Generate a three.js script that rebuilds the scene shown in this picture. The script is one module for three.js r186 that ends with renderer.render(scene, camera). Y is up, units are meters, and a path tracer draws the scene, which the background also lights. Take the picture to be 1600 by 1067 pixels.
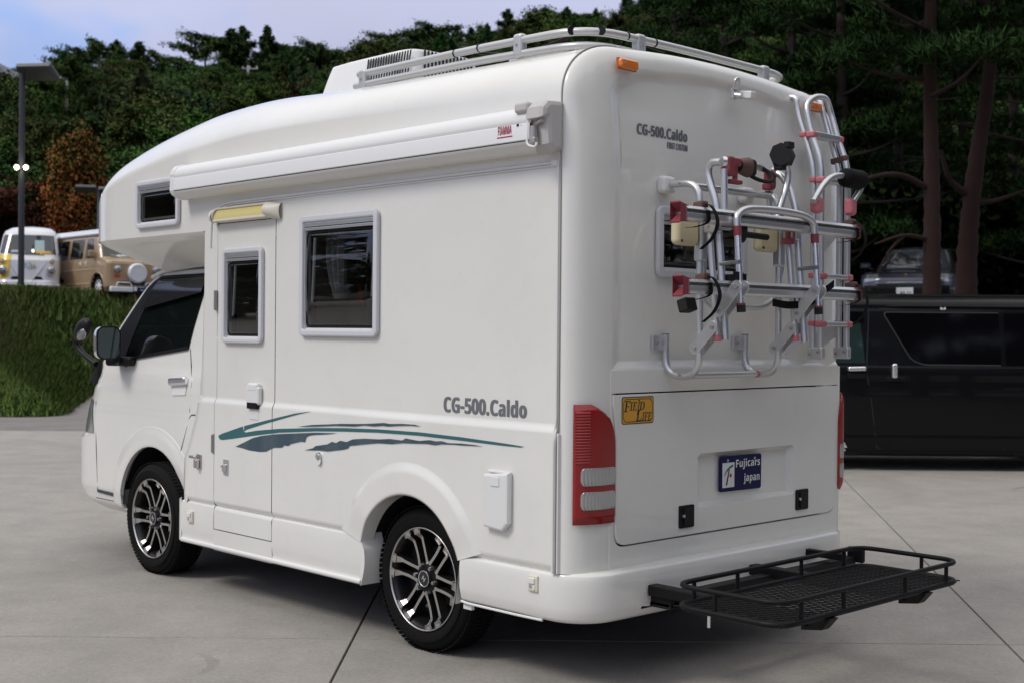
import * as THREE from 'three';
import { mergeGeometries, mergeVertices, toCreasedNormals } from 'three/addons/utils/BufferGeometryUtils.js';
import { RoundedBoxGeometry } from 'three/addons/geometries/RoundedBoxGeometry.js';
import { FontLoader } from 'three/addons/loaders/FontLoader.js';

// ---------------------------------------------------------------- camera, sky, sun, exposure
const scene = new THREE.Scene();
const camera = new THREE.PerspectiveCamera(29.52, 1024 / 682, 0.1, 3000);
camera.rotation.order = 'YXZ';
camera.position.set(3.642, 1.498, 3.836);
camera.rotation.set(-0.00795, 0.80595, 0.00859);
camera.focus = 5.6;
camera.userData.fStop = 4.5;
const renderer = new THREE.WebGLRenderer({ antialias: true });
renderer.toneMapping = THREE.LinearToneMapping;
renderer.toneMappingExposure = 1.03;
renderer.shadowMap.enabled = true;

// value noise (seeded)
const hash = (x, y, z) => { let h = (x * 374761393 + y * 668265263 + z * 2147483647 + 1274126177) | 0; h = Math.imul(h ^ (h >>> 13), 1274126177); h ^= h >>> 16; return (h >>> 0) / 4294967295; };
const sm = (t) => t * t * (3 - 2 * t);
function vnoise(x, y, z, per = 0) {
  const X = Math.floor(x), Y = Math.floor(y), Z = Math.floor(z), u = sm(x - X), v = sm(y - Y), w = sm(z - Z);
  const g = (a, b, c) => per ? hash(((a % per) + per) % per, ((b % per) + per) % per, c) : hash(a, b, c);
  const l = (a, b, t) => a + (b - a) * t;
  return l(l(l(g(X, Y, Z), g(X + 1, Y, Z), u), l(g(X, Y + 1, Z), g(X + 1, Y + 1, Z), u), v), l(l(g(X, Y, Z + 1), g(X + 1, Y, Z + 1), u), l(g(X, Y + 1, Z + 1), g(X + 1, Y + 1, Z + 1), u), v), w);
}
const fbm = (x, y, z, o = 4, per = 0) => { let s = 0, a = 0.5, t = 0; for (let i = 0; i < o; i++) { s += a * vnoise(x, y, z + i * 17.3, per); t += a; a *= 0.5; x *= 2; y *= 2; z *= 2; per *= 2; } return s / t; };
const lerp = (a, b, t) => a + (b - a) * t;
const clamp = (x, a = 0, b = 1) => Math.min(b, Math.max(a, x));
const smooth = (a, b, x) => sm(clamp((x - a) / (b - a)));
function mulberry(a) { return () => { a |= 0; a = a + 0x6D2B79F5 | 0; let t = Math.imul(a ^ a >>> 15, 1 | a); t = t + Math.imul(t ^ t >>> 7, 61 | t) ^ t; return ((t ^ t >>> 14) >>> 0) / 4294967296; }; }

const SUN = new THREE.Vector3(-0.22, 0.78, 0.66).normalize();
{ // overcast sky: brighter towards the zenith, lavender cloud with a few blue gaps
  const W = 1024, H = 512, data = new Float32Array(W * H * 4);
  for (let j = 0; j < H; j++) for (let i = 0; i < W; i++) {
    const el = ((j + 0.5) / H - 0.5) * Math.PI, az = ((i + 0.5) / W - 0.5) * 2 * Math.PI;
    const c = Math.cos(el), dx = Math.cos(az) * c, dz = Math.sin(az) * c, dy = Math.sin(el);
    const up = Math.max(dy, 0.0);
    const k = 4.4 / (up + 0.25);
    const n = fbm(dx * k + 31.7, dz * k + 11.2, 3.1, 5), n2 = fbm(dx * k * 0.55 + 5.3, dz * k * 0.55 + 71.2, 9.4, 4);
    const gap = smooth(0.53, 0.64, n) * 0.7 + 0.1 * smooth(0.4, 0.6, n2);
    const lum = (1 + 1.5 * up) * (0.86 + 0.28 * n2);
    const cl = [0.40, 0.42, 0.575], bl = [0.235, 0.36, 0.66];
    const o = (j * W + i) * 4;
    const white = 0.10 * (1 - smooth(0.0, 0.22, up));
    const neutral = smooth(0.15, 0.7, up);
    for (let q = 0; q < 3; q++) data[o + q] = (lerp(lerp(cl[q], [0.475, 0.462, 0.448][q], neutral), bl[q], gap * (1 - 0.6 * neutral)) + white) * lum;
    data[o + 3] = 1;
  }
  const t = new THREE.DataTexture(data, W, H, THREE.RGBAFormat, THREE.FloatType);
  t.mapping = THREE.EquirectangularReflectionMapping; t.magFilter = t.minFilter = THREE.LinearFilter; t.wrapS = THREE.RepeatWrapping; t.needsUpdate = true;
  scene.background = t; scene.environment = t; scene.environmentIntensity = 1; scene.backgroundIntensity = 1;
}
const sun = new THREE.DirectionalLight(new THREE.Color().setRGB(1, 0.965, 0.91), 1.5);
sun.position.copy(SUN).multiplyScalar(60); sun.target.position.set(-2, 0, -1);
sun.castShadow = true; sun.shadow.radius = 32; sun.shadow.mapSize.set(2048, 2048);
Object.assign(sun.shadow.camera, { left: -25, right: 25, top: 25, bottom: -25, near: 1, far: 160 });
scene.add(sun, sun.target);

// ---------------------------------------------------------------- helpers
const CAM = camera.position, FW = [-0.72146, -0.69241], RT = [0.69241, -0.72146];
const sd = (s, d, y = 0) => new THREE.Vector3(CAM.x + RT[0] * s + FW[0] * d, y, CAM.z + RT[1] * s + FW[1] * d);   // s metres to the right of, d metres ahead of, the photographer
const used = {};
function numbered(n) { if (!(n in used)) { used[n] = 0; return n; } used[n]++; return n + '_' + String(used[n]).padStart(3, '0'); }
function tag(o, label, category, group, kind) { if (label) o.userData.label = label; if (category) o.userData.category = category; if (group) o.userData.group = group; if (kind) o.userData.kind = kind; return o; }
function mesh(name, geo, mat, parent) { const m = new THREE.Mesh(Array.isArray(geo) ? merge(geo) : geo, mat); m.name = parent ? name : numbered(name); m.castShadow = m.receiveShadow = true; (parent || scene).add(m); return m; }
function thing(name, label, category, pos, turn = 0, group) { const g = new THREE.Group(); g.name = numbered(name); scene.add(g); g.position.copy(pos); g.rotation.y = turn; return tag(g, label, category, group); }
function part(name, parent) { const g = new THREE.Group(); g.name = name; parent.add(g); return g; }
function clean(g) { const h = g.index ? g.toNonIndexed() : g; for (const k of Object.keys(h.attributes)) if (!['position', 'normal', 'uv'].includes(k)) h.deleteAttribute(k); if (!h.attributes.normal) h.computeVertexNormals(); if (!h.attributes.uv) h.setAttribute('uv', new THREE.BufferAttribute(new Float32Array(h.attributes.position.count * 2), 2)); return h; }
const merge = (list) => mergeGeometries(list.map(clean));
const V = (x, y, z) => new THREE.Vector3(x, y, z);
function box(x0, x1, y0, y1, z0, z1, r = 0.004) { const w = Math.abs(x1 - x0), h = Math.abs(y1 - y0), d = Math.abs(z1 - z0); const g = new RoundedBoxGeometry(w, h, d, 2, Math.min(r, w / 2.01, h / 2.01, d / 2.01)); g.translate((x0 + x1) / 2, (y0 + y1) / 2, (z0 + z1) / 2); return g; }
function rbox(w, h, d, r, pos, rot) { const g = new RoundedBoxGeometry(w, h, d, 3, Math.min(r, w / 2.01, h / 2.01, d / 2.01)); if (rot) g.applyMatrix4(new THREE.Matrix4().makeRotationFromEuler(new THREE.Euler(...rot))); g.translate(...pos); return g; }
function cyl(a, b, r0, r1 = r0, seg = 16) { const A = V(...a), B = V(...b), g = new THREE.CylinderGeometry(r1, r0, A.distanceTo(B), seg); g.applyQuaternion(new THREE.Quaternion().setFromUnitVectors(V(0, 1, 0), B.clone().sub(A).normalize())); g.translate((A.x + B.x) / 2, (A.y + B.y) / 2, (A.z + B.z) / 2); return g; }
// bent round tube with closed ends; corners rounded with radius q
function tube(pts, r, q = 0.05, seg = 12, closed = false) {
  const P = pts.map((p) => V(...p)), out = [], n = P.length;
  for (let i = 0; i < n; i++) {
    if (!closed && (i === 0 || i === n - 1)) { out.push(P[i]); continue; }
    const a = P[(i + n - 1) % n], b = P[i], c = P[(i + 1) % n], da = a.clone().sub(b), dc = c.clone().sub(b);
    const la = Math.min(q, da.length() * 0.48), lc = Math.min(q, dc.length() * 0.48), A = b.clone().addScaledVector(da.normalize(), la), C = b.clone().addScaledVector(dc.normalize(), lc);
    for (let k = 0; k <= 6; k++) { const t = k / 6; out.push(A.clone().multiplyScalar((1 - t) * (1 - t)).addScaledVector(b, 2 * t * (1 - t)).addScaledVector(C, t * t)); }
  }
  const pos = [], nor = [], idx = [], N = out.length, tang = [];
  for (let i = 0; i < N; i++) { const a = closed ? out[(i + N - 1) % N] : out[Math.max(0, i - 1)], b = closed ? out[(i + 1) % N] : out[Math.min(N - 1, i + 1)]; tang.push(b.clone().sub(a).normalize()); }
  let u = Math.abs(tang[0].y) < 0.9 ? V(0, 1, 0) : V(1, 0, 0);
  for (let i = 0; i < N; i++) {
    u = u.clone().addScaledVector(tang[i], -u.dot(tang[i])).normalize(); const w = tang[i].clone().cross(u);
    for (let k = 0; k <= seg; k++) { const an = k / seg * Math.PI * 2, d = u.clone().multiplyScalar(Math.cos(an)).addScaledVector(w, Math.sin(an)); nor.push(d.x, d.y, d.z); pos.push(out[i].x + d.x * r, out[i].y + d.y * r, out[i].z + d.z * r); }
  }
  const M = closed ? N : N - 1;
  for (let i = 0; i < M; i++) for (let k = 0; k < seg; k++) { const a = i * (seg + 1) + k, b = ((i + 1) % N) * (seg + 1) + k; idx.push(a, a + 1, b, b, a + 1, b + 1); }
  if (!closed) for (const [i, s] of [[0, -1], [N - 1, 1]]) { const c = pos.length / 3, t = tang[i]; pos.push(out[i].x, out[i].y, out[i].z); nor.push(t.x * s, t.y * s, t.z * s); for (let k = 0; k <= seg; k++) { const o = (i * (seg + 1) + k) * 3; pos.push(pos[o], pos[o + 1], pos[o + 2]); nor.push(t.x * s, t.y * s, t.z * s); } for (let k = 0; k < seg; k++) s > 0 ? idx.push(c, c + 1 + k, c + 2 + k) : idx.push(c, c + 2 + k, c + 1 + k); }
  const g = new THREE.BufferGeometry();
  g.setAttribute('position', new THREE.Float32BufferAttribute(pos, 3)); g.setAttribute('normal', new THREE.Float32BufferAttribute(nor, 3)); g.setAttribute('uv', new THREE.Float32BufferAttribute(new Float32Array(pos.length / 3 * 2), 2)); g.setIndex(idx);
  return g;
}
// parametric sheet with finite-difference normals; keep(u, v) drops cells; flip turns the faces
function surf(fn, nu, nv, { keep, flip = false, us, vs, uv } = {}) {
  const pos = [], nor = [], uvs = [], idx = [], U = us || Array.from({ length: nu + 1 }, (_, i) => i / nu), W = vs || Array.from({ length: nv + 1 }, (_, i) => i / nv);
  nu = U.length - 1; nv = W.length - 1; const e = 1e-3;
  for (let j = 0; j <= nv; j++) for (let i = 0; i <= nu; i++) {
    const u = U[i], v = W[j], p = fn(u, v), a = fn(Math.min(1, u + e), v).sub(fn(Math.max(0, u - e), v)), b = fn(u, Math.min(1, v + e)).sub(fn(u, Math.max(0, v - e)));
    const n = a.cross(b); if (n.lengthSq() < 1e-18) n.set(0, 1, 0); n.normalize(); if (flip) n.negate();
    pos.push(p.x, p.y, p.z); nor.push(n.x, n.y, n.z); const t = uv ? uv(p) : [p.x + p.z, p.y]; uvs.push(t[0], t[1]);
  }
  for (let j = 0; j < nv; j++) for (let i = 0; i < nu; i++) {
    if (keep && !keep((U[i] + U[i + 1]) / 2, (W[j] + W[j + 1]) / 2)) continue;
    const a = j * (nu + 1) + i, b = a + 1, c = a + nu + 1, d = c + 1;
    flip ? idx.push(a, c, b, b, c, d) : idx.push(a, b, c, b, d, c);
  }
  const g = new THREE.BufferGeometry();
  g.setAttribute('position', new THREE.Float32BufferAttribute(pos, 3)); g.setAttribute('normal', new THREE.Float32BufferAttribute(nor, 3)); g.setAttribute('uv', new THREE.Float32BufferAttribute(uvs, 2)); g.setIndex(idx);
  return g;
}
const table = (pts, curve = false) => (x) => {   // piecewise linear or smooth interpolation
  const n = pts.length; if (x <= pts[0][0]) return pts[0][1]; if (x >= pts[n - 1][0]) return pts[n - 1][1];
  let i = 0; while (x > pts[i + 1][0]) i++;
  const [x0, y0] = pts[i], [x1, y1] = pts[i + 1], t = (x - x0) / (x1 - x0);
  if (!curve) return lerp(y0, y1, t);
  const sl = (k) => { if (k <= 0 || k >= n - 1) return k <= 0 ? (pts[1][1] - pts[0][1]) / (pts[1][0] - pts[0][0]) : (pts[n - 1][1] - pts[n - 2][1]) / (pts[n - 1][0] - pts[n - 2][0]); const a = (pts[k][1] - pts[k - 1][1]) / (pts[k][0] - pts[k - 1][0]), b = (pts[k + 1][1] - pts[k][1]) / (pts[k + 1][0] - pts[k][0]); return a * b <= 0 ? 0 : 2 * a * b / (a + b); };
  const h = x1 - x0, m0 = sl(i) * h, m1 = sl(i + 1) * h;
  return (2 * t ** 3 - 3 * t * t + 1) * y0 + (t ** 3 - 2 * t * t + t) * m0 + (-2 * t ** 3 + 3 * t * t) * y1 + (t ** 3 - t * t) * m1;
};
function rrect(x0, x1, y0, y1, r, Cls = THREE.Shape) {
  const s = new Cls(), q = Array.isArray(r) ? r : [r, r, r, r];   // bl, br, tr, tl
  s.moveTo(x0 + q[0], y0); s.lineTo(x1 - q[1], y0); if (q[1]) s.absarc(x1 - q[1], y0 + q[1], q[1], -Math.PI / 2, 0); s.lineTo(x1, y1 - q[2]); if (q[2]) s.absarc(x1 - q[2], y1 - q[2], q[2], 0, Math.PI / 2);
  s.lineTo(x0 + q[3], y1); if (q[3]) s.absarc(x0 + q[3], y1 - q[3], q[3], Math.PI / 2, Math.PI); s.lineTo(x0, y0 + q[0]); if (q[0]) s.absarc(x0 + q[0], y0 + q[0], q[0], Math.PI, Math.PI * 1.5);
  return s;
}
const poly = (pts, Cls = THREE.Shape) => { const s = new Cls(); pts.forEach((p, i) => i ? s.lineTo(p[0], p[1]) : s.moveTo(p[0], p[1])); s.closePath(); return s; };
// extruded plate: front face at depth, bevelled; drawn in x, y and facing +z
function plate(shape, thick, bevel = 0.003, curve = 10) { const b = Math.min(bevel, thick / 2.1); const g = new THREE.ExtrudeGeometry(shape, { depth: thick - 2 * b, bevelEnabled: b > 0, bevelThickness: b, bevelSize: b, bevelOffset: -b, bevelSegments: 2, curveSegments: curve }); g.translate(0, 0, b); return g; }
const toRear = (g) => { g.rotateY(Math.PI / 2); return g; };   // shape drawn in (-z, y) then faces +x
const move = (g, x, y, z) => { g.translate(x, y, z); return g; };
const copyOf = (g, f) => { const h = g.clone(); f(h); return h; };

const mirrorZ = (g) => { const h = g.clone(); if (!h.index) h.setIndex(Array.from({ length: h.attributes.position.count }, (_, i) => i)); h.applyMatrix4(new THREE.Matrix4().makeScale(1, 1, -1)); const a = h.index.array; for (let i = 0; i < a.length; i += 3) { const t = a[i]; a[i] = a[i + 1]; a[i + 1] = t; } return h; };

// ---------------------------------------------------------------- materials
function tex(n, f, srgb = true, rep = [1, 1]) { const d = new Uint8Array(n * n * 4); for (let j = 0; j < n; j++) for (let i = 0; i < n; i++) { const c = f(i / n, j / n), o = (j * n + i) * 4; d[o] = clamp(c[0]) * 255; d[o + 1] = clamp(c[1]) * 255; d[o + 2] = clamp(c[2]) * 255; d[o + 3] = 255; } const t = new THREE.DataTexture(d, n, n, THREE.RGBAFormat); if (srgb) t.colorSpace = THREE.SRGBColorSpace; t.wrapS = t.wrapT = THREE.RepeatWrapping; t.magFilter = THREE.LinearFilter; t.minFilter = THREE.LinearMipmapLinearFilter; t.generateMipmaps = true; t.repeat.set(...rep); t.needsUpdate = true; return t; }
const lin = (r, g, b) => new THREE.Color().setRGB(r, g, b);
const std = (c, roughness = 0.5, metalness = 0, more = {}) => new THREE.MeshStandardMaterial({ color: lin(...c), roughness, metalness, side: THREE.DoubleSide, ...more });
const phys = (c, roughness, more = {}) => new THREE.MeshPhysicalMaterial({ color: lin(...c), roughness, side: THREE.DoubleSide, ...more });
const grime = tex(512, (u, v) => { const n = fbm(u * 6, v * 6, 1.7, 5, 6), m = fbm(u * 40, v * 40, 4.1, 3, 40); const k = 0.99 - 0.016 * smooth(0.4, 0.8, n) - 0.008 * smooth(0.6, 0.8, m); return [k, k * 0.997, k * 0.985]; }, true, [0.45, 0.45]);
const wavy = tex(256, (u, v) => { const n = fbm(u * 4, v * 4, 7.7, 2, 4); return [n, n, n]; }, false, [0.9, 0.9]);
const M = {
  white: phys([0.80, 0.795, 0.765], 0.28, { clearcoat: 0.8, clearcoatRoughness: 0.08, map: grime, bumpMap: wavy, bumpScale: 0.004 }),
  paint: phys([0.80, 0.795, 0.765], 0.25, { clearcoat: 0.8, clearcoatRoughness: 0.05, map: grime }),
  trim: std([0.74, 0.74, 0.72], 0.4), frameGrey: std([0.60, 0.60, 0.625], 0.5), seal: std([0.30, 0.29, 0.27], 0.8), dark: std([0.006, 0.006, 0.0065], 0.8), gap: std([0.02, 0.02, 0.02], 0.9),
  black: phys([0.007, 0.007, 0.0078], 0.45, { specularIntensity: 0.45 }), blackMatt: phys([0.007, 0.007, 0.0078], 0.8, { specularIntensity: 0.3 }), rubber: phys([0.0065, 0.0062, 0.0062], 0.8, { specularIntensity: 0.3 }),
  alu: std([0.64, 0.645, 0.655], 0.34, 0.85), aluBright: std([0.72, 0.72, 0.73], 0.25, 0.9), chrome: std([0.88, 0.88, 0.89], 0.12, 0.85), machined: std([0.58, 0.56, 0.535], 0.3, 0.95),
  red: std([0.22, 0.036, 0.05], 0.55), pink: std([0.50, 0.15, 0.175], 0.5), brown: std([0.10, 0.05, 0.04], 0.6), cream: std([0.62, 0.55, 0.36], 0.5), ivory: std([0.70, 0.66, 0.52], 0.45),
  greyPrint: std([0.155, 0.16, 0.175], 0.5), blue: phys([0.010, 0.011, 0.07], 0.4, { specularIntensity: 0.3 }), printWhite: std([0.75, 0.75, 0.75], 0.5), orange: phys([0.75, 0.19, 0.01], 0.15, { clearcoat: 1 }),
  glassDark: phys([0.006, 0.008, 0.008], 0.02, { ior: 1.75 }),
  acrylic: phys([0.42, 0.43, 0.44], 0.02, { transmission: 1, thickness: 0, ior: 1.75 }),
  redLens: phys([0.27, 0.004, 0.006], 0.25, { clearcoat: 0.5, clearcoatRoughness: 0.03 }), clearLens: phys([0.42, 0.43, 0.44], 0.12, { metalness: 0.55, clearcoat: 1, clearcoatRoughness: 0.03 }),
};
const font = await new FontLoader().loadAsync('fonts/droid/droid_sans_bold.typeface.json');
const serif = await new FontLoader().loadAsync('fonts/droid/droid_serif_bold.typeface.json');
// lettering as flat shapes in x, y, fitted into width w and height h, from the lower left corner
function letters(text, w, h, f = font, slant = 0, bold = 0) {
  const g = new THREE.ShapeGeometry(f.generateShapes(text, 1), 4); g.computeBoundingBox(); const b = g.boundingBox;
  g.translate(-b.min.x, -b.min.y, 0); g.scale(w / (b.max.x - b.min.x), h / (b.max.y - b.min.y), 1);
  if (slant) g.applyMatrix4(new THREE.Matrix4().makeShear(0, 0, slant, 0, 0, 0));
  return g;
}

// ---------------------------------------------------------------- the camper van (side wall at z = 0, rear wall at x = 0, front towards -x)
const camper = thing('camper_van', 'white overcab camper van with rolled awning, rear bicycle rack and ladder, parked on the concrete', 'camper van', V(0, 0, 0));
const W = 2.02;
const roofY = table([[-4.56, 2.22], [-4.53, 2.36], [-4.44, 2.475], [-4.25, 2.565], [-4.0, 2.635], [-3.75, 2.69], [-3.4, 2.745], [-3.0, 2.79], [-2.6, 2.80], [-2.0, 2.772], [-1.2, 2.742], [0, 2.715]], true);
const crestY = table([[-4.56, 2.12], [-4.45, 2.22], [-4.25, 2.32], [-4.0, 2.385], [-3.55, 2.462], [-3.03, 2.515], [-2.36, 2.55], [-1.2, 2.53], [0, 2.47]], true);
const noseIn = (x) => { const s = clamp((-4.0 - x) / 0.56); return 0.35 * (1 - Math.sqrt(Math.max(0, 1 - s * s))); };
// half cross-section: v 0..1 from the foot of the wall over the shoulder to the middle of the roof
function section(v, x, inset, drop, foot, pw) {
  const yc = crestY(x), yr = roofY(x) - drop, rh = 0.33;
  if (v < 0.25) return [lerp(foot, yc, v / 0.25), -inset];
  if (v < 0.8) { const th = (v - 0.25) / 0.55 * Math.PI / 2, e = 2 / pw; return [yc + (yr - yc) * Math.pow(Math.sin(th), e), -inset - rh * (1 - Math.pow(Math.max(0, Math.cos(th)), e))]; }
  const t = (v - 0.8) / 0.2, z0 = -inset - rh; return [yr + 0.03 * (1 - (1 - t) * (1 - t)), lerp(z0, -W / 2, t)];
}
const vSteps = [0, 0.12, 0.25, ...Array.from({ length: 16 }, (_, i) => 0.25 + 0.55 * (i + 1) / 16), 0.85, 0.9, 0.95, 1];
const vRoof = vSteps.filter((v) => v >= 0.25);
function both(fn, us, vs, opt = {}) { return [surf(fn, 0, 0, { us, vs, ...opt }), surf((u, v) => { const p = fn(u, v); p.z = -W - p.z; return p; }, 0, 0, { us, vs, ...opt, flip: !opt.flip })]; }
const lin01 = (n) => Array.from({ length: n + 1 }, (_, i) => i / n);
const power = (x) => lerp(1.65, 2.1, smooth(-2.6, -0.6, x));
const roofFn = (u, v) => { const x = lerp(-4.0, -0.075, u), [y, z] = section(v, x, 0, 0, 2.05, power(x)); return V(x, y, z); };
const noseFn = (u, v) => { const x = -4.0 - 0.56 * Math.sin(u * Math.PI / 2), [y, z] = section(v, x, noseIn(x), 0, 2.05, 1.65); return V(x, y, z); };
mesh('roof_shell', [...both(roofFn, lin01(40), vRoof), ...both(noseFn, lin01(16), vSteps, { flip: true }),
  surf((u, v) => V(-4.56, lerp(2.05, 2.25, v), lerp(-0.35, -W + 0.35, u)), 4, 2, { flip: true })], M.white, camper);
// sloping underside of the bunk over the cab, from the outline of the bunk down to the cab roof
const ring = (u) => { const s = u * 2 - 1, a = Math.abs(s); let x, z; if (a > 0.45) { x = lerp(-4.0, -2.9, (a - 0.45) / 0.55); z = 0; } else if (a > 0.2) { const t = (0.45 - a) / 0.25; x = -4.0 - 0.56 * Math.sin(t * Math.PI / 2); z = -noseIn(x); } else { x = -4.56; z = lerp(-W / 2, -0.35, a / 0.2); } return V(x, 2.05, s < 0 ? z : -W - z); };
const ringIn = (u) => { const s = u * 2 - 1, a = Math.abs(s); let x, z; if (a > 0.35) { x = lerp(-3.82, -2.9, (a - 0.35) / 0.65); z = -0.26; } else { x = -3.82; z = lerp(-W / 2, -0.26, a / 0.35); } return V(x, 1.865 - 0.02 * smooth(-3.5, -3.82, x), s < 0 ? z : -W - z); };
mesh('bunk_underside', surf((u, v) => { const a = ring(u), b = ringIn(u), t = v; a.y -= 0.012 * Math.sin(Math.min(1, v * 6) * Math.PI / 2); return a.lerp(V(b.x, b.y + 0.012 * v, b.z), t); }, 60, 10), M.white, camper);

// left wall: flat, with its openings
const ARCH = [-1.03, 0.36, 0.385];
const wallTop = []; for (let x = -0.075; x >= -4.0001; x -= 0.0981) wallTop.push([x, crestY(x)]);
const upper = poly([[-2.885, 1.12], [-0.075, 1.12], ...wallTop, [-4.0, 2.05], [-2.885, 2.05]]);
const DOOR = [-2.745, -2.16, 0.375, 2.085];
const winSpec = { side: [-1.92, -1.268, 1.463, 2.077], bunk: [-3.67, -3.152, 2.1, 2.386] };
for (const k in winSpec) { const [a, b, c, d] = winSpec[k]; upper.holes.push(rrect(a + 0.028, b - 0.028, c + 0.028, d - 0.028, 0.02, THREE.Path)); }
upper.holes.push(poly([[DOOR[0], 1.1201], [DOOR[1], 1.1201], [DOOR[1], DOOR[3]], [DOOR[0], DOOR[3]]], THREE.Path));
const lowZ = 0.016;
const lower = new THREE.Shape(); { const [cx, cy, r] = ARCH; lower.moveTo(-2.16, 0.54); lower.lineTo(cx - Math.sqrt(r * r - 0.18 * 0.18), 0.54); const a0 = Math.PI - Math.asin(0.18 / r); lower.absarc(cx, cy, r, a0, Math.PI - a0, true); lower.lineTo(-0.075, 0.54); lower.lineTo(-0.075, 1.075); lower.lineTo(-2.16, 1.075); lower.closePath(); }
const lowerFront = poly([[-3.05, 0.54], [-2.745, 0.54], [-2.745, 1.075], [-2.888, 1.075], [-2.93, 0.95], [-3.01, 0.75]]);
const beltStrip = (x0, x1) => surf((u, v) => V(lerp(x0, x1, u), lerp(1.12, 1.075, v), lowZ * sm(v)), 12, 6, { flip: true });
const tuck = (x0, x1) => surf((u, v) => V(lerp(x0, x1, u), lerp(0.54, 0.492, v), lowZ - 0.028 * v * v), 12, 5, { flip: true });
const flat = (s, z, c = 24) => move(new THREE.ShapeGeometry(s, c), 0, 0, z);
const uvXY = (g) => g;   // shape geometries already carry metres
mesh('side_wall', [flat(upper, 0), flat(lower, lowZ), flat(lowerFront, lowZ), beltStrip(-2.16, -0.075), beltStrip(-2.885, -2.745), tuck(-2.16, -1.385), tuck(-0.70, -0.075), tuck(-3.05, -2.745)], M.white, camper);
mesh('side_wall', flat(poly([[-2.885, 0.5], [-0.075, 0.5], ...wallTop, [-4.0, 2.05], [-2.885, 2.05]]), -W), M.white, camper);
// soft bulge round the rear arch and its lip
const flare = (cx, cy, r0, r1, z, bulge, a0, a1) => [surf((u, v) => { const a = lerp(a0, a1, u), r = lerp(r0, r1, v), h = v < 0.12 ? Math.sqrt(1 - (1 - v / 0.12) ** 2) * 0.3 + 0.7 : 1 - smooth(0.62, 1, v); return V(cx + r * Math.cos(a), cy + r * Math.sin(a), z + bulge * h * (0.2 + 0.8 * smooth(0, 0.16, u) * smooth(1, 0.84, u))); }, 48, 16, { flip: true }),
  surf((u, v) => { const a = lerp(a0, a1, u); return V(cx + (r0) * Math.cos(a), cy + r0 * Math.sin(a), lerp(z + bulge * 0.7 * (0.2 + 0.8 * smooth(0, 0.16, u) * smooth(1, 0.84, u)), z - 0.075, v)); }, 48, 2)];
mesh('wheel_arch', flare(-1.03, 0.36, 0.372, 0.535, lowZ - 0.001, 0.017, Math.PI * 0.905, Math.PI * 0.1), M.white, camper);

// rear: corner columns roll round from the side seam to the back, the panel between them lies a little deeper
const lean = (y) => 0.055 * smooth(2.2, 2.85, y);
const rearFn = (u, v) => { const t = u * Math.PI / 2, ins = 0.2 * (1 - Math.cos(t)), [y, z] = section(v, 0, ins, 0.075 * (1 - Math.cos(t)), 0.5, 2.1); return V(-0.068 + (0.1 - lean(y)) * Math.sin(t), y, z); };
const rimFn = (u, v) => { const a = rearFn(1, v), t = u; const [y, z] = section(v, 0, 0.2 + 0.09 * t, 0.075 + 0.05 * t, 0.5, 2.1); return V(0.032 - 0.030 * sm(t) - lean(y), y, z); };
const rearV = [...lin01(14).map((t) => t * 0.25), ...vSteps.filter((v) => v > 0.25)];
const colParts = [...both(rearFn, lin01(10), rearV), ...both(rimFn, lin01(10), rearV)];
mesh('corner_column', colParts, M.white, camper);
{ // back panel inside the rim: swept rows of the section, one ring inside the other
  const inner = (u, v) => { const e = rimFn(1, v); const zc = -W / 2; const z = lerp(e.z, zc, u); const y0 = e.y; const s = smooth(0, 0.12, u); return V(lerp(e.x, 0.002 - lean(y0), s), y0, z); };
  const open = (p) => p.z < -0.508 - 0.025 && p.z > -1.16 + 0.025 && p.y > 1.737 + 0.025 && p.y < 2.05 - 0.025;
  const us = lin01(48), vs = [...lin01(80).map((t) => t * 0.25), ...vSteps.filter((v) => v > 0.25)], mirrored = (u, v) => { const p = inner(u, v); p.z = -W - p.z; return p; };
  const top = [surf(inner, 0, 0, { us, vs, keep: (u, v) => !open(inner(u, v)) }), surf(mirrored, 0, 0, { us, vs, keep: (u, v) => !open(mirrored(u, v)), flip: true })];
  mesh('rear_panel', top, M.white, camper);
}
// lower back: a step out below the crease, then the tailgate in its opening
const zy = (pts) => pts.map(([z, y]) => [-z, y]);   // rear shapes are drawn in (-z, y)
const gate = [[-0.075, 1.232], [-0.075, 1.205]];
const gateOutline = (g) => { const s = new THREE.Shape(); const L = 0.232 - g, R = W - 0.115 + g, T = 1.236 + g, B = 0.60 - g; s.moveTo(L + 0.07, B); s.lineTo(R - 0.07, B + 0.0); s.quadraticCurveTo(R, B, R, B + 0.07); s.lineTo(R, 1.02); s.quadraticCurveTo(R + 0.005, 1.14, R + 0.02, 1.19); s.lineTo(R + 0.02, T); s.lineTo(L - 0.02, T); s.lineTo(L - 0.02, 1.19); s.quadraticCurveTo(L - 0.005, 1.14, L, 1.02); s.lineTo(L, B + 0.07); s.quadraticCurveTo(L, B, L + 0.07, B); return s; };
const back = rrect(0.199, W - 0.07, 0.5, 1.335, 0.003); back.holes.push(gateOutline(0.006));
mesh('rear_panel', [move(toRear(plate(back, 0.03, 0.002)), 0.004, 0, 0), surf((u, v) => V(lerp(0.0, 0.034, sm(v)), lerp(1.385, 1.333, v), lerp(-0.199, -W + 0.09, u)), 4, 8, { flip: true })], M.white, camper);
mesh('panel_gap', move(toRear(new THREE.ShapeGeometry((() => { const q = rrect(0.2, W - 0.08, 0.55, 1.26, 0.01); q.holes.push(rrect(0.77, 1.55, 0.70, 0.97, 0.01, THREE.Path)); return q; })())), 0.012, 0, 0), M.gap, camper);
const tailgate = part('tailgate', camper);
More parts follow.
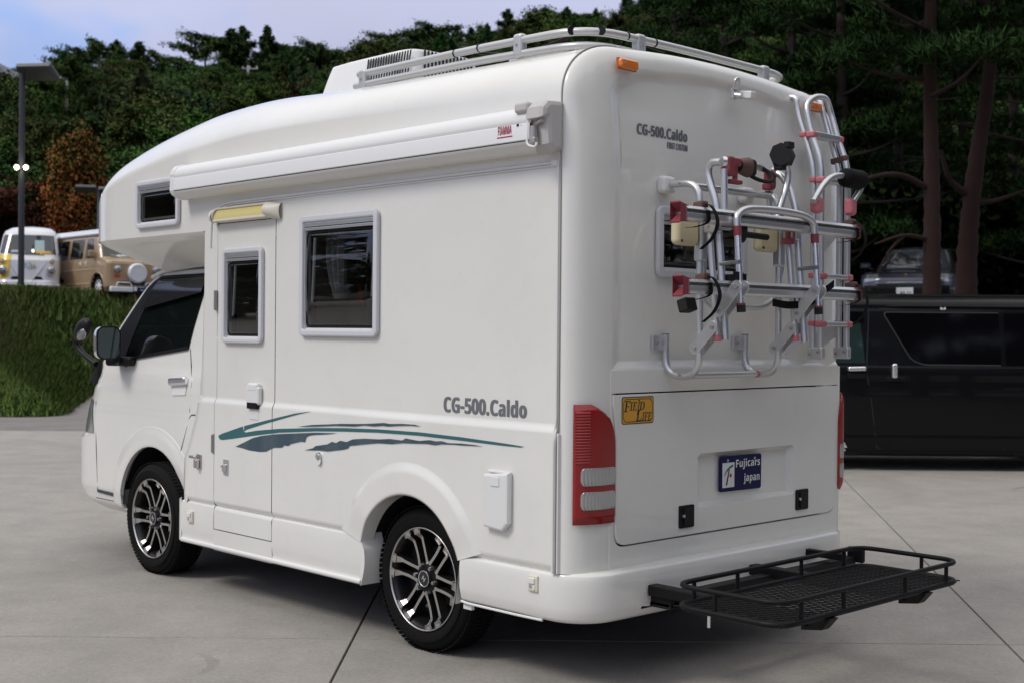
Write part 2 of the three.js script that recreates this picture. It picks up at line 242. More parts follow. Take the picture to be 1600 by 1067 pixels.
{
  const g = gateOutline(0); g.holes.push(rrect(0.785, 1.535, 0.718, 0.955, 0.02, THREE.Path));
  mesh('gate_panel', move(toRear(plate(g, 0.024, 0.004)), 0.016, 0, 0), M.paint, tailgate);
  mesh('plate_recess', [surf((u, v) => V(-0.012, lerp(0.74, 0.925, v), -lerp(0.81, 1.51, u)), 2, 2), ...[[0, 1], [1, 1], [0, 0], [1, 0]].map(([k, hv]) => hv ? surf((u, v) => V(lerp(0.037, -0.012, v), lerp(lerp(0.718, 0.74, v), lerp(0.955, 0.925, v), u), -(k ? lerp(1.535, 1.51, v) : lerp(0.785, 0.81, v))), 2, 2) : surf((u, v) => V(lerp(0.037, -0.012, v), k ? lerp(0.955, 0.925, v) : lerp(0.718, 0.74, v), -lerp(lerp(0.785, 0.81, v), lerp(1.535, 1.51, v), u)), 2, 2))], M.paint, tailgate);
  const pl = mesh('number_plate', copyOf(toRear(plate(rrect(0.972, 1.298, 0.765, 0.93, 0.012), 0.006, 0.002)), (q) => { q.translate(0, -0.848, 1.135); q.rotateX(-0.012); q.translate(0.012, 0.848, -1.135); }), M.blue, tailgate);
  const print = (name, geo, mat, z0, y0, x) => mesh(name, copyOf(geo, (q) => { toRear(q); q.translate(x, y0, -z0); }), mat, tailgate);
  print('lettering', letters('Fujicars', 0.19, 0.05), M.printWhite, 1.093, 0.862, 0.0205);
  print('lettering', letters('japan', 0.125, 0.05), M.printWhite, 1.155, 0.792, 0.0205);
  print('emblem', new THREE.ShapeGeometry(rrect(0, 0.092, 0, 0.115, 0.002)), M.printWhite, 0.99, 0.785, 0.02);
  const sw = new THREE.Shape(); sw.moveTo(0.012, 0.055); sw.quadraticCurveTo(0.03, 0.095, 0.08, 0.105); sw.lineTo(0.082, 0.095); sw.quadraticCurveTo(0.035, 0.085, 0.016, 0.054);
  print('emblem', new THREE.ShapeGeometry(sw), std([0.02, 0.16, 0.05], 0.5), 0.99, 0.785, 0.0215);
  print('emblem', new THREE.ShapeGeometry(poly([[0.046, 0.082], [0.054, 0.085], [0.036, 0.012], [0.026, 0.01]])), M.blue, 0.99, 0.785, 0.0215);
  print('emblem', new THREE.CircleGeometry(0.009, 16), std([0.5, 0.02, 0.02], 0.5), 1.052, 0.84, 0.0215);
  for (const zz of [1.03, 1.24]) mesh('bolt', copyOf(new THREE.CylinderGeometry(0.006, 0.006, 0.004, 10), (q) => { q.rotateZ(Math.PI / 2); q.translate(0.02, 0.91, -zz); }), M.alu, tailgate);
  for (const zz of [0.648, 1.552]) {
    mesh('latch_plate', move(toRear(plate(rrect(zz, zz + 0.104, 0.635, 0.735, 0.008), 0.014, 0.003)), 0.034, 0, 0), M.black, tailgate);
    mesh('latch_handle', box(0.046, 0.056, 0.645, 0.722, -zz - 0.092, -zz - 0.028, 0.004), M.dark, tailgate);
    mesh('lock', cyl([0.05, 0.69, -zz - 0.02], [0.058, 0.69, -zz - 0.02], 0.007), M.alu, tailgate);
  }
  // sticker
  const st = [0.262, 0.47, 1.11, 1.226], oct = (a, b, c, d, r) => poly([[a + r, c], [b - r, c], [b, c + r], [b, d - r], [b - r, d], [a + r, d], [a, d - r], [a, c + r]]);
  const sx = (geo, name, mat, x) => mesh(name, move(toRear(geo), x, 0, 0), mat, tailgate);
  sx(new THREE.ShapeGeometry(rrect(st[0], st[1], st[2], st[3], 0.012)), 'sticker', std([0.02, 0.045, 0.03], 0.4), 0.0412);
  sx(new THREE.ShapeGeometry(rrect(st[0] + 0.004, st[1] - 0.004, st[2] + 0.004, st[3] - 0.004, 0.01)), 'sticker', std([0.68, 0.33, 0.03], 0.4), 0.042);
  const rim = oct(st[0] + 0.009, st[1] - 0.009, st[2] + 0.009, st[3] - 0.009, 0.014); rim.holes.push(oct(st[0] + 0.012, st[1] - 0.012, st[2] + 0.012, st[3] - 0.012, 0.013)); sx(new THREE.ShapeGeometry(rim), 'sticker', std([0.02, 0.045, 0.03], 0.4), 0.0428);
  const ink = std([0.02, 0.045, 0.03], 0.4);
  for (const [t, a, b, w, h] of [['F', 0.275, 1.163, 0.034, 0.046], ['IE', 0.312, 1.168, 0.042, 0.036], ['l', 0.357, 1.15, 0.012, 0.062], ['D', 0.372, 1.168, 0.034, 0.036], ['L', 0.352, 1.122, 0.034, 0.046], ['IFE', 0.39, 1.122, 0.06, 0.036]]) sx(move(letters(t, w, h, serif, 0.18), a, b, 0), 'lettering', ink, 0.0428);
}
// tail lights: red lens wrapping round the column, with two clear bands
const lampMap = (z, y, o) => { // surface just outside the column, from z = +0.02 at the side to z = -0.235 at the back
  if (z < -0.17) return V(0.044 + o, y, z); const t = clamp((0.005 - z) / 0.175) * Math.PI / 2; return V(-0.07 + (0.114 + o) * Math.sin(t), y, 0.012 + o - 0.182 * (1 - Math.cos(t))); };
for (const sgn of [1, -1]) {
  const L = part('tail_light', camper);
  const mir = (g) => { if (sgn < 0) { g = g.clone(); g.scale(1, 1, 0.42); g = mirrorZ(g); g.translate(-0.012, 0, -W - 0.005); } return g; };
  const edge = (y) => lerp(-0.228, -0.125, Math.pow(clamp((y - 0.98) / 0.22), 3.2));   // inner edge leans outwards near the top
  const lens = (y0, y1, z0, dz, o, rib = 0, corner = 0) => surf((u, v) => { const r = corner ? corner * (1 - Math.sqrt(Math.max(0, 1 - Math.max(0, 1 - Math.min(v, 1 - v) / 0.35) ** 2))) : 0, y = lerp(y0, y1, v), zi = edge(y) + dz + r; const p = lampMap(lerp(z0 - r, zi, u), y, o * Math.min(1, Math.sin(Math.PI * u) * 4) * Math.min(1, Math.sin(Math.PI * v) * 5) + rib * Math.abs(Math.sin(u * 40)) * Math.min(1, Math.sin(Math.PI * u) * 3)); return p; }, rib ? 90 : 24, 26);
  mesh('red_lens', mir(lens(0.705, 1.2, -0.06, 0.008, 0.014)), M.redLens, L);
  for (const [a, b] of [[0.763, 0.846], [0.862, 0.944]]) mesh('clear_lens', mir(lens(a, b, -0.078, 0.012, sgn > 0 ? 0.0175 : 0.015, 0.0012, 0.018)), M.clearLens, L);
  for (let k = 0; k < 18; k++) { const y = 0.955 + k * 0.012; mesh('lens_rib', mir(surf((u, v) => lampMap(lerp(-0.07, -0.115, u), lerp(y, y + 0.012, v), 0.0145 + 0.003 * Math.sin(Math.PI * v)), 8, 4)), M.redLens, L); }
}

// plinth: skirts and rear bumper swept along the outline
function sweep(path, prof) { // path of [x, z], profile of [outward, y]; outward is to the left of travel
  const P = path.map((p) => V(p[0], 0, p[1])), pos = [], N = P.length;
  const len = [0]; for (let i = 1; i < N; i++) len.push(len[i - 1] + P[i].distanceTo(P[i - 1]));
  const at = (u) => { const s = u * (N - 1), i = Math.min(N - 2, Math.floor(s)), t = s - i; return [P[i].clone().lerp(P[i + 1], t), i, t]; };
  const nrm = (i) => { const a = P[Math.max(0, i - 1)], b = P[Math.min(N - 1, i + 1)]; return V(-(b.z - a.z), 0, b.x - a.x).normalize(); };
  const pr = (v) => { const s = v * (prof.length - 1), j = Math.min(prof.length - 2, Math.floor(s)), t = s - j; return [lerp(prof[j][0], prof[j + 1][0], t), lerp(prof[j][1], prof[j + 1][1], t)]; };
  return surf((u, v) => { const [p, i, t] = at(u), n = nrm(i).lerp(nrm(i + 1), t).normalize(), [o, y] = pr(v); return V(p.x + n.x * o, y, p.z + n.z * o); }, 0, 0, { us: lin01((N - 1) * 2), vs: lin01((prof.length - 1) * 2) });
}
const skirtProf = [[-0.03, 0.506], [-0.004, 0.506], [0.008, 0.502], [0.013, 0.492], [0.016, 0.45], [0.016, 0.36], [0.010, 0.305], [0.012, 0.29], [0.022, 0.283], [0.022, 0.27], [0.012, 0.262], [-0.02, 0.26], [-0.08, 0.262]];
mesh('side_skirt', [sweep([[-2.16, 0], [-1.9, 0], [-1.6, 0], [-1.385, 0]], skirtProf), sweep([[-3.10, -0.0], [-2.95, 0], [-2.745, 0]], skirtProf), surf((u, v) => V(lerp(-2.745, -2.16, u), lerp(0.375, 0.26, v), lerp(0.016, 0.012, v)), 4, 4, { flip: true }), sweep([[-2.745, 0], [-2.16, 0]], skirtProf.slice(6)),
  surf((u, v) => { const y = lerp(0.506, 0.26, v); return V(-1.385 + 0.03 * Math.sin(v * Math.PI) - 0.012 * smooth(0.3, 0.1, v), y, lerp(0.016, -0.12, u)); }, 4, 12),
  surf((u, v) => { const y = lerp(0.506, 0.26, v); return V(lerp(-1.39, -1.385 + 0.03 * Math.sin(v * Math.PI) - 0.012 * smooth(0.3, 0.1, v), u), y, 0.0158); }, 3, 14),
  surf((u, v) => V(lerp(-3.10, -3.21, u), lerp(0.506, 0.27, v), lerp(0.014, -0.05, u * u)), 6, 6, { flip: false })], M.white, camper);
{
  const corner = []; for (let i = 0; i <= 10; i++) { const a = i / 10 * Math.PI / 2; corner.push([-0.13 + 0.2 * Math.sin(a), -0.2 + 0.2 * Math.cos(a)]); }
  const path = [[-0.66, 0], [-0.5, 0], [-0.3, 0], ...corner, [0.078, -0.5], [0.08, -1.01], [0.078, -W + 0.5], ...corner.slice().reverse().map(([x, z]) => [x, -W - z]), [-0.4, -W], [-0.66, -W]];
  const prof = [[-0.07, 0.508], [-0.02, 0.506], [0.006, 0.502], [0.016, 0.49], [0.02, 0.45], [0.018, 0.36], [0.008, 0.315], [-0.004, 0.298], [-0.03, 0.29], [-0.14, 0.29]];
  mesh('rear_bumper', [sweep(path, prof), surf((u, v) => V(-0.66 - 0.03 * (1 - v), lerp(0.28, 0.5, v), lerp(0.016, -0.14, u)), 4, 6)], M.white, camper);
  mesh('bumper_lip', [tube([[-0.66, 0.297, 0.006], [-0.62, 0.293, 0.008], [-0.3, 0.293, 0.006], [-0.16, 0.293, -0.002]], 0.006, 0.02, 8)], M.trim, camper);
  mesh('fixing_stub', box(-0.655, -0.60, 0.262, 0.285, -0.02, 0.0, 0.003), M.trim, camper);
}
// floor and dark underbody
mesh('underbody', [box(-4.5, -0.05, 0.36, 0.46, -W + 0.12, -0.14, 0.01), box(-2.9, -1.6, 0.26, 0.36, -W + 0.3, -0.35, 0.02), box(-0.5, -0.05, 0.30, 0.4, -W + 0.3, -0.4, 0.02)], M.dark, camper);
for (const [cx, r, z0] of [[-1.03, 0.42, -0.09], [-3.68, 0.47, -0.17]]) mesh('wheel_well', [surf((u, v) => V(cx + r * Math.cos(Math.PI * u), 0.33 + r * Math.sin(Math.PI * u), lerp(z0, -0.5, v)), 24, 2), move(new THREE.CircleGeometry(r + 0.01, 32, 0, Math.PI), cx, 0.33, -0.5)], M.dark, camper);

// ---- seams, rain strip, hinges
mesh('seam_seal', tube([[-0.07, 0.5, 0.018], [-0.07, 1.05, 0.018], [-0.07, 1.13, 0.003], ...lin01(22).map((t) => { const [y, z] = section(0.25 + 0.55 * t, -0.07, -0.001, -0.002, 2, 2.1); return [-0.07, y, z]; })], 0.004, 0.02, 6), M.seal, camper);
mesh('seam_strip', [tube([[-0.085, 0.5, 0.017], [-0.085, 1.05, 0.017], [-0.085, 1.13, 0.002], [-0.085, 2.2, 0.002]], 0.006, 0.03, 6), box(-0.082, -0.06, 0.5, 1.08, -0.03, 0.0155, 0.004), box(-0.082, -0.06, 1.08, 2.4, -0.03, -0.001, 0.002)], M.trim, camper);
mesh('rain_strip', [tube([[-0.09, 2.196, 0.004], [-2.66, 2.196, 0.004], [-2.80, 2.155, 0.004], [-2.81, 2.05, 0.004], [-2.815, 1.96, 0.004]], 0.008, 0.1, 8), tube([[-0.09, 2.183, 0.004], [-2.64, 2.183, 0.004], [-2.785, 2.15, 0.004]], 0.005, 0.1, 6)], M.trim, camper);
mesh('strip_end', box(-0.115, -0.083, 2.18, 2.206, 0, 0.016, 0.003), M.trim, camper);

// ---- windows: proud frame, aluminium blind strip, bulged acrylic pane, dark room behind
function makeWindow(parent, x0, x1, y0, y1, fw, struts, rear = false) {
  const w = part('window', parent), tr = rear ? (g) => toRear(g) : (g) => g, add = (n, g, m) => mesh(n, tr(merge(Array.isArray(g) ? g : [g])), m, w);
  const fr = rrect(x0, x1, y0, y1, 0.035); fr.holes.push(rrect(x0 + fw, x1 - fw, y0 + fw, y1 - fw, 0.008, THREE.Path));
  add('frame', move(plate(fr, 0.024, 0.008), 0, 0, 0.001), M.frameGrey);
  const a = x0 + fw - 0.004, b = x1 - fw + 0.004, c = y0 + fw - 0.004, d = y1 - fw + 0.004;
  add('reveal', [box(a, a + 0.006, c, d, -0.03, 0.010, 0.001), box(b - 0.006, b, c, d, -0.03, 0.010, 0.001), box(a, b, c, c + 0.012, -0.03, 0.003, 0.001), box(a, b, d - 0.008, d, -0.03, 0.012, 0.001)], M.trim);
  add('blind_rail', [box(a + 0.006, b - 0.006, d - 0.028, d - 0.008, 0.004, 0.017, 0.004), box(a + 0.006, b - 0.006, d - 0.047, d - 0.031, 0.002, 0.013, 0.004)], M.alu);
    add('pane', surf((u, v) => { const e = Math.min(1, Math.min(u, 1 - u) * 14, Math.min(v, 1 - v) * 14); return V(lerp(a + 0.012, b - 0.011, u), lerp(c + 0.02, d - 0.056, v), -0.004 + 0.007 * Math.sqrt(e) + 0.011 * (1 - (2 * v - 1) ** 2) * (d - c) / 0.5); }, 30, 30, { flip: false }), M.acrylic);
  const eg = rrect(a + 0.007, b - 0.007, c + 0.014, d - 0.05, 0.03); eg.holes.push(rrect(a + 0.016, b - 0.015, c + 0.024, d - 0.06, 0.025, THREE.Path));
  add('pane_edge', move(plate(eg, 0.008, 0.003), 0, 0, -0.006), M.black);
  if (struts) for (const [sx, s0, s1] of [[a + 0.055, 0.26, 0.85], [b - 0.04, 0.3, 0.8]]) { const L = d - c; add('stay', cyl([sx - 0.008, c + L * s0, -0.012], [sx + 0.012, c + L * s1, -0.012], 0.0085), std([0.75, 0.75, 0.76], 0.35)); add('stay_foot', box(sx - 0.022, sx + 0.008, c + L * 0.06, c + L * (s0 + 0.02), -0.026, -0.008, 0.004), M.black); }
  if (rear) w.position.x = 0.006;
  add('interior', [box(a - 0.02, b + 0.02, c - 0.1, c - 0.08, -0.62, -0.04, 0), box(a - 0.02, b + 0.02, d + 0.06, d + 0.08, -0.62, -0.04, 0), box(a - 0.04, a - 0.02, c - 0.1, d + 0.08, -0.62, -0.04, 0), box(b + 0.02, b + 0.04, c - 0.1, d + 0.08, -0.62, -0.04, 0), box(a - 0.04, b + 0.04, c - 0.1, d + 0.08, -0.64, -0.62, 0)], std([0.24, 0.205, 0.17], 0.8));
  return [w, a, b, c, d];
}
{
  const [w, a, b, c, d] = makeWindow(camper, ...winSpec.side, 0.034, true);
  const cloth = std([0.34, 0.33, 0.33], 0.9);
  mesh('curtain', surf((u, v) => V(lerp(a + 0.08 + 0.06 * v, a + 0.2, u) - 0.05 * Math.sin(v * 3.1) * (1 - u), lerp(d, c + 0.16, v), -0.1 + 0.022 * Math.sin(u * 19)), 40, 14), cloth, w);
  mesh('seat_back', [rbox(0.22, 0.3, 0.12, 0.05, [a + 0.11, c + 0.02, -0.3]), rbox(0.2, 0.26, 0.12, 0.05, [a + 0.35, c + 0.02, -0.34], [0, 0, 0.2])], std([0.11, 0.10, 0.10], 0.9), w);
  mesh('seat_back', rbox(0.1, 0.2, 0.1, 0.03, [b - 0.06, c + 0.02, -0.25], [0, 0, -0.35]), std([0.3, 0.34, 0.28], 0.9), w);
  mesh('seat_belt', [rbox(0.02, 0.09, 0.006, 0.002, [a + 0.2, c + 0.19, -0.2], [0, 0, 0.25]), rbox(0.06, 0.018, 0.006, 0.002, [a + 0.21, c + 0.15, -0.19], [0, 0, -0.3])], std([0.4, 0.03, 0.02], 0.7), w);
}
makeWindow(camper, ...winSpec.bunk, 0.03, false);
makeWindow(camper, 0.508, 1.16, 1.737, 2.05, 0.038, false, true);

// ---- entrance door with its own window, hinges, locks
const door = part('entry_door', camper);
{
  const g = 0.0045, [x0, x1, y0, y1] = [DOOR[0] + g, DOOR[1] - g, DOOR[2] + g, DOOR[3] - g], dw = [-2.669, -2.266, 1.419, 1.941];
  const up = rrect(x0, x1, 1.12, y1, [0, 0, 0.01, 0.01]); up.holes.push(rrect(dw[0] + 0.026, dw[1] - 0.026, dw[2] + 0.026, dw[3] - 0.026, 0.02, THREE.Path));
  const lo = rrect(x0, x1, 0.54, 1.075, 0);
  const strip = (ya, yb, f) => surf((u, v) => V(lerp(x0, x1, u), lerp(ya, yb, v), f(v)), 6, 8, { flip: true });
  mesh('door_panel', [flat(up, 0.001), flat(lo, lowZ + 0.001), strip(1.12, 1.075, (v) => 0.001 + lowZ * sm(v)), strip(0.54, 0.506, (v) => lowZ + 0.001 - 0.02 * v * v), strip(0.506, 0.485, (v) => -0.003 + 0.018 * Math.sqrt(v)), strip(0.485, y0, () => 0.0155)], M.white, door);
  mesh('door_gap', [surf((u, v) => V(lerp(DOOR[0] - 0.02, DOOR[0] + 0.02, u), lerp(DOOR[2], DOOR[3] + 0.02, v), -0.02), 1, 1), surf((u, v) => V(lerp(DOOR[1] - 0.02, DOOR[1] + 0.02, u), lerp(DOOR[2], DOOR[3] + 0.02, v), -0.02), 1, 1), surf((u, v) => V(lerp(DOOR[0], DOOR[1], u), lerp(DOOR[3] - 0.02, DOOR[3] + 0.02, v), -0.02), 1, 1), surf((u, v) => V(lerp(DOOR[0], DOOR[1], u), lerp(DOOR[2] - 0.02, DOOR[2] + 0.02, v), -0.01), 1, 1)], M.gap, door);
  makeWindow(camper, ...dw, 0.03, true);
  for (const y of [1.60, 0.80]) mesh('hinge', [cyl([-2.745, y, 0.012], [-2.745, y + 0.11, 0.012], 0.010), box(-2.765, -2.742, y + 0.005, y + 0.105, 0.001, 0.02 - (y > 1 ? 0.008 : 0) + (y < 1 ? 0.004 : 0), 0.002)], std([0.30, 0.30, 0.30], 0.4, 0.7), door);
  mesh('door_handle', [rbox(0.125, 0.10, 0.03, 0.014, [-2.335, 1.142, 0.018]), rbox(0.10, 0.05, 0.03, 0.022, [-2.335, 1.185, 0.02])], M.trim, door);
  mesh('handle_grip', rbox(0.1, 0.036, 0.03, 0.006, [-2.335, 1.088, 0.02]), M.black, door);
  mesh('handle_pocket', rbox(0.09, 0.07, 0.012, 0.005, [-2.335, 1.045, 0.014]), M.trim, door);
  mesh('door_latch', [rbox(0.045, 0.085, 0.006, 0.002, [-2.612, 0.735, 0.021]), rbox(0.024, 0.04, 0.02, 0.004, [-2.612, 0.73, 0.03]), cyl([-2.635, 0.738, 0.035], [-2.605, 0.742, 0.035], 0.006)], M.alu, door);
}
mesh('door_stop', [rbox(0.05, 0.085, 0.006, 0.002, [-2.90, 0.742, 0.02]), rbox(0.028, 0.05, 0.03, 0.008, [-2.90, 0.732, 0.035]), rbox(0.065, 0.018, 0.022, 0.008, [-2.925, 0.77, 0.045])], std([0.55, 0.52, 0.5], 0.25, 0.9), camper);
mesh('lock', [cyl([-1.731, 0.862, 0.01], [-1.731, 0.862, 0.03], 0.02, 0.018, 20), cyl([-1.731, 0.862, 0.03], [-1.731, 0.862, 0.036], 0.012)], M.alu, camper);
mesh('lock_cover', [cyl([-1.729, 0.838, 0.024], [-1.729, 0.838, 0.027], 0.02, 0.02, 18)], M.trim, camper);
for (const [x, y] of [[-0.19, 0.446], [-2.985, 0.42]]) { const s = part('power_inlet', camper); mesh('inlet_plate', rbox(0.056, 0.068, 0.014, 0.005, [x, y, 0.022]), M.ivory, s); mesh('inlet_flap', [rbox(0.036, 0.026, 0.012, 0.004, [x - 0.002, y + 0.012, 0.031]), rbox(0.012, 0.022, 0.008, 0.003, [x + 0.012, y - 0.014, 0.03])], M.trim, s); mesh('inlet_lock', cyl([x - 0.01, y - 0.012, 0.028], [x - 0.01, y - 0.012, 0.036], 0.005), M.alu, s); }
{ const h = poly([[-0.478, 0.655], [-0.36, 0.645], [-0.325, 0.68], [-0.325, 0.895], [-0.478, 0.882]]); const p = part('water_hatch', camper); mesh('hatch_lid', move(plate(h, 0.034, 0.01), 0, 0, lowZ), M.trim, p); mesh('hatch_emblem', move(plate(rrect(-0.43, -0.375, 0.835, 0.875, 0.006), 0.004, 0.0015), 0, 0, lowZ + 0.0335), M.trim, p); mesh('hatch_hinge', box(-0.47, -0.33, 0.889, 0.9, 0.016, 0.032, 0.004), M.trim, p); }

// ---- porch light
{ const p = part('porch_light', camper); mesh('lens', surf((u, v) => V(lerp(-2.725, -2.20, u), lerp(2.160, 2.102, v), 0.016 + 0.030 * v + 0.006 * Math.sin(v * Math.PI)), 12, 10, { flip: true }), phys([0.72, 0.62, 0.24], 0.35, { transmission: 0.2, thickness: 0 }), p);
  mesh('hood', [box(-2.74, -2.19, 2.158, 2.170, 0.001, 0.026, 0.004), box(-2.74, -2.19, 2.088, 2.102, 0.001, 0.05, 0.004)], std([0.66, 0.62, 0.53], 0.45), p);
  mesh('lens_back', box(-2.73, -2.19, 2.085, 2.165, 0.001, 0.012, 0.004), M.trim, p);
  for (const [a, b] of [[-2.765, -2.722], [-2.205, -2.105]]) mesh('end_cap', surf((u, v) => { const t = v * Math.PI; return V(lerp(a, b, u), 2.127 + 0.044 * Math.cos(t) - 0.01 * u, 0.003 + 0.062 * Math.sin(t) * Math.sqrt(Math.max(0.02, a < -2.5 ? Math.min(1, 0.2 + u * 1.6) : Math.min(1, 1.1 - u)))); }, 10, 14, { flip: true }), std([0.66, 0.62, 0.53], 0.45), p); }

// ---- awning in its case
{
  const A = part('awning', camper), sec = [[0.0, 2.425], [0.045, 2.432], [0.085, 2.42], [0.108, 2.396], [0.116, 2.368], [0.112, 2.352], [0.116, 2.348], [0.118, 2.285], [0.114, 2.281], [0.114, 2.277], [0.104, 2.262], [0.07, 2.243], [0.03, 2.238], [0.0, 2.24]];
  const sheet = (x0, x1, from, to, o = 0) => surf((u, v) => { const s = lerp(from, to, v), i = Math.min(sec.length - 2, Math.floor(s)), t = s - i; return V(lerp(x0, x1, u), lerp(sec[i][1], sec[i + 1][1], t), lerp(sec[i][0], sec[i + 1][0], t) + o); }, 2, (to - from) * 2, { flip: true });
  mesh('case', [sheet(-3.04, -0.135, 0, 5), sheet(-3.04, -0.135, 9, 13)], M.trim, A);
  mesh('front_board', sheet(-3.035, -0.14, 5, 8, 0.001), std([0.80, 0.80, 0.80], 0.35), A);
  mesh('board_gap', sheet(-3.035, -0.14, 8, 9, -0.004), M.gap, A);
  const capS = (q) => poly(sec.map(([z, y]) => [z + (z > 0.01 ? q : 0), y + (y > 2.34 ? q : -q)]));
  const capG = (x0, x1, q) => { const g = plate(capS(q), x1 - x0, 0.008); g.applyMatrix4(new THREE.Matrix4().makeBasis(V(0, 0, 1), V(0, 1, 0), V(-1, 0, 0))); g.translate(x1, 0, 0); return g; };
  mesh('end_cap', capG(-3.075, -3.03, 0.004), M.trim, A);
  const cap = std([0.50, 0.485, 0.465], 0.75);
  const lid = poly([[0.0, 2.24], [0.055, 2.225], [0.09, 2.26], [0.10, 2.36], [0.128, 2.365], [0.122, 2.41], [0.09, 2.44], [0, 2.445]]);
  mesh('end_cap', [(() => { const g = plate(lid, 0.11, 0.022); g.applyMatrix4(new THREE.Matrix4().makeBasis(V(0, 0, 1), V(0, 1, 0), V(-1, 0, 0))); g.translate(-0.055, 0, 0); return g; })(), rbox(0.08, 0.045, 0.13, 0.015, [-0.19, 2.418, 0.06])], cap, A);
  mesh('crank_eye', [cyl([-0.12, 2.275, 0.115], [-0.115, 2.335, 0.118], 0.017, 0.014), rbox(0.03, 0.03, 0.03, 0.008, [-0.115, 2.275, 0.115]), cyl([-0.12, 2.345, 0.1], [-0.07, 2.352, 0.115], 0.009)], std([0.45, 0.43, 0.41], 0.4, 0.5), A);
  mesh('crank_fork', tube([[-0.15, 2.37, 0.112], [-0.15, 2.26, 0.122], [-0.1, 2.245, 0.122], [-0.095, 2.265, 0.118]], 0.006, 0.02, 8), M.trim, A);
  mesh('lettering', move(letters('FIAMMA', 0.082, 0.036), -0.327, 2.316, 0.1195), std([0.35, 0.03, 0.05], 0.5), A);
  mesh('underline', box(-0.332, -0.24, 2.303, 2.308, 0.1185, 0.1195, 0), std([0.35, 0.03, 0.05], 0.5), A);
  mesh('warning_mark', [box(-0.215, -0.203, 2.342, 2.352, 0.1175, 0.119, 0), box(-0.19, -0.187, 2.344, 2.347, 0.1175, 0.119, 0)], M.black, A);
}

// ---- wall lettering and swoosh
const emb = (g, d) => merge([g, copyOf(g, (h) => h.translate(d, 0, 0.0003)), copyOf(g, (h) => h.translate(d / 2, 0, 0.0006))]);   // heavier strokes
mesh('lettering', move(emb(letters('CG-500.Caldo', 0.533, 0.074), 0.006), -0.798, 1.131, 0.0015), M.greyPrint, camper);
{ const lt = (t, z0, y0, w, h, f) => { const g = emb(letters(t, w - 0.004, h, f), w * 0.011); toRear(g); g.translate(0.0035 - lean(y0), y0, z0); mesh('lettering', g, M.greyPrint, camper); }; lt('CG-500.Caldo', -0.395, 2.347, 0.345, 0.05); lt('FIRST CUSTOM', -0.595, 2.306, 0.145, 0.028); }
const wz = (y, o) => o + (y > 1.12 ? 0 : y < 1.075 ? lowZ : lowZ * sm((1.12 - y) / 0.045));
function decal(name, pts, mat, o = 0.002) { // closed outline in x, y laid on the wall in narrow strips so that it follows the belt
  const xs = pts.map((p) => p[0]), x0 = Math.min(...xs), x1 = Math.max(...xs), n = Math.max(8, Math.round((x1 - x0) / 0.012)), pos = [], idx = [], uv = [], nor = [];
  const cut = (x) => { const ys = []; for (let i = 0; i < pts.length; i++) { const a = pts[i], b = pts[(i + 1) % pts.length]; if ((a[0] <= x) !== (b[0] <= x)) ys.push(lerp(a[1], b[1], (x - a[0]) / (b[0] - a[0]))); } return ys.sort((p, q) => p - q); };
  for (let i = 0; i < n; i++) { const xa = lerp(x0, x1, i / n), xb = lerp(x0, x1, (i + 1) / n), A = cut(xa + 1e-5), B = cut(xb - 1e-5), K = Math.min(A.length, B.length) >> 1;
    for (let k = 0; k < K; k++) for (let s = 0; s < 4; s++) { const q = [[xa, lerp(A[2 * k], A[2 * k + 1], s / 4)], [xb, lerp(B[2 * k], B[2 * k + 1], s / 4)], [xb, lerp(B[2 * k], B[2 * k + 1], s / 4 + 0.25)], [xa, lerp(A[2 * k], A[2 * k + 1], s / 4 + 0.25)]], c = pos.length / 3; for (const [x, y] of q) { pos.push(x, y, wz(y, o)); uv.push(x, y); nor.push(0, 0, 1); } idx.push(c, c + 1, c + 2, c, c + 2, c + 3); } }
  const g = new THREE.BufferGeometry(); g.setAttribute('position', new THREE.Float32BufferAttribute(pos, 3)); g.setAttribute('normal', new THREE.Float32BufferAttribute(nor, 3)); g.setAttribute('uv', new THREE.Float32BufferAttribute(uv, 2)); g.setIndex(idx);
  return mesh(name, g, mat, camper);
}
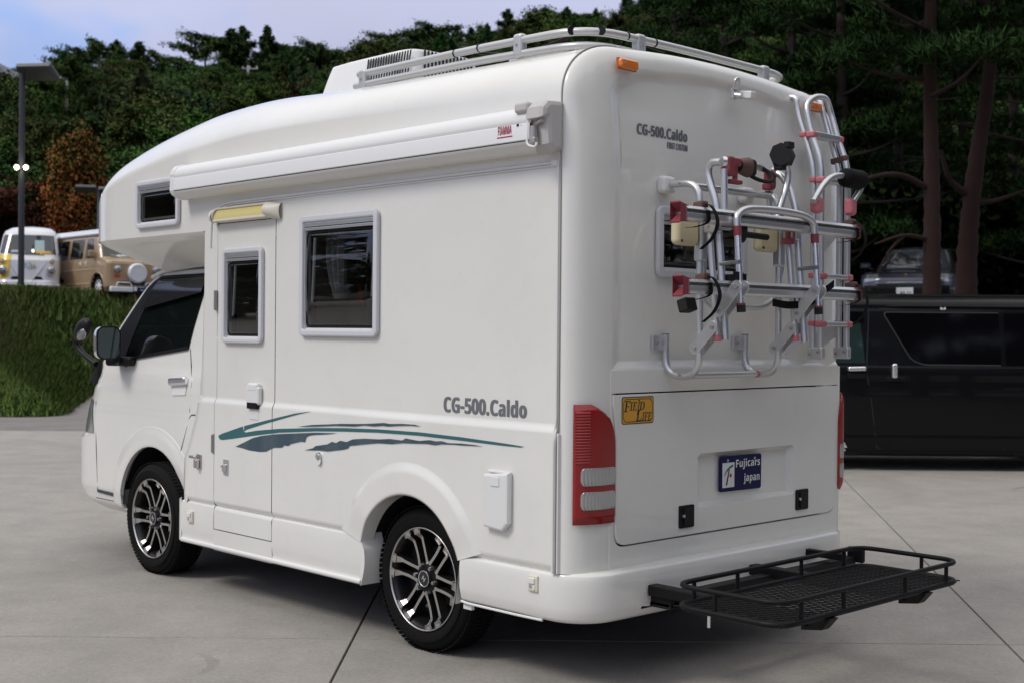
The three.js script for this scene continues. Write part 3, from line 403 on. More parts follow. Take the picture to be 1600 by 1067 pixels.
{
  const teal = std([0.034, 0.13, 0.14], 0.4), streakTex = tex(256, (u, v) => { const n = fbm(u * 3, v * 40, 2.2, 4, 1); const k = smooth(0.35, 0.75, n); return [0.13 + 0.36 * k, 0.23 + 0.28 * k, 0.28 + 0.25 * k]; }, true, [1.2, 4]);
  const torn = new THREE.MeshStandardMaterial({ map: streakTex, roughness: 0.4, side: THREE.DoubleSide }), sh = (a) => a;
  decal('stripe', [[-2.697,0.903],[-2.658,0.917],[-2.446,0.970],[-2.144,1.029],[-1.953,1.065],[-1.804,1.084],[-1.953,1.056],[-2.124,1.019],[-2.262,0.988],[-2.404,0.955],[-2.435,0.942],[-2.414,0.939],[-2.302,0.956],[-2.104,0.977],[-1.768,1.002],[-1.523,1.016],[-1.258,1.026],[-0.948,1.031],[-0.660,1.027],[-0.392,1.019],[-0.258,1.013],[-0.276,1.008],[-0.391,1.008],[-0.660,1.012],[-0.948,1.015],[-1.258,1.010],[-1.522,0.999],[-1.768,0.985],[-2.104,0.957],[-2.342,0.925],[-2.550,0.895],[-2.658,0.881],[-2.690,0.886]], teal);
  decal('stripe', [[-2.518,0.855],[-2.445,0.879],[-2.342,0.914],[-2.262,0.930],[-2.143,0.946],[-1.914,0.966],[-1.768,0.978],[-1.582,0.987],[-1.661,0.976],[-1.768,0.967],[-1.822,0.959],[-1.855,0.946],[-1.858,0.924],[-1.895,0.924],[-1.951,0.913],[-1.989,0.905],[-2.007,0.893],[-2.046,0.896],[-2.065,0.881],[-2.142,0.876],[-2.191,0.858],[-2.211,0.849],[-2.280,0.843],[-2.382,0.844],[-2.444,0.851]], torn, 0.0026);
  decal('stripe', [[-1.863,0.882],[-1.785,0.898],[-1.767,0.910],[-1.660,0.927],[-1.625,0.942],[-1.591,0.937],[-1.556,0.952],[-1.505,0.948],[-1.454,0.965],[-1.355,0.975],[-1.257,0.978],[-1.162,0.986],[-1.069,0.985],[-1.046,0.997],[-1.008,0.994],[-0.948,0.991],[-0.874,1.000],[-0.830,0.997],[-0.787,1.001],[-0.744,0.995],[-0.660,0.999],[-0.577,0.999],[-0.510,0.996],[-0.577,0.994],[-0.660,0.991],[-0.702,0.991],[-0.787,0.987],[-0.837,0.979],[-0.889,0.982],[-0.978,0.977],[-1.069,0.973],[-1.146,0.963],[-1.257,0.960],[-1.354,0.948],[-1.420,0.939],[-1.479,0.932],[-1.487,0.919],[-1.538,0.908],[-1.590,0.901],[-1.660,0.891],[-1.731,0.891]], torn, 0.0032);
  decal('stripe', [[-1.928,0.998],[-1.804,1.015],[-1.662,1.026],[-1.557,1.035],[-1.422,1.042],[-1.323,1.049],[-1.210,1.059],[-1.163,1.057],[-1.070,1.063],[-0.979,1.064],[-0.934,1.058],[-1.009,1.058],[-1.101,1.052],[-1.179,1.044],[-1.210,1.046],[-1.290,1.038],[-1.356,1.039],[-1.438,1.029],[-1.592,1.023],[-1.768,1.009]], torn, 0.0038);
}

// ---------------------------------------------------------------- vehicle shell: horizontal slices. F front, S half width, B rear as functions of y (front towards -x, middle at z = 0)
function shell({ F, S, B, rx, rz, brx = 0.12, brz = 0.15, ys, cut, nSide = 40 }) {
  // u: 0 rear middle .. left rear corner .. left side .. left front corner .. front middle; the right half mirrors it
  const fn = (u, v) => {
    const k = v * (ys.length - 1), j = Math.min(ys.length - 2, Math.floor(k)), y = lerp(ys[j], ys[j + 1], k - j), s = S(y), f = F(y), b = B(y), Rz = Math.min(rz(y), s), Rx = rx(y), Bz = Math.min(brz, s);
    let x, z;
    if (u < 0.08) { x = b; z = lerp(0, s - Bz, u / 0.08); }
    else if (u < 0.2) { const t = (u - 0.08) / 0.12 * Math.PI / 2; x = b - brx * (1 - Math.cos(t)); z = s - Bz + Bz * Math.sin(t); }
    else if (u < 0.7) { x = lerp(b - brx, f + Rx, (u - 0.2) / 0.5); z = s; }
    else if (u < 0.88) { const t = (u - 0.7) / 0.18 * Math.PI / 2; x = f + Rx - Rx * Math.sin(t); z = s - Rz + Rz * Math.cos(t); }
    else { x = f; z = lerp(s - Rz, 0, (u - 0.88) / 0.12); }
    return V(x, y, z);
  };
  const us = [0, 0.04, ...Array.from({ length: 8 }, (_, i) => 0.08 + 0.015 * i), ...Array.from({ length: nSide + 1 }, (_, i) => 0.2 + 0.5 * i / nSide), ...Array.from({ length: 12 }, (_, i) => 0.7 + 0.18 * (i + 1) / 12), 0.91, 0.94, 0.97, 1];
  const vs = []; const sub = Math.max(1, Math.round(70 / ys.length)); for (let j = 0; j < ys.length - 1; j++) { const n = Math.max(1, Math.min(sub, Math.round((ys[j + 1] - ys[j]) / 0.02))); for (let i = 0; i < n; i++) vs.push((j + i / n) / (ys.length - 1)); } vs.push(1);
  const keep = (u, v) => { if (!cut) return true; const p = fn(u, v); return !cut(p.x, p.y, u); };
  const right = (u, v) => { const p = fn(u, v); p.z = -p.z; return p; };
  const geo = () => [surf(fn, 0, 0, { us, vs, keep }), surf(right, 0, 0, { us, vs, keep, flip: true })];
  const side = (x, y, o = 0) => { const s = S(y), f = F(y), Rz = Math.min(rz(y), s), Rx = rx(y), c = f + Rx; let z = s, nx = 0, nz = 1; if (x < c) { const q = clamp((c - x) / Rx); z = s - Rz + Rz * Math.sqrt(1 - q * q); nx = -q * Rz; nz = Math.sqrt(1 - q * q) * Rx; const l = Math.hypot(nx, nz) || 1; nx /= l; nz /= l; } return V(x + nx * o, y, z + nz * o); };
  const front = (z, y, o = 0) => { const s = S(y), f = F(y), Rz = Math.min(rz(y), s), Rx = rx(y), c = s - Rz, a = Math.abs(z); let x = f; if (a > c) { const q = clamp((a - c) / Rz, 0, 0.999); x = f + Rx * (1 - Math.sqrt(1 - q * q)); } return V(x - o, y, z); };
  return { geo, side, front, fn };
}
// four-cornered sheet laid on a mapped surface; corners a (low rear), b (low front), c (high front), d (high rear)
const patch = (map, c, o = 0.004, n = 12, flip = false) => surf((u, v) => { const [A, B, C, D] = c, x = lerp(lerp(A[0], B[0], u), lerp(D[0], C[0], u), v), y = lerp(lerp(A[1], B[1], u), lerp(D[1], C[1], u), v); return map(x, y, o); }, n, n, { flip });

// ---------------------------------------------------------------- cab of the camper
{
  const ZC = -W / 2, HW = 0.88;   // half width at the door
  const F = table([[0.30, -4.78], [0.34, -4.95], [0.42, -5.0], [0.76, -5.0], [0.80, -4.93], [1.0, -4.86], [1.15, -4.78], [1.24, -4.56], [1.3, -4.47], [1.5, -4.31], [1.7, -4.13], [1.82, -3.99], [1.87, -3.86], [1.90, -3.6]]);
  const S = table([[0.30, 0.82], [0.36, 0.868], [0.45, 0.884], [0.95, 0.884], [1.0, 0.878], [1.1, 0.882], [1.2, 0.868], [1.27, 0.848], [1.5, 0.806], [1.8, 0.735], [1.87, 0.70], [1.90, 0.62]]);
  const ys = [0.30, 0.33, 0.36, 0.42, 0.45, 0.55, 0.76, 0.8, 0.95, 1.0, 1.1, 1.2, 1.27, 1.5, 1.8, 1.84, 1.87, 1.9];
  const sh = shell({ F, S, B: () => -2.8, rx: (y) => lerp(0.42, 0.05, smooth(1.14, 1.3, y)), rz: (y) => lerp(0.38, 0.06, smooth(1.14, 1.3, y)), ys, nSide: 90, cut: (x, y) => Math.hypot(x + 3.70, y - 0.345) < 0.435 });
  const cab = part('cab', camper); cab.position.set(0, 0, ZC);
  mesh('cab_body', [...sh.geo(), surf((u, v) => V(lerp(-3.7, -2.8, u), 1.895, lerp(-0.62, 0.62, v)), 4, 4)], M.paint, cab);
  const arch = (s) => { const g = surf((u, v) => { const a = lerp(-0.12, Math.PI + 0.02, u), r = lerp(0.418, 0.55, v); const p = sh.side(-3.70 + r * Math.cos(a), 0.345 + r * Math.sin(a), 0.003 + 0.012 * (v < 0.1 ? 0.75 + 2.5 * v : 1 - smooth(0.4, 1, v)) - 0.004 * smooth(0.9, 1, v)); return p; }, 48, 18, { flip: true }); const l = surf((u, v) => { const a = lerp(-0.12, Math.PI + 0.02, u); const p = sh.side(-3.70 + 0.418 * Math.cos(a), 0.345 + 0.418 * Math.sin(a), 0.012); p.z -= 0.025 * v; return p; }, 48, 2); return s > 0 ? [g, l] : [mirrorZ(g), mirrorZ(l)]; };
  mesh('wheel_arch', [...arch(1), ...arch(-1)], M.paint, cab);
  for (const m of [1, -1]) {
    const t = (g) => m > 0 ? g : mirrorZ(g), add = (n, g, mat, p = cab) => mesh(n, (Array.isArray(g) ? g : [g]).map(t), mat, p);
    add('side_window', [patch(sh.side, [[-3.366, 1.372], [-4.33, 1.266], [-4.03, 1.735], [-3.31, 1.74]], 0.004), patch(sh.side, [[-3.31, 1.74], [-4.03, 1.735], [-3.90, 1.82], [-3.33, 1.825]], 0.004)], M.glassDark);
    add('window_surround', [patch(sh.side, [[-3.366, 1.368], [-4.35, 1.258], [-4.35, 1.275], [-3.362, 1.392]], 0.010), patch(sh.side, [[-4.15, 1.262], [-4.36, 1.258], [-4.275, 1.482], [-4.12, 1.36]], 0.009), patch(sh.side, [[-4.12, 1.36], [-4.275, 1.482], [-4.03, 1.752], [-3.97, 1.70]], 0.009), patch(sh.side, [[-3.97, 1.70], [-4.03, 1.752], [-3.89, 1.832], [-3.88, 1.80]], 0.009), patch(sh.side, [[-3.32, 1.812], [-3.89, 1.815], [-3.885, 1.832], [-3.33, 1.835]], 0.010)], M.black);
    add('rain_visor', patch((x, y, o) => sh.side(x, y, o + 0.02 * smooth(1.82, 1.7, y)), [[-3.31, 1.715], [-4.0, 1.62], [-3.90, 1.80], [-3.31, 1.815]], 0.012), phys([0.03, 0.03, 0.035], 0.08, { transmission: 0.3, thickness: 0 }));
    add('door_handle', [(() => { const p = sh.side(-3.40, 1.18, 0.012); return rbox(0.2, 0.052, 0.04, 0.016, [p.x, p.y, p.z], [0, 0, 0.07]); })()], M.chrome);
    add('handle_pocket', patch(sh.side, [[-3.31, 1.10], [-3.47, 1.09], [-3.47, 1.15], [-3.31, 1.155]], 0.004), M.trim);
    const line = (pts, r = 0.004) => tube(pts.map(([x, y]) => { const p = sh.side(x, y, -0.0005); return [p.x, p.y, p.z]; }), r, 0.03, 6);
    add('door_gap', [line([[-4.36, 1.255], [-4.50, 1.20], [-4.49, 1.0], [-4.465, 0.7], [-4.445, 0.43]], 0.004), line([[-3.35, 1.374], [-3.29, 1.24], [-3.255, 1.16], [-3.27, 1.0]], 0.003)], M.gap);
    add('bumper_gap', patch(sh.side, [[-4.10, 0.398], [-4.45, 0.41], [-4.45, 0.43], [-4.10, 0.424]], 0.006), std([0.05, 0.055, 0.065], 0.5));
    add('fuel_flap_gap', [line([[-3.365, 0.75], [-3.255, 0.985], [-3.20, 0.985]], 0.004)], M.gap);
    add('headlight', patch(sh.side, [[-4.50, 0.80], [-4.88, 0.80], [-4.78, 1.04], [-4.54, 1.02]], 0.006, 14), M.clearLens);
    add('roof_gutter', [tube([[-4.0, 1.825, 0.735], [-3.88, 1.862, 0.725], [-3.5, 1.885, 0.72], [-2.95, 1.895, 0.72]], 0.012, 0.1, 8), tube([1.36, 1.45, 1.52, 1.62, 1.72, 1.8, 1.83].map((y) => { const p = sh.side(F(y) + 0.03, y, 0.004); return [p.x, p.y, p.z]; }), 0.008, 0.1, 8)], M.trim);
  }
  mesh('windscreen', [patch(sh.front, [[0.7, 1.27], [-0.7, 1.27], [-0.62, 1.81], [0.62, 1.81]], 0.004, 16)], M.glassDark, cab);
  // seat and steering wheel hint seen through the glass are too dark in the photograph to be told apart
  const mir = part('door_mirror', camper);
  const [mx, my, mz] = [-4.03, 1.402, 0.0], facing = (g) => { g.scale(0.82, 0.9, 0.9); g.rotateY(Math.PI / 2 - 0.15); g.translate(mx - 0.03, my, mz); return g; };   // drawn facing +z, turned towards the driver
  mesh('mirror_shell', facing((() => { const g = new THREE.SphereGeometry(1, 32, 24); const P = g.attributes.position, e = (v, k) => Math.sign(v) * Math.pow(Math.abs(v), k); for (let i = 0; i < P.count; i++) P.setXYZ(i, e(P.getX(i), 0.5) * 0.093, e(P.getY(i), 0.5) * 0.116, Math.min(0.02, e(P.getZ(i), 0.8) * 0.13)); g.computeVertexNormals(); return g; })()), M.chrome, mir);
  mesh('mirror_rim', facing(move(plate(rrect(-0.094, 0.094, -0.118, 0.118, 0.06), 0.014, 0.005), 0, 0, 0.012)), M.black, mir);
  mesh('mirror_glass', facing(move(plate(rrect(-0.084, 0.084, -0.107, 0.107, 0.052), 0.004, 0.0015), 0, 0, 0.0235)), std([0.055, 0.07, 0.075], 0.03, 0.9), mir);
  mesh('mirror_foot', [rbox(0.2, 0.06, 0.16, 0.02, [-4.1, 1.285, -0.14], [0, 0.5, 0]), tube([[-4.05, 1.30, -0.05], [-4.12, 1.27, -0.18]], 0.03, 0.02, 8)], M.black, mir);
  const fm = part('corner_mirror', camper);
  mesh('stalk_foot', (() => { const g = new THREE.ConeGeometry(0.06, 0.17, 14); g.scale(1, 1, 0.7); g.rotateZ(-0.25); g.translate(-4.53, 1.22, -0.17); g.rotateX(0); return g; })(), M.black, fm);
  mesh('stalk', tube([[-4.53, 1.255, -0.15], [-4.62, 1.30, -0.13], [-4.72, 1.36, -0.11], [-4.73, 1.42, -0.1], [-4.71, 1.46, -0.1]], 0.02, 0.06, 10), M.black, fm);
  mesh('mirror_shell', (() => { const g = new THREE.SphereGeometry(0.12, 24, 16); g.scale(0.95, 0.55, 0.35); g.rotateZ(0.55); g.translate(-4.62, 1.478, -0.1); return g; })(), M.black, fm);
  mesh('mirror_glass', (() => { const g = new THREE.SphereGeometry(0.1, 24, 16); g.scale(0.62, 0.32, 0.3); g.rotateZ(0.6); g.translate(-4.595, 1.452, -0.085); return g; })(), std([0.35, 0.36, 0.36], 0.1, 0.8), fm);
  // fairing that blends the narrow cab into the wide box
  const outer = table([[0.5, -3.035], [0.75, -2.995], [0.95, -2.915], [1.1, -2.872], [1.12, -2.88], [2.06, -2.88]]), inner = table([[0.5, -3.24], [0.62, -3.28], [0.745, -3.29], [0.99, -3.14], [1.2, -3.10], [1.5, -3.05], [1.86, -3.0], [2.06, -2.95]]);
  mesh('cab_fairing', surf((u, v) => { const y = lerp(0.5, 2.06, v), t = Math.sin(u * Math.PI / 2), zi = Math.min(-0.1, sh.side(inner(y), Math.min(y, 1.86), 0).z + ZC) + 0.006; return V(lerp(outer(y), inner(y), u), y, lerp(wz(y, 0) - 0.0015, zi, 1 - Math.cos(u * Math.PI / 2) )); }, 14, 60, { flip: false }), M.white, camper);
}

// ---------------------------------------------------------------- wheels
const treadTex = tex(256, (u, v) => { const a = Math.abs(((u * 8) % 1) - 0.5) > 0.41 ? 0 : 1, b = ((v * 4 + 0.3 * Math.sin(u * 25)) % 1 + 1) % 1 > 0.86 ? 0 : 1; const k = a * b; return [k, k, k]; }, false, [1, 16]);
function lathe(pts, seg = 64) { const g = new THREE.LatheGeometry(pts.map(([r, z]) => new THREE.Vector2(r, z)), seg); g.rotateX(Math.PI / 2); return g; }   // axis along z; profile is [radius, z]
function makeWheel(name, R = 0.338, rim = 0.24, wd = 0.195) {
  const w = part(name, camper);
  mesh('tyre', lathe([[rim - 0.012, -wd], [rim + 0.03, -wd], [R - 0.045, -wd + 0.002], [R - 0.012, -wd + 0.02], [R - 0.001, -wd + 0.04], [R, -wd / 2], [R - 0.001, -0.04], [R - 0.012, -0.02], [R - 0.028, -0.007], [R - 0.05, 0.002], [rim + 0.045, 0.006], [rim + 0.02, 0.001], [rim + 0.004, -0.008], [rim - 0.006, -0.012], [rim - 0.012, -0.02]], 96), M.rubber, w);
  const bl = []; for (let k = 0; k < 84; k++) { const a = k / 84 * Math.PI * 2; for (const [z, dz] of [[-0.03, 0.028], [-wd + 0.03, 0.028], [-0.075, 0.035], [-wd + 0.08, 0.035]]) { const g = new THREE.BoxGeometry(0.017, 0.006, dz); g.rotateZ(-0.0); g.translate(0, R + 0.001, z); g.rotateZ(a + (z < -0.06 ? 0.03 : 0)); bl.push(g); } }
  mesh('tread', bl, M.rubber, w).userData.kind = 'stuff';
  mesh('sidewall_ring', lathe([[R - 0.052, 0.0025], [R - 0.05, 0.006], [R - 0.046, 0.006], [R - 0.044, 0.001]], 96), M.rubber, w);
  mesh('rim_barrel', lathe([[rim - 0.004, -0.012], [rim - 0.012, -0.012], [rim - 0.02, -0.03], [rim - 0.03, -0.06], [rim - 0.035, -0.15], [0.06, -0.152]], 64), std([0.012, 0.012, 0.013], 0.35, 0.3), w);
  mesh('rim_lip', [lathe([[rim - 0.003, -0.014], [rim + 0.002, -0.004], [rim + 0.001, 0.0], [rim - 0.004, 0.0], [rim - 0.006, -0.008]], 96)], M.machined, w);
  mesh('brake_disc', [lathe([[0.14, -0.11], [0.14, -0.1], [0.05, -0.1]], 40)], std([0.10, 0.10, 0.10], 0.5, 0.8), w);
  for (let p = 0; p < 6; p++) for (const s of [-1, 1]) {
    // each of the six pairs: two curved arms that run from beside the hub out to the lip, spreading apart
    const a0 = p * Math.PI / 3 + Math.PI / 6 * 0.5; const pts = [];
    const prof = (t) => { const r = lerp(0.062, rim - 0.004, t); const off = s * (0.030 + 0.008 * t - 0.005 * Math.sin(Math.PI * t)); return [r, off]; };
    const dip = (t) => -0.030 + 0.004 * t + 0.024 * smooth(0.70, 0.88, t) - 0.005 * Math.sin(t * Math.PI);
    const half = (t) => lerp(0.0072, 0.008, t) + 0.0085 * smooth(0.66, 0.84, t) + (t < 0.15 ? 0.003 * (1 - t / 0.15) : 0);
    const arm = (z0, z1, sh) => surf((u, v) => { const t = u, [r, off] = prof(t), h = half(t) * sh; return V(off + lerp(-h, h, v), r, dip(t)); }, 22, 1);
    const cheek = (e) => surf((u, v) => { const t = u, [r, off] = prof(t), h = half(t); return V(off + e * (h + 0.003 * v), r, dip(t) - 0.05 * v); }, 22, 2);
    const turn = (g) => { g.rotateZ(a0); return g; };
    mesh('spoke', turn(merge([arm(0, 0, 0.94)])), M.machined, w);
    mesh('spoke_side', turn(merge([cheek(1), cheek(-1)])), std([0.014, 0.014, 0.015], 0.3, 0.2), w);
    const r0 = rim - 0.033, off = s * 0.037; const q = poly([[off - 0.02, r0], [off + 0.02, r0], [off + 0.024, r0 + 0.026], [off - 0.024, r0 + 0.026]]); q.holes.push(poly([[off - 0.0165, r0 + 0.0035], [off + 0.0165, r0 + 0.0035], [off + 0.02, r0 + 0.022], [off - 0.02, r0 + 0.022]], THREE.Path));
    mesh('rim_pocket', turn(move(plate(q, 0.006, 0.001), 0, 0, -0.009)), M.machined, w);
    mesh('rim_pocket_inner', turn(move(new THREE.ShapeGeometry(poly([[off - 0.02, r0], [off + 0.02, r0], [off + 0.024, r0 + 0.026], [off - 0.024, r0 + 0.026]])), 0, 0, -0.0075)), M.dark, w);
  }
  mesh('hub', lathe([[0.075, -0.06], [0.075, -0.04], [0.068, -0.03], [0.05, -0.026], [0, -0.026]], 40), M.black, w);
  mesh('hub_cap', lathe([[0.037, -0.028], [0.037, -0.016], [0.034, -0.012], [0, -0.0115]], 36), std([0.03, 0.03, 0.032], 0.3, 0.3), w);
  mesh('hub_ring', lathe([[0.037, -0.0115], [0.0385, -0.010], [0.035, -0.010], [0.034, -0.0115]], 36), M.alu, w);
  mesh('hub_emblem', [[-0.005, 0.006], [0.005, -0.006]].map(([dx, dy], k) => rbox(0.024, 0.005, 0.002, 0.001, [dx, dy, -0.0105], [0, 0, 0.75])).concat([rbox(0.026, 0.004, 0.002, 0.001, [0, 0, -0.0105], [0, 0, -0.9])]), M.alu, w);
  for (let k = 0; k < 6; k++) { const a = k * Math.PI / 3 + 0.26 + Math.PI / 6; mesh('lug_nut', [cyl([0.066 * Math.cos(a), 0.066 * Math.sin(a), -0.03], [0.066 * Math.cos(a), 0.066 * Math.sin(a), -0.008], 0.0105, 0.009, 6)], std([0.4, 0.4, 0.41], 0.3, 0.9), w); }
  return w;
}
const wheel = makeWheel('wheel'); wheel.position.set(-1.0, 0.338, -0.048); wheel.rotation.z = 0.1;
{ const c = wheel.clone(); camper.add(c); c.position.set(-3.575, 0.338, -0.048); c.rotation.z = 0.28; for (const x of [-1.0, -3.575]) { const r = wheel.clone(); camper.add(r); r.position.set(x, 0.338, -W + 0.048); r.rotation.set(0, Math.PI, 0.4); } }
mesh('axle', cyl([-1.0, 0.33, -0.2], [-1.0, 0.33, -W + 0.2], 0.05), M.dark, camper);

// ---------------------------------------------------------------- roof: air conditioner and rails
{
  const A = part('air_conditioner', camper), X0 = -2.95, X1 = -1.95, Z0 = -0.73, Z1 = -1.30;
  const topY = (x) => lerp(3.08, 3.065, (x - X0) / (X1 - X0)), foot = 2.76;
  // tapered rounded cover: u round the outline, v from foot to crown
  const cov = (u, v) => { const h = Math.min(1, v / 0.8), cap = clamp((v - 0.8) / 0.2), slope = 0.16 * h; const a = -u * Math.PI * 2 + Math.PI * 0.25; const cx = (X0 + X1) / 2 + slope * 0.5, hx = (X1 - X0) / 2 - slope * 0.45, hz = (Z0 - Z1) / 2 - 0.02 * h; const e = 0.28, c = Math.cos(a), s = Math.sin(a); const k = 1 - 0.03 * Math.pow(h, 4) - cap * 0.97; const y = lerp(foot, 3.07, h) + (cap ? 0.02 * Math.sin(Math.min(1, cap * 4) * Math.PI / 2) : 0); return V(cx + Math.sign(c) * Math.pow(Math.abs(c), e) * hx * k, y, (Z0 + Z1) / 2 + Math.sign(s) * Math.pow(Math.abs(s), e) * hz * k); };
  mesh('cover', surf(cov, 128, 30, { flip: false }), std([0.78, 0.78, 0.77], 0.45), A);
  for (let k = 0; k < 17; k++) { const x = -2.36 + k * 0.024; mesh('vent_slot', rbox(0.011, 0.15, 0.004, 0.0015, [x - 0.0, 2.985, Z0 - 0.0125], [-0.07, 0, -0.12]), M.gap, A); }
  for (let k = 0; k < 14; k++) { const z = Z0 - 0.1 - k * 0.027; mesh('vent_slot', rbox(0.006, 0.16, 0.012, 0.0015, [X1 + 0.006, 2.985, z], [0, 0, 0.0]), M.gap, A); }
}
{
  const R = part('roof_rail', camper), rail = std([0.56, 0.56, 0.55], 0.35, 0.45);
  const side = (z) => [[-1.80, 2.752, z], [-1.0, 2.752, z], [-0.155, 2.742, z]];
  mesh('lower_tube', tube([[-1.81, 2.765, -0.25], [-0.9, 2.762, -0.25], [-0.16, 2.738, -0.25], [-0.16, 2.745, -0.9], [-0.16, 2.738, -W + 0.25], [-0.5, 2.738, -W + 0.25]], 0.0185, 0.2, 14), rail, R);
  mesh('upper_tube', tube([[-1.78, 2.822, -0.25], [-0.9, 2.82, -0.25], [-0.16, 2.803, -0.25], [-0.16, 2.81, -0.9], [-0.16, 2.803, -W + 0.25], [-0.42, 2.803, -W + 0.25]], 0.0185, 0.22, 14), rail, R);
  for (const [x, z, tx] of [[-0.58, -0.25, 1], [-1.735, -0.25, 1], [-0.16, -0.585, 0], [-0.16, -1.535, 0]]) { mesh('bracket', tx ? [rbox(0.06, 0.11, 0.045, 0.016, [x, 2.788, z])] : [rbox(0.045, 0.11, 0.06, 0.016, [x, 2.774, z])], rail, R); mesh('bolt', tx ? cyl([x, 2.79, z + 0.02], [x, 2.79, z + 0.027], 0.006) : cyl([x + 0.02, 2.775, z], [x + 0.027, 2.775, z], 0.006), M.seal, R); }
  mesh('cable', tube([[-1.0, 2.835, -0.25], [-0.98, 2.85, -0.26], [-0.9, 2.81, -0.29], [-0.7, 2.775, -0.32], [-0.5, 2.785, -0.33], [-0.3, 2.83, -0.36], [-0.2, 2.81, -0.5], [-0.19, 2.79, -0.8]], 0.007, 0.08, 8), M.black, R);
  for (const p of [[-1.02, 2.82, -0.25, 1], [-0.85, 2.82, -0.25, 1], [-0.26, 2.808, -0.25, 1], [-0.163, 2.806, -0.34, 0], [-0.16, 2.808, -0.5, 0], [-0.16, 2.808, -0.69, 0]]) mesh('cable_tie', cyl(p[3] ? [p[0] - 0.004, p[1], p[2]] : [p[0], p[1], p[2] - 0.004], p[3] ? [p[0] + 0.004, p[1], p[2]] : [p[0], p[1], p[2] + 0.004], 0.0205), M.black, R);
  mesh('luggage_bar', tube([[-0.9, 2.80, -0.5], [-0.45, 2.81, -0.5]], 0.014, 0.02, 8), rail, R);
}
// high marker lights and the roof hatch latch at the back
for (const z of [-0.305, -W + 0.31]) { const p = part('marker_light', camper), y = 2.628; mesh('marker_lens', rbox(0.03, 0.042, 0.115, 0.013, [0.022, y, z], [0, 0, 0.12]), M.orange, p); mesh('marker_base', rbox(0.012, 0.05, 0.12, 0.005, [0.012, y, z], [0, 0, 0.12]), std([0.45, 0.1, 0.01], 0.4), p); mesh('marker_screw', cyl([0.03, y, z + 0.035], [0.04, y, z + 0.035], 0.005), M.seal, p); }
{ const p = part('rear_camera', camper); mesh('camera_foot', [rbox(0.02, 0.05, 0.035, 0.005, [0.012, 2.605, -1.06]), cyl([0.015, 2.6, -1.06], [0.05, 2.59, -1.065], 0.014)], M.alu, p); mesh('camera_hoop', tube([[0.02, 2.625, -1.045], [0.035, 2.67, -1.04], [0.035, 2.675, -1.07], [0.02, 2.625, -1.075]], 0.007, 0.02, 8), M.alu, p); mesh('camera_body', rbox(0.07, 0.036, 0.04, 0.006, [0.055, 2.6, -1.105], [0, 0, -0.15]), M.trim, p); }

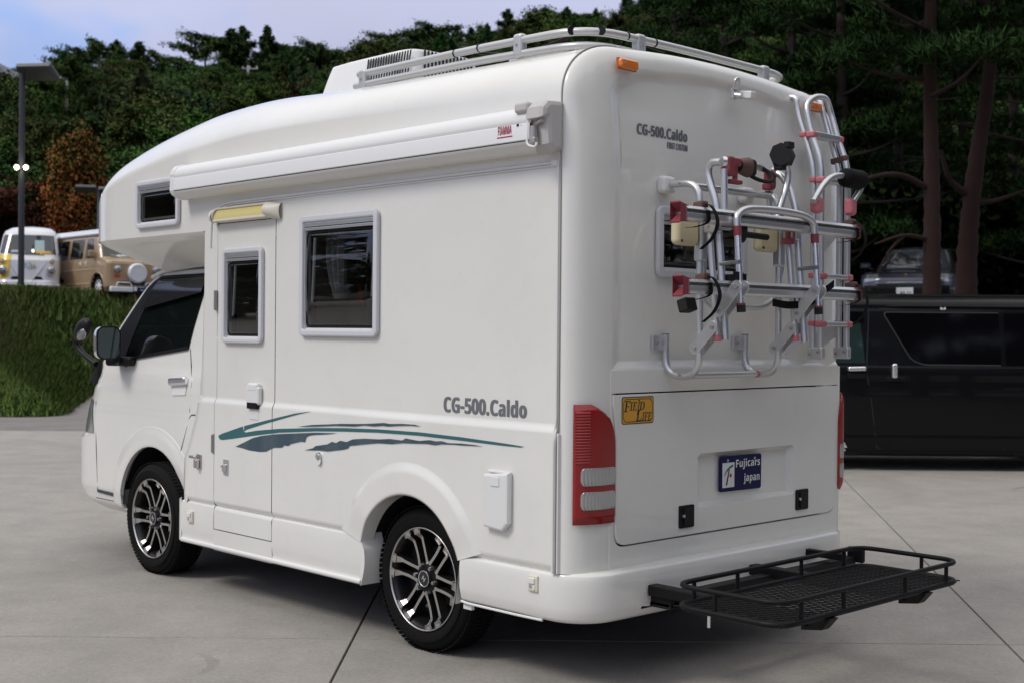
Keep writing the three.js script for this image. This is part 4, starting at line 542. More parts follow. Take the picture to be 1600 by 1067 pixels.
// ---------------------------------------------------------------- bicycle rack on the back wall
{
  const R = part('bicycle_rack', camper), T = (n, p, r, q = 0.06, m = M.alu) => mesh(n, tube(p, r, q, 14), m, R);
  const zl = -0.56, zr = -1.14;
  for (const z of [zl, zr]) {
    T('post', [[0.02, 2.14, z], [0.21, 2.14, z], [0.213, 1.9, z], [0.216, 1.31, z], [0.03, 1.31, z], [0.03, 1.49, z]], 0.0155, 0.09);
    mesh('wall_bracket', rbox(0.05, 0.075, 0.085, 0.018, [0.025, 2.14, z]), M.trim, R);
    mesh('wall_bracket', [rbox(0.018, 0.065, 0.085, 0.003, [0.012, 1.453, z + 0.03]), rbox(0.03, 0.065, 0.006, 0.002, [0.028, 1.453, z + 0.02])], M.alu, R);
    for (const d of [0.015, 0.05]) mesh('bolt', cyl([0.02, 1.453, z + d], [0.03, 1.453, z + d], 0.007), M.seal, R);
    mesh('bolt', cyl([0.11, 2.14, z + 0.014], [0.11, 2.14, z + 0.02], 0.006), M.seal, R);
    mesh('bolt', cyl([0.12, 1.318, z + 0.014], [0.12, 1.318, z + 0.02], 0.007), M.seal, R);
    mesh('post_cap', cyl([0.03, 1.488, z], [0.03, 1.494, z], 0.0165), M.seal, R);
    mesh('collar', cyl([0.213, 2.045, z], [0.213, 2.005, z], 0.019), M.red, R);
    mesh('sleeve', rbox(0.045, 0.2, 0.045, 0.012, [0.215, 1.9, z]), M.alu, R);
    mesh('bumper_pad', rbox(0.05, 0.125, 0.15, 0.025, [0.21, 1.925, z + 0.10 + (z === zr ? 0.0 : 0.0)]), M.cream, R);
    mesh('pad_screw', cyl([0.234, 1.88, z + 0.15], [0.238, 1.88, z + 0.15], 0.006), M.brown, R);
  }
  T('crossbar', [[0.17, 2.125, zl - 0.01], [0.17, 2.125, zr + 0.01]], 0.0155);
  T('crossbar', [[0.11, 1.312, zl], [0.11, 1.312, zr]], 0.0155);
  mesh('collar', cyl([0.11, 1.312, zr + 0.03], [0.11, 1.312, zr + 0.015], 0.017), M.pink, R);
  T('inner_hoop', [[0.2, 1.99, -0.68], [0.2, 1.90, -0.62], [0.2, 1.80, -0.60], [0.2, 1.613, -0.60], [0.2, 1.613, -1.10], [0.2, 1.80, -1.19], [0.2, 1.90, -1.17], [0.2, 1.975, -1.09]], 0.0145, 0.12);
  // upper frame leaning out over the folded platform
  for (const [z, o, k] of [[-0.60, 0, 0], [-1.18, 0, 1]]) {
    T('frame_arm', k ? [[0.13, 2.243, z], [0.20, 2.228, z], [0.25, 2.14, z], [0.281, 2.05, z], [0.287, 1.92, z], [0.33, 1.458, z]] : [[0.29, 2.221, z], [0.235, 2.225, z], [0.219, 2.19, z], [0.232, 2.14, z], [0.266, 2.055, z], [0.28, 1.95, z], [0.322, 1.469, z]], 0.0165, 0.05);
    T('frame_strut', [[0.255, 1.935, z + 0.03], [0.302, 1.47, z + 0.03]], 0.0145);
    mesh('strut_foot', cyl([0.3015, 1.489, z + 0.03], [0.3035, 1.462, z + 0.03], 0.0165), M.pink, R);
    T('upright', k ? [[0.132, 2.23, z], [0.133, 1.98, z]] : [[0.307, 2.19, z], [0.312, 1.96, z]], 0.0145);
    mesh('pivot_block', rbox(0.075, 0.05, 0.03, 0.006, [0.275, 1.945, z + 0.035]), M.alu, R);
    mesh('bolt', cyl([0.262, 1.95, z + 0.05], [0.262, 1.95, z + 0.056], 0.006), M.seal, R);
    // folded link plates
    const link = (a, b, w, zz) => { const d = V(b[0] - a[0], b[1] - a[1], 0), L = d.length(), s = new THREE.Shape(); s.absarc(0, 0, w, Math.PI / 2, Math.PI * 1.5); s.absarc(L, 0, w, -Math.PI / 2, Math.PI / 2); s.closePath(); const g = plate(s, 0.005, 0.0015); g.rotateZ(Math.atan2(d.y, d.x)); g.translate(a[0], a[1], zz); return g; };
    for (const [a, b] of [[[0.20, 1.432], [0.292, 1.522]], [[0.322, 1.588], [0.415, 1.69]]]) { mesh('link_plate', [link(a, b, 0.027, z + 0.05), link(a, b, 0.027, z + 0.0)], M.alu, R); for (const q of [a, b]) mesh('bolt', cyl([q[0], q[1], z + 0.054], [q[0], q[1], z + 0.062], 0.008), M.seal, R); }
    // hoop legs
    const c = 0.39;
    mesh('hoop_collar', cyl([0.377, 1.945, z], [0.379, 1.905, z], 0.018), M.red, R);
    T('hoop_leg', [[0.379, 1.905, z], [0.40, 1.612, z]], 0.0145, 0.05, M.chrome);
    mesh('leg_cap', cyl([0.40, 1.615, z], [0.4025, 1.585, z], 0.019), M.dark, R);
    mesh('cap_ring', cyl([0.3995, 1.622, z], [0.4, 1.614, z], 0.0192), M.red, R);
    mesh('stub', cyl([0.30, 1.79, z + 0.012], [0.40, 1.795, z + 0.012], 0.009), std([0.25, 0.25, 0.25], 0.5, 0.6), R);
  }
  T('hoop', [[0.377, 1.92, -0.60], [0.372, 2.02, -0.60], [0.37, 2.035, -0.89], [0.372, 2.02, -1.18], [0.377, 1.92, -1.18]], 0.0165, 0.14);
  T('top_bar', [[0.285, 2.223, -0.60], [0.22, 2.245, -0.90], [0.14, 2.245, -1.18]], 0.0155, 0.1);
  // bicycle channels
  for (const y of [1.982, 1.686]) {
    const s = new THREE.Shape(); const z0 = y > 1.8 ? -0.29 : -0.31, L = 1.29;
    const prof = poly([[-0.03, -0.030], [0.032, -0.030], [0.036, -0.020], [0.036, 0.0], [0.030, 0.006], [0.030, 0.012], [0.036, 0.018], [0.024, 0.030], [0.016, 0.022], [-0.012, 0.022], [-0.022, 0.030], [-0.03, 0.024]]);
    const g = new THREE.ExtrudeGeometry(prof, { depth: L, bevelEnabled: false }); g.translate(0.325, y, z0 - L); const ch = part('wheel_channel', R);
    mesh('rail', toCreasedNormals(g, 0.3), M.alu, ch);
    mesh('rail_groove', box(0.3545, 0.3605, y + 0.0075, y + 0.0105, z0 - L, z0, 0.0005), M.gap, ch);
    for (const [e, q] of [[z0, 1], [z0 - L, -1]]) { const cp = poly([[0, -0.033], [0.03, -0.033], [0.060, -0.044], [0.062, -0.037], [0.014, 0.0], [0.062, 0.04], [0.060, 0.046], [0.008, 0.034], [0, 0.033]]); const h = plate(cp, 0.054, 0.006); h.applyMatrix4(new THREE.Matrix4().makeBasis(V(0, 0, q), V(0, 1, 0), V(-q, 0, 0))); h.translate(0.298 + (q > 0 ? 0.054 : 0), y, e - q * 0.02); if (q > 0) mesh('end_claw', h, M.red, ch); else { const m = rbox(0.07, 0.07, 0.04, 0.008, [0.325, y, e]); mesh('end_claw', m, M.red, ch); }
      const zs = e - q * 0.135 * (q > 0 ? 1 : 0.12);
      mesh('strap_buckle', rbox(0.05, 0.03, 0.05, 0.01, [0.32, y + 0.042, zs], [0, 0, 0.15]), M.brown, ch);
      const st = (pts) => { const P = pts.map((p) => V(...p)); const cv = new THREE.CatmullRomCurve3(P); return surf((u, v) => { const p = cv.getPoint(u); return V(p.x, p.y, p.z + lerp(-0.013, 0.013, v)); }, 24, 1); };
      mesh('strap', [st([[0.30, y + 0.045, zs], [0.36, y + 0.04, zs - 0.01], [0.40, y - 0.03, zs - 0.01], [0.395, y - 0.10, zs + 0.02], [0.365, y - 0.145, zs + 0.055]]), st([[0.36, y + 0.02, zs], [0.366, y - 0.03, zs + 0.01], [0.33, y - 0.05, zs + 0.04], [0.30, y - 0.055, zs + 0.075]])], M.blackMatt, ch);
      if (y < 1.8 && q > 0) mesh('strap_clip', rbox(0.05, 0.055, 0.07, 0.006, [0.27, y - 0.075, zs + 0.04], [0, 0, 0.3]), M.dark, ch); }
  }
  // webbing strap lashed round the lower channel
  { const cv = new THREE.CatmullRomCurve3([[0.23, 1.637, -1.07], [0.30, 1.625, -1.10], [0.37, 1.64, -1.16], [0.418, 1.69, -1.20], [0.43, 1.725, -1.26]].map((p) => V(...p))); mesh('lashing_strap', surf((u, v) => { const p = cv.getPoint(u); return V(p.x, p.y + lerp(-0.017, 0.017, v), p.z); }, 30, 2), M.blackMatt, R); mesh('lashing_strap', [rbox(0.006, 0.035, 0.14, 0.002, [0.40, 1.735, -0.60 + 0.02], [0, 0.35, 0]), rbox(0.15, 0.03, 0.006, 0.002, [0.34, 1.73, -0.615])], M.blackMatt, R); }
  // clamps and bicycle arms
  mesh('arm_clamp', [rbox(0.05, 0.085, 0.05, 0.012, [0.30, 2.205, -0.635]), rbox(0.035, 0.035, 0.085, 0.008, [0.285, 2.23, -0.69]), rbox(0.03, 0.018, 0.09, 0.006, [0.285, 2.145, -0.70]), rbox(0.02, 0.09, 0.018, 0.004, [0.285, 2.185, -0.705])], M.red, R);
  mesh('clamp_ring', cyl([0.29, 2.222, -0.605], [0.30, 2.222, -0.62], 0.024), M.aluBright, R);
  mesh('arm_clamp', [rbox(0.045, 0.085, 0.05, 0.012, [0.15, 2.205, -1.155]), rbox(0.05, 0.03, 0.04, 0.008, [0.16, 2.17, -1.13])], M.red, R);
  mesh('clamp_ring', cyl([0.15, 2.24, -1.165], [0.16, 2.243, -1.18], 0.023), M.aluBright, R);
  const arm1 = part('bike_arm', R);
  mesh('arm_tube', tube([[0.28, 2.22, -0.64], [0.25, 2.225, -0.78]], 0.0145, 0.02), M.alu, arm1);
  mesh('arm_knob', [cyl([0.25, 2.226, -0.735], [0.245, 2.226, -0.775], 0.028, 0.03)], M.blackMatt, arm1);
  mesh('arm_jaw', [(() => { const g = new THREE.CylinderGeometry(0.045, 0.03, 0.075, 16); g.rotateX(-Math.PI / 2); g.scale(0.8, 1, 1); g.translate(0.24, 2.226, -0.82); return g; })()], M.brown, arm1);
  mesh('jaw_pad', rbox(0.06, 0.075, 0.06, 0.018, [0.235, 2.226, -0.873]), M.dark, arm1);
  mesh('jaw_strap', (() => { const P = []; for (let i = 0; i < 24; i++) { const a = i / 24 * Math.PI * 2; P.push([0.22 - 0.04 * Math.sin(a), 2.213 + 0.042 * Math.sin(a), -0.965 + 0.1 * Math.cos(a)]); } return tube(P, 0.009, 0.02, 8, true); })(), M.dark, arm1);
  const arm2 = part('bike_arm', R);
  mesh('arm_tube', tube([[0.25, 1.99, -1.06], [0.25, 2.08, -1.098], [0.25, 2.17, -1.147], [0.25, 2.24, -1.158], [0.25, 2.28, -1.12]], 0.0155, 0.07), M.alu, arm2);
  mesh('jaw_pad', [(() => { const g = new THREE.CylinderGeometry(0.052, 0.058, 0.085, 8); g.rotateX(Math.PI / 2); g.rotateY(0.5); g.translate(0.25, 2.303, -1.103); return g; })(), rbox(0.03, 0.03, 0.05, 0.006, [0.29, 2.345, -1.1]), rbox(0.04, 0.03, 0.05, 0.006, [0.25, 2.25, -1.09])], M.dark, arm2);
  const arm3 = part('bike_arm', R);
  mesh('arm_tube', tube([[0.30, 2.105, -1.285], [0.30, 2.19, -1.365], [0.30, 2.24, -1.45], [0.30, 2.245, -1.57], [0.30, 2.243, -1.70], [0.30, 2.20, -1.695], [0.30, 2.13, -1.62]], 0.0155, 0.09), M.alu, arm3);
  mesh('foam_grip', (() => { const g = new THREE.CapsuleGeometry(0.046, 0.11, 8, 20); g.rotateX(Math.PI / 2); g.translate(0.30, 2.238, -1.62); return g; })(), M.blackMatt, arm3);
  mesh('arm_clamp', [rbox(0.05, 0.075, 0.06, 0.02, [0.285, 2.092, -1.335])], M.pink, arm3); mesh('arm_clamp', [rbox(0.05, 0.085, 0.055, 0.02, [0.285, 2.105, -1.625])], M.pink, arm3);
  mesh('round_pad', [cyl([0.29, 1.935, -0.715], [0.305, 1.935, -0.74], 0.05), cyl([0.26, 1.93, -0.72], [0.26, 1.925, -0.98], 0.014)], M.dark, R);
  mesh('lock_knob', [cyl([0.29, 1.965, -1.10], [0.29, 1.90, -1.10], 0.012), cyl([0.29, 1.925, -1.10], [0.29, 1.90, -1.10], 0.03)], M.red, R);
}
// ---------------------------------------------------------------- ladder
{
  const L = part('ladder', camper), T = (n, p, r, q = 0.06, m = M.alu) => mesh(n, tube(p, r, q, 14), m, L);
  const zl = -1.56, zr = -1.79;
  const back = (z) => [[-0.01, 2.655, z], [0.03, 2.62, z], [0.018, 2.585, z], [0.063, 2.476, z], [0.118, 2.31, z], [0.121, 2.21, z], [0.124, 1.393, z]], front = (z) => [[0.07, 2.597, z], [0.107, 2.466, z], [0.163, 2.325, z], [0.165, 2.21, z], [0.168, 1.394, z]];
  T('side_rail', [[-0.04, 2.66, zl], [0.02, 2.655, zl], [0.022, 2.588, zl], [0.063, 2.476, zl], [0.117, 2.315, zl], [0.121, 2.21, zl], [0.124, 1.393, zl]], 0.0145);
  T('side_rail', [[-0.06, 2.69, zr], [0.0, 2.68, zr], [0.022, 2.60, zr], [0.063, 2.476, zr], [0.117, 2.315, zr], [0.121, 2.21, zr], [0.124, 1.393, zr]], 0.0145);
  T('folding_rail', [...front(zl).reverse().slice(0, 4), [0.07, 2.61, zl], [0.085, 2.655, zl - 0.05], [0.075, 2.67, zr + 0.06], [0.06, 2.62, zr], ...front(zr).slice(1)], 0.0155, 0.05);
  for (const [y, x] of [[2.462, 0.108], [2.238, 0.166], [1.775, 0.168], [1.545, 0.168]]) {
    mesh('rung', y > 2.4 ? rbox(0.05, 0.03, 0.23, 0.006, [x, y, -1.675]) : rbox(0.04, 0.022, 0.23, 0.006, [x + 0.002, y, -1.675]), M.alu, L);
    for (const z of [zl, zr]) mesh('rung_clip', rbox(0.05, 0.03, 0.044, 0.01, [x + 0.002, y, z + 0.002]), M.pink, L);
    if (y > 1.5) { mesh('rung', rbox(0.03, 0.02, 0.22, 0.005, [x - 0.048, y + 0.004, -1.675]), M.alu, L); mesh('rung_clip', rbox(0.036, 0.026, 0.04, 0.008, [x - 0.045, y + 0.004, zl]), M.pink, L); }
  }
  mesh('rail_clip', rbox(0.09, 0.03, 0.035, 0.008, [0.12, 2.36, zr], [0, 0, 0.15]), M.brown, L);
  for (const z of [zl, zr]) { mesh('hinge_shoe', [rbox(0.085, 0.058, 0.034, 0.008, [0.145, 1.405, z]), cyl([0.168, 1.376, z], [0.168, 1.44, z], 0.0175)], M.alu, L); mesh('bolt', cyl([0.165, 1.41, z + 0.017], [0.165, 1.41, z + 0.022], 0.007), M.seal, L); mesh('bolt', cyl([0.118, 1.40, z + 0.017], [0.118, 1.40, z + 0.022], 0.007), M.seal, L);
    for (const [yw, yl] of [[1.83, 1.99], [1.39, 1.49]]) mesh('wall_strut', (() => { const g = plate(poly([[0, 0], [0.128, yl - yw], [0.128, yl - yw + 0.085], [0, 0.10]]), 0.005, 0.001); const dir = V(0.125, 0, z === zl ? -0.06 : -0.045).normalize(); g.applyMatrix4(new THREE.Matrix4().makeBasis(dir, V(0, 1, 0), dir.clone().cross(V(0, 1, 0)))); g.translate(0.0, yw, z + 0.045); return g; })(), M.alu, L); }
}
// ---------------------------------------------------------------- hitch and cargo basket
{
  const C = part('cargo_carrier', camper), blk = phys([0.006, 0.006, 0.0066], 0.5, { specularIntensity: 0.4 }), T = (n, p, r, q = 0.1, closed = false) => mesh(n, tube(p, r, q, 10, closed), blk, C);
  const x0 = 0.47, x1 = 0.965, z0 = -0.085, z1 = -1.43, yt = 0.524, yb = 0.442;
  T('top_rail', [[x0, yt, z0], [x1, yt, z0], [x1, yt, z1], [x0, yt, z1]], 0.0105, 0.10, true);
  T('base_rail', [[x0, yb, z0], [x1, yb, z0], [x1, yb, z1], [x0, yb, z1]], 0.0125, 0.10, true);
  for (const z of [z0 - 0.13, -0.5, -0.96, z1 + 0.13]) for (const x of [x0, x1]) T('upright', [[x, yb, z], [x, yt, z]], 0.0085);
  for (const z of [z0, z1]) for (const x of [x0 + 0.2, x0 + 0.31]) if ((z === z0) !== (x > 0.7)) T('upright', [[x, yb, z], [x, yt, z]], 0.0085); 
  const bars = []; const N = 62; for (const s of [1, -1]) for (let i = -18; i < N; i++) { // diamond mesh of thin strips
    const step = (z0 - z1) / 34; let za = z0 - i * step; const run = (x1 - x0) * 0.62; let a = [x0, za], b = [x1, za - run]; if (s < 0) { a = [x1, za]; b = [x0, za - run]; }
    const clipZ = (P, Q) => { let t0 = 0, t1 = 1; const dz = Q[1] - P[1]; const f = (lim) => (lim - P[1]) / dz; t0 = Math.max(0, Math.min(f(z0), f(z1))); t1 = Math.min(1, Math.max(f(z0), f(z1))); if (t1 - t0 < 0.02) return null; const m = (t) => [lerp(P[0], Q[0], t), lerp(P[1], Q[1], t)]; return [m(t0), m(t1)]; };
    const c = clipZ(a, b); if (!c) continue; const y = yb - 0.002 + s * 0.0015; bars.push(cyl([c[0][0], y, c[0][1]], [c[1][0], y, c[1][1]], 0.0032, 0.0032, 4)); }
  mesh('mesh_floor', bars, blk, C).userData.kind = 'stuff';
  for (const z of [-0.40, -1.12]) { mesh('support_arm', [box(0.10, 0.90, 0.385, 0.432, z - 0.03, z + 0.03, 0.006), (() => { const g = plate(poly([[0.86, 0.432], [0.99, 0.432], [0.95, 0.385], [0.86, 0.372]]), 0.06, 0.004); g.translate(0, 0, z - 0.03); return g; })()], blk, C); }
  mesh('cross_tube', [box(0.17, 0.23, 0.35, 0.405, -1.80, -0.44, 0.008)], blk, C);
  mesh('hitch_bracket', [box(0.085, 0.20, 0.335, 0.395, -0.445, -0.43, 0.003), box(0.085, 0.20, 0.335, 0.36, -0.56, -0.40, 0.003), box(0.08, 0.20, 0.34, 0.385, -0.5, -0.40, 0.006)], M.dark, C);
  mesh('hitch_flap', box(0.078, 0.088, 0.33, 0.425, -0.47, -0.345, 0.003), M.blackMatt, C);
  mesh('bolt', cyl([0.16, 0.37, -0.426], [0.16, 0.37, -0.412], 0.015, 0.012, 6), std([0.4, 0.3, 0.2], 0.4, 0.8), C);
  mesh('hitch_bracket', [box(0.09, 0.30, 0.42, 0.452, -1.60, -1.56, 0.004), rbox(0.09, 0.075, 0.03, 0.01, [0.22, 0.412, -1.815])], blk, C);
  mesh('locking_pin', cyl([0.57, 0.36, -0.18], [0.57, 0.43, -0.18], 0.006), M.chrome, C);
  mesh('clip', rbox(0.02, 0.03, 0.02, 0.004, [0.12, 0.40, -1.93]), M.alu, C);
}

// ---------------------------------------------------------------- ground: concrete slabs, road, grass bank, hill
const W2 = (g) => g;
const concreteTex = tex(1024, (u, v) => {
  const big = fbm(u * 3, v * 3, 1.1, 4, 3), mid = fbm(u * 14, v * 14, 5.2, 4, 14), fine = vnoise(u * 512, v * 512, 2.5, 512), f2 = vnoise(u * 200, v * 200, 8.5, 200);
  const k = 0.585 + 0.06 * (big - 0.5) + 0.09 * (mid - 0.5) + 0.085 * (fine - 0.5) + 0.05 * (f2 - 0.5) - 0.05 * smooth(0.62, 0.75, mid) * smooth(0.5, 0.7, big);
  return [k, k * 0.968, k * 0.922];
}, true, [1 / 3.1, 1 / 3.1]);
const concreteTex2 = tex(512, (u, v) => { const n = fbm(u * 4, v * 4, 3.3, 5, 4), s = fbm(u * 9, v * 2, 6.1, 3, 1); const k = 0.94 + 0.12 * (n - 0.5) - 0.10 * smooth(0.6, 0.78, s); return [k, k, k]; }, true);
const concreteBump = tex(512, (u, v) => { const f = vnoise(u * 256, v * 256, 1.5, 256), m = vnoise(u * 96, v * 96, 4.5, 96); const k = 0.6 * f + 0.4 * m; return [k, k, k]; }, false, [1 / 1.4, 1 / 1.4]);
const concrete = [1, 0.985, 1.02].map((k, i) => { const t = concreteTex.clone(); t.offset.set(i * 0.37, i * 0.61); t.rotation = i * 0.9; t.needsUpdate = true; return new THREE.MeshStandardMaterial({ map: t, color: lin(k, k, k), roughness: 0.85, bumpMap: concreteBump, bumpScale: 0.0018 }); });
const seamDirt = std([0.05, 0.046, 0.04], 0.95);
const earth = std([0.045, 0.042, 0.028], 0.95);
tag(mesh('ground', (() => { const g = new THREE.PlaneGeometry(4000, 4000, 2, 2); g.rotateX(-Math.PI / 2); g.translate(0, -0.13, 0); return g; })(), earth), null, null, null, 'structure');
{ // yard of cast slabs; joints run along and across the photographer's line of sight
  const yard = tag(new THREE.Group(), null, null, null, 'structure'); yard.name = 'concrete_yard'; scene.add(yard);
  const jx = (d) => lerp(2.37, 3.35, (d - 5.95) / 6.78);   // the slanting joint on the right
  const rows = [-34, -13, 6.27, 15.2, 18.75], cuts = [(d) => -46, (d) => -24, (d) => -0.76, jx, (d) => 24, (d) => 46];
  let i = 0;
  for (let r = 0; r < rows.length - 1; r++) for (let c = 0; c < cuts.length - 1; c++) {
    const g = 0.0055, d0 = rows[r] + g, d1 = rows[r + 1] - g, q = [[cuts[c](d0) + g, d0], [cuts[c + 1](d0) - g, d0], [cuts[c + 1](d1) - g, d1], [cuts[c](d1) + g, d1]];
    const pts = q.map(([s, d]) => sd(s, d)), sh = poly(pts.map((p) => [p.x, -p.z])); const geo = plate(sh, 0.12, 0.003); geo.rotateX(-Math.PI / 2); geo.translate(0, -0.12, 0);
    mesh('slab', geo, concrete[(i++ * 2 + r) % 3], yard);
  }
  const under = poly([[-46, -34], [46, -34], [46, 18.75], [-46, 18.75]].map(([s, d]) => { const p = sd(s, d); return [p.x, -p.z]; })); const ug = new THREE.ShapeGeometry(under); ug.rotateX(-Math.PI / 2); ug.translate(0, -0.03, 0); mesh('joint_bed', ug, seamDirt, yard);
  // faint tyre scuffs left on the concrete
  const mark = std([0.17, 0.16, 0.15], 0.9);
  for (const [s, d, R, a0, a1, w] of [[-1.62, 5.72, 0.30, -0.5, 1.0, 0.07], [6.6, 11.2, 2.2, 2.2, 2.5, 0.09], [7.6, 10.4, 2.6, 2.0, 2.25, 0.07], [-7.2, 9.6, 1.6, 0.2, 0.5, 0.06]]) { const o = []; for (let k = 0; k <= 24; k++) { const t = k / 24, a = lerp(a0, a1, t), ww = w * Math.sin(Math.PI * t) * (0.6 + 0.8 * hash(k, s * 10 | 0, 3)); o.push([R + ww / 2, a]); } const P = [...o, ...o.slice().reverse().map(([r, a], k) => [2 * R - r, a])].map(([r, a]) => { const p = sd(s + r * Math.cos(a), d + r * Math.sin(a)); return [p.x, -p.z]; }); const g = new THREE.ShapeGeometry(poly(P)); g.rotateX(-Math.PI / 2); g.translate(0, 0.002, 0); tag(mesh('tyre_mark', g, new THREE.MeshStandardMaterial({ color: lin(0.2, 0.19, 0.18), roughness: 0.9, transparent: true, opacity: 0.13 })), null, null, null, 'structure'); }
}
const asphaltTex = tex(512, (u, v) => { const f = vnoise(u * 200, v * 200, 1.5, 200), n = fbm(u * 6, v * 6, 4.2, 4, 6); const k = 0.47 + 0.09 * (f - 0.5) + 0.10 * (n - 0.5); return [k, k * 0.96, k * 0.93]; }, true, [1 / 2.5, 1 / 2.5]);
const asphalt = new THREE.MeshStandardMaterial({ map: asphaltTex, roughness: 0.9 });
const flatSd = (pts, y) => { const g = new THREE.ShapeGeometry(poly(pts.map(([s, d]) => { const p = sd(s, d); return [p.x, -p.z]; }))); g.rotateX(-Math.PI / 2); g.translate(0, y, 0); return g; };
tag(mesh('road', flatSd([[-60, 18.76], [60, 18.76], [60, 30], [8, 34], [-60, 42]], -0.006), asphalt), null, null, null, 'structure');

// bank: signed distance from its foot
const FOOT = [[-80, 22.6], [-30, 21.9], [-8.1, 21.75], [-7.7, 22.1], [-8.2, 23.7], [-9.65, 29.4], [-9.5, 31.5], [-7, 32.4], [0, 32], [2.6, 28], [3.2, 19.2], [5, 18.6], [70, 18.6]];
function inBank(s, d) { // distance inside the bank, measured from the foot line (negative on the yard side)
  let best = 1e9, sign = -1; const px = s, py = d;
  for (let i = 0; i < FOOT.length - 1; i++) { const [x0, y0] = FOOT[i], [x1, y1] = FOOT[i + 1], dx = x1 - x0, dy = y1 - y0, t = clamp(((px - x0) * dx + (py - y0) * dy) / (dx * dx + dy * dy)), q = Math.hypot(px - x0 - t * dx, py - y0 - t * dy); if (q < best) best = q; }
  // count crossings of the upward line from (s, d) to decide the side
  let n = 0; for (let i = 0; i < FOOT.length - 1; i++) { const [x0, y0] = FOOT[i], [x1, y1] = FOOT[i + 1]; if ((x0 <= px) !== (x1 <= px)) { const y = lerp(y0, y1, (px - x0) / (x1 - x0)); if (y > py) n++; } }
  return n % 2 ? -best : best;
}
const ridge = table([[-140, 25], [-90, 25.5], [-78, 26], [-60, 28], [-50, 27.5], [-35, 28], [-25, 28.5], [-10, 31.5], [5, 36], [20, 39], [60, 47], [140, 52]], true);
function landY(s, d) {
  const b = inBank(s, d), H = lerp(2.35, 1.72, smooth(-4, 4, s)), rise = (q) => Math.sin(Math.min(1, q) * Math.PI / 2) * 0.35 + 0.65 * Math.min(1, q);
  let y = b < -2.5 ? -0.6 : b < 0 ? b * 0.24 : H * (s < -5 ? Math.min(rise((d - 21.6) / 9.5 + 0.02), rise(b / lerp(4.6, 2.2, smooth(26, 32, d)))) : rise(b / 3.2));
  if (d > 62) { const u = s / d * 200; y += (ridge(u) + 2) * Math.pow(smooth(50, 215, d), 0.85) - 1.0 * smooth(230, 330, d) * 10; }
  return y + 0.05 * (vnoise(s * 0.8, d * 0.8, 1.2) - 0.5) * smooth(0, 2, b);
}
const groundTex = tex(512, (u, v) => { const n = fbm(u * 8, v * 8, 2.2, 5, 8), m = fbm(u * 40, v * 40, 7.2, 3, 40); const g = smooth(0.42, 0.6, n); return [lerp(0.26, 0.17, g) + 0.1 * (m - 0.5), lerp(0.21, 0.22, g) + 0.1 * (m - 0.5), lerp(0.14, 0.09, g) + 0.06 * (m - 0.5)]; }, true, [1 / 5, 1 / 5]);
const soil = new THREE.MeshStandardMaterial({ map: groundTex, roughness: 0.95, side: THREE.DoubleSide });
{ // polar-like sheet: finer near, coarser towards the ridge
  const us = [], vs = []; for (let s = -1; s <= 1.0001; s += 0.0125) us.push((s + 1) / 2); const D = []; for (let d = 17; d < 45; d += 0.45) D.push(d); for (let d = 45; d < 120; d += 4) D.push(d); for (let d = 120; d <= 340; d += 10) D.push(d);
  const fn = (u, v) => { const d = D[Math.min(D.length - 1, Math.round(v * (D.length - 1)))], k = u * 2 - 1, s = k * (28 + (d - 17) * 0.62); const y = landY(s, d); const p = sd(s, d, y); return p; };
  const pos = [], uv = [], idx = [], nu = us.length; for (let j = 0; j < D.length; j++) for (let i = 0; i < nu; i++) { const p = fn(us[i], j / (D.length - 1)); pos.push(p.x, p.y, p.z); uv.push(p.x, p.z); }
  for (let j = 0; j < D.length - 1; j++) for (let i = 0; i < nu - 1; i++) { const a = j * nu + i; idx.push(a, a + 1, a + nu, a + 1, a + nu + 1, a + nu); }
  const g = new THREE.BufferGeometry(); g.setAttribute('position', new THREE.Float32BufferAttribute(pos, 3)); g.setAttribute('uv', new THREE.Float32BufferAttribute(uv, 2)); g.setIndex(idx); g.computeVertexNormals();
  tag(mesh('hillside', g, soil), null, null, null, 'structure');
}
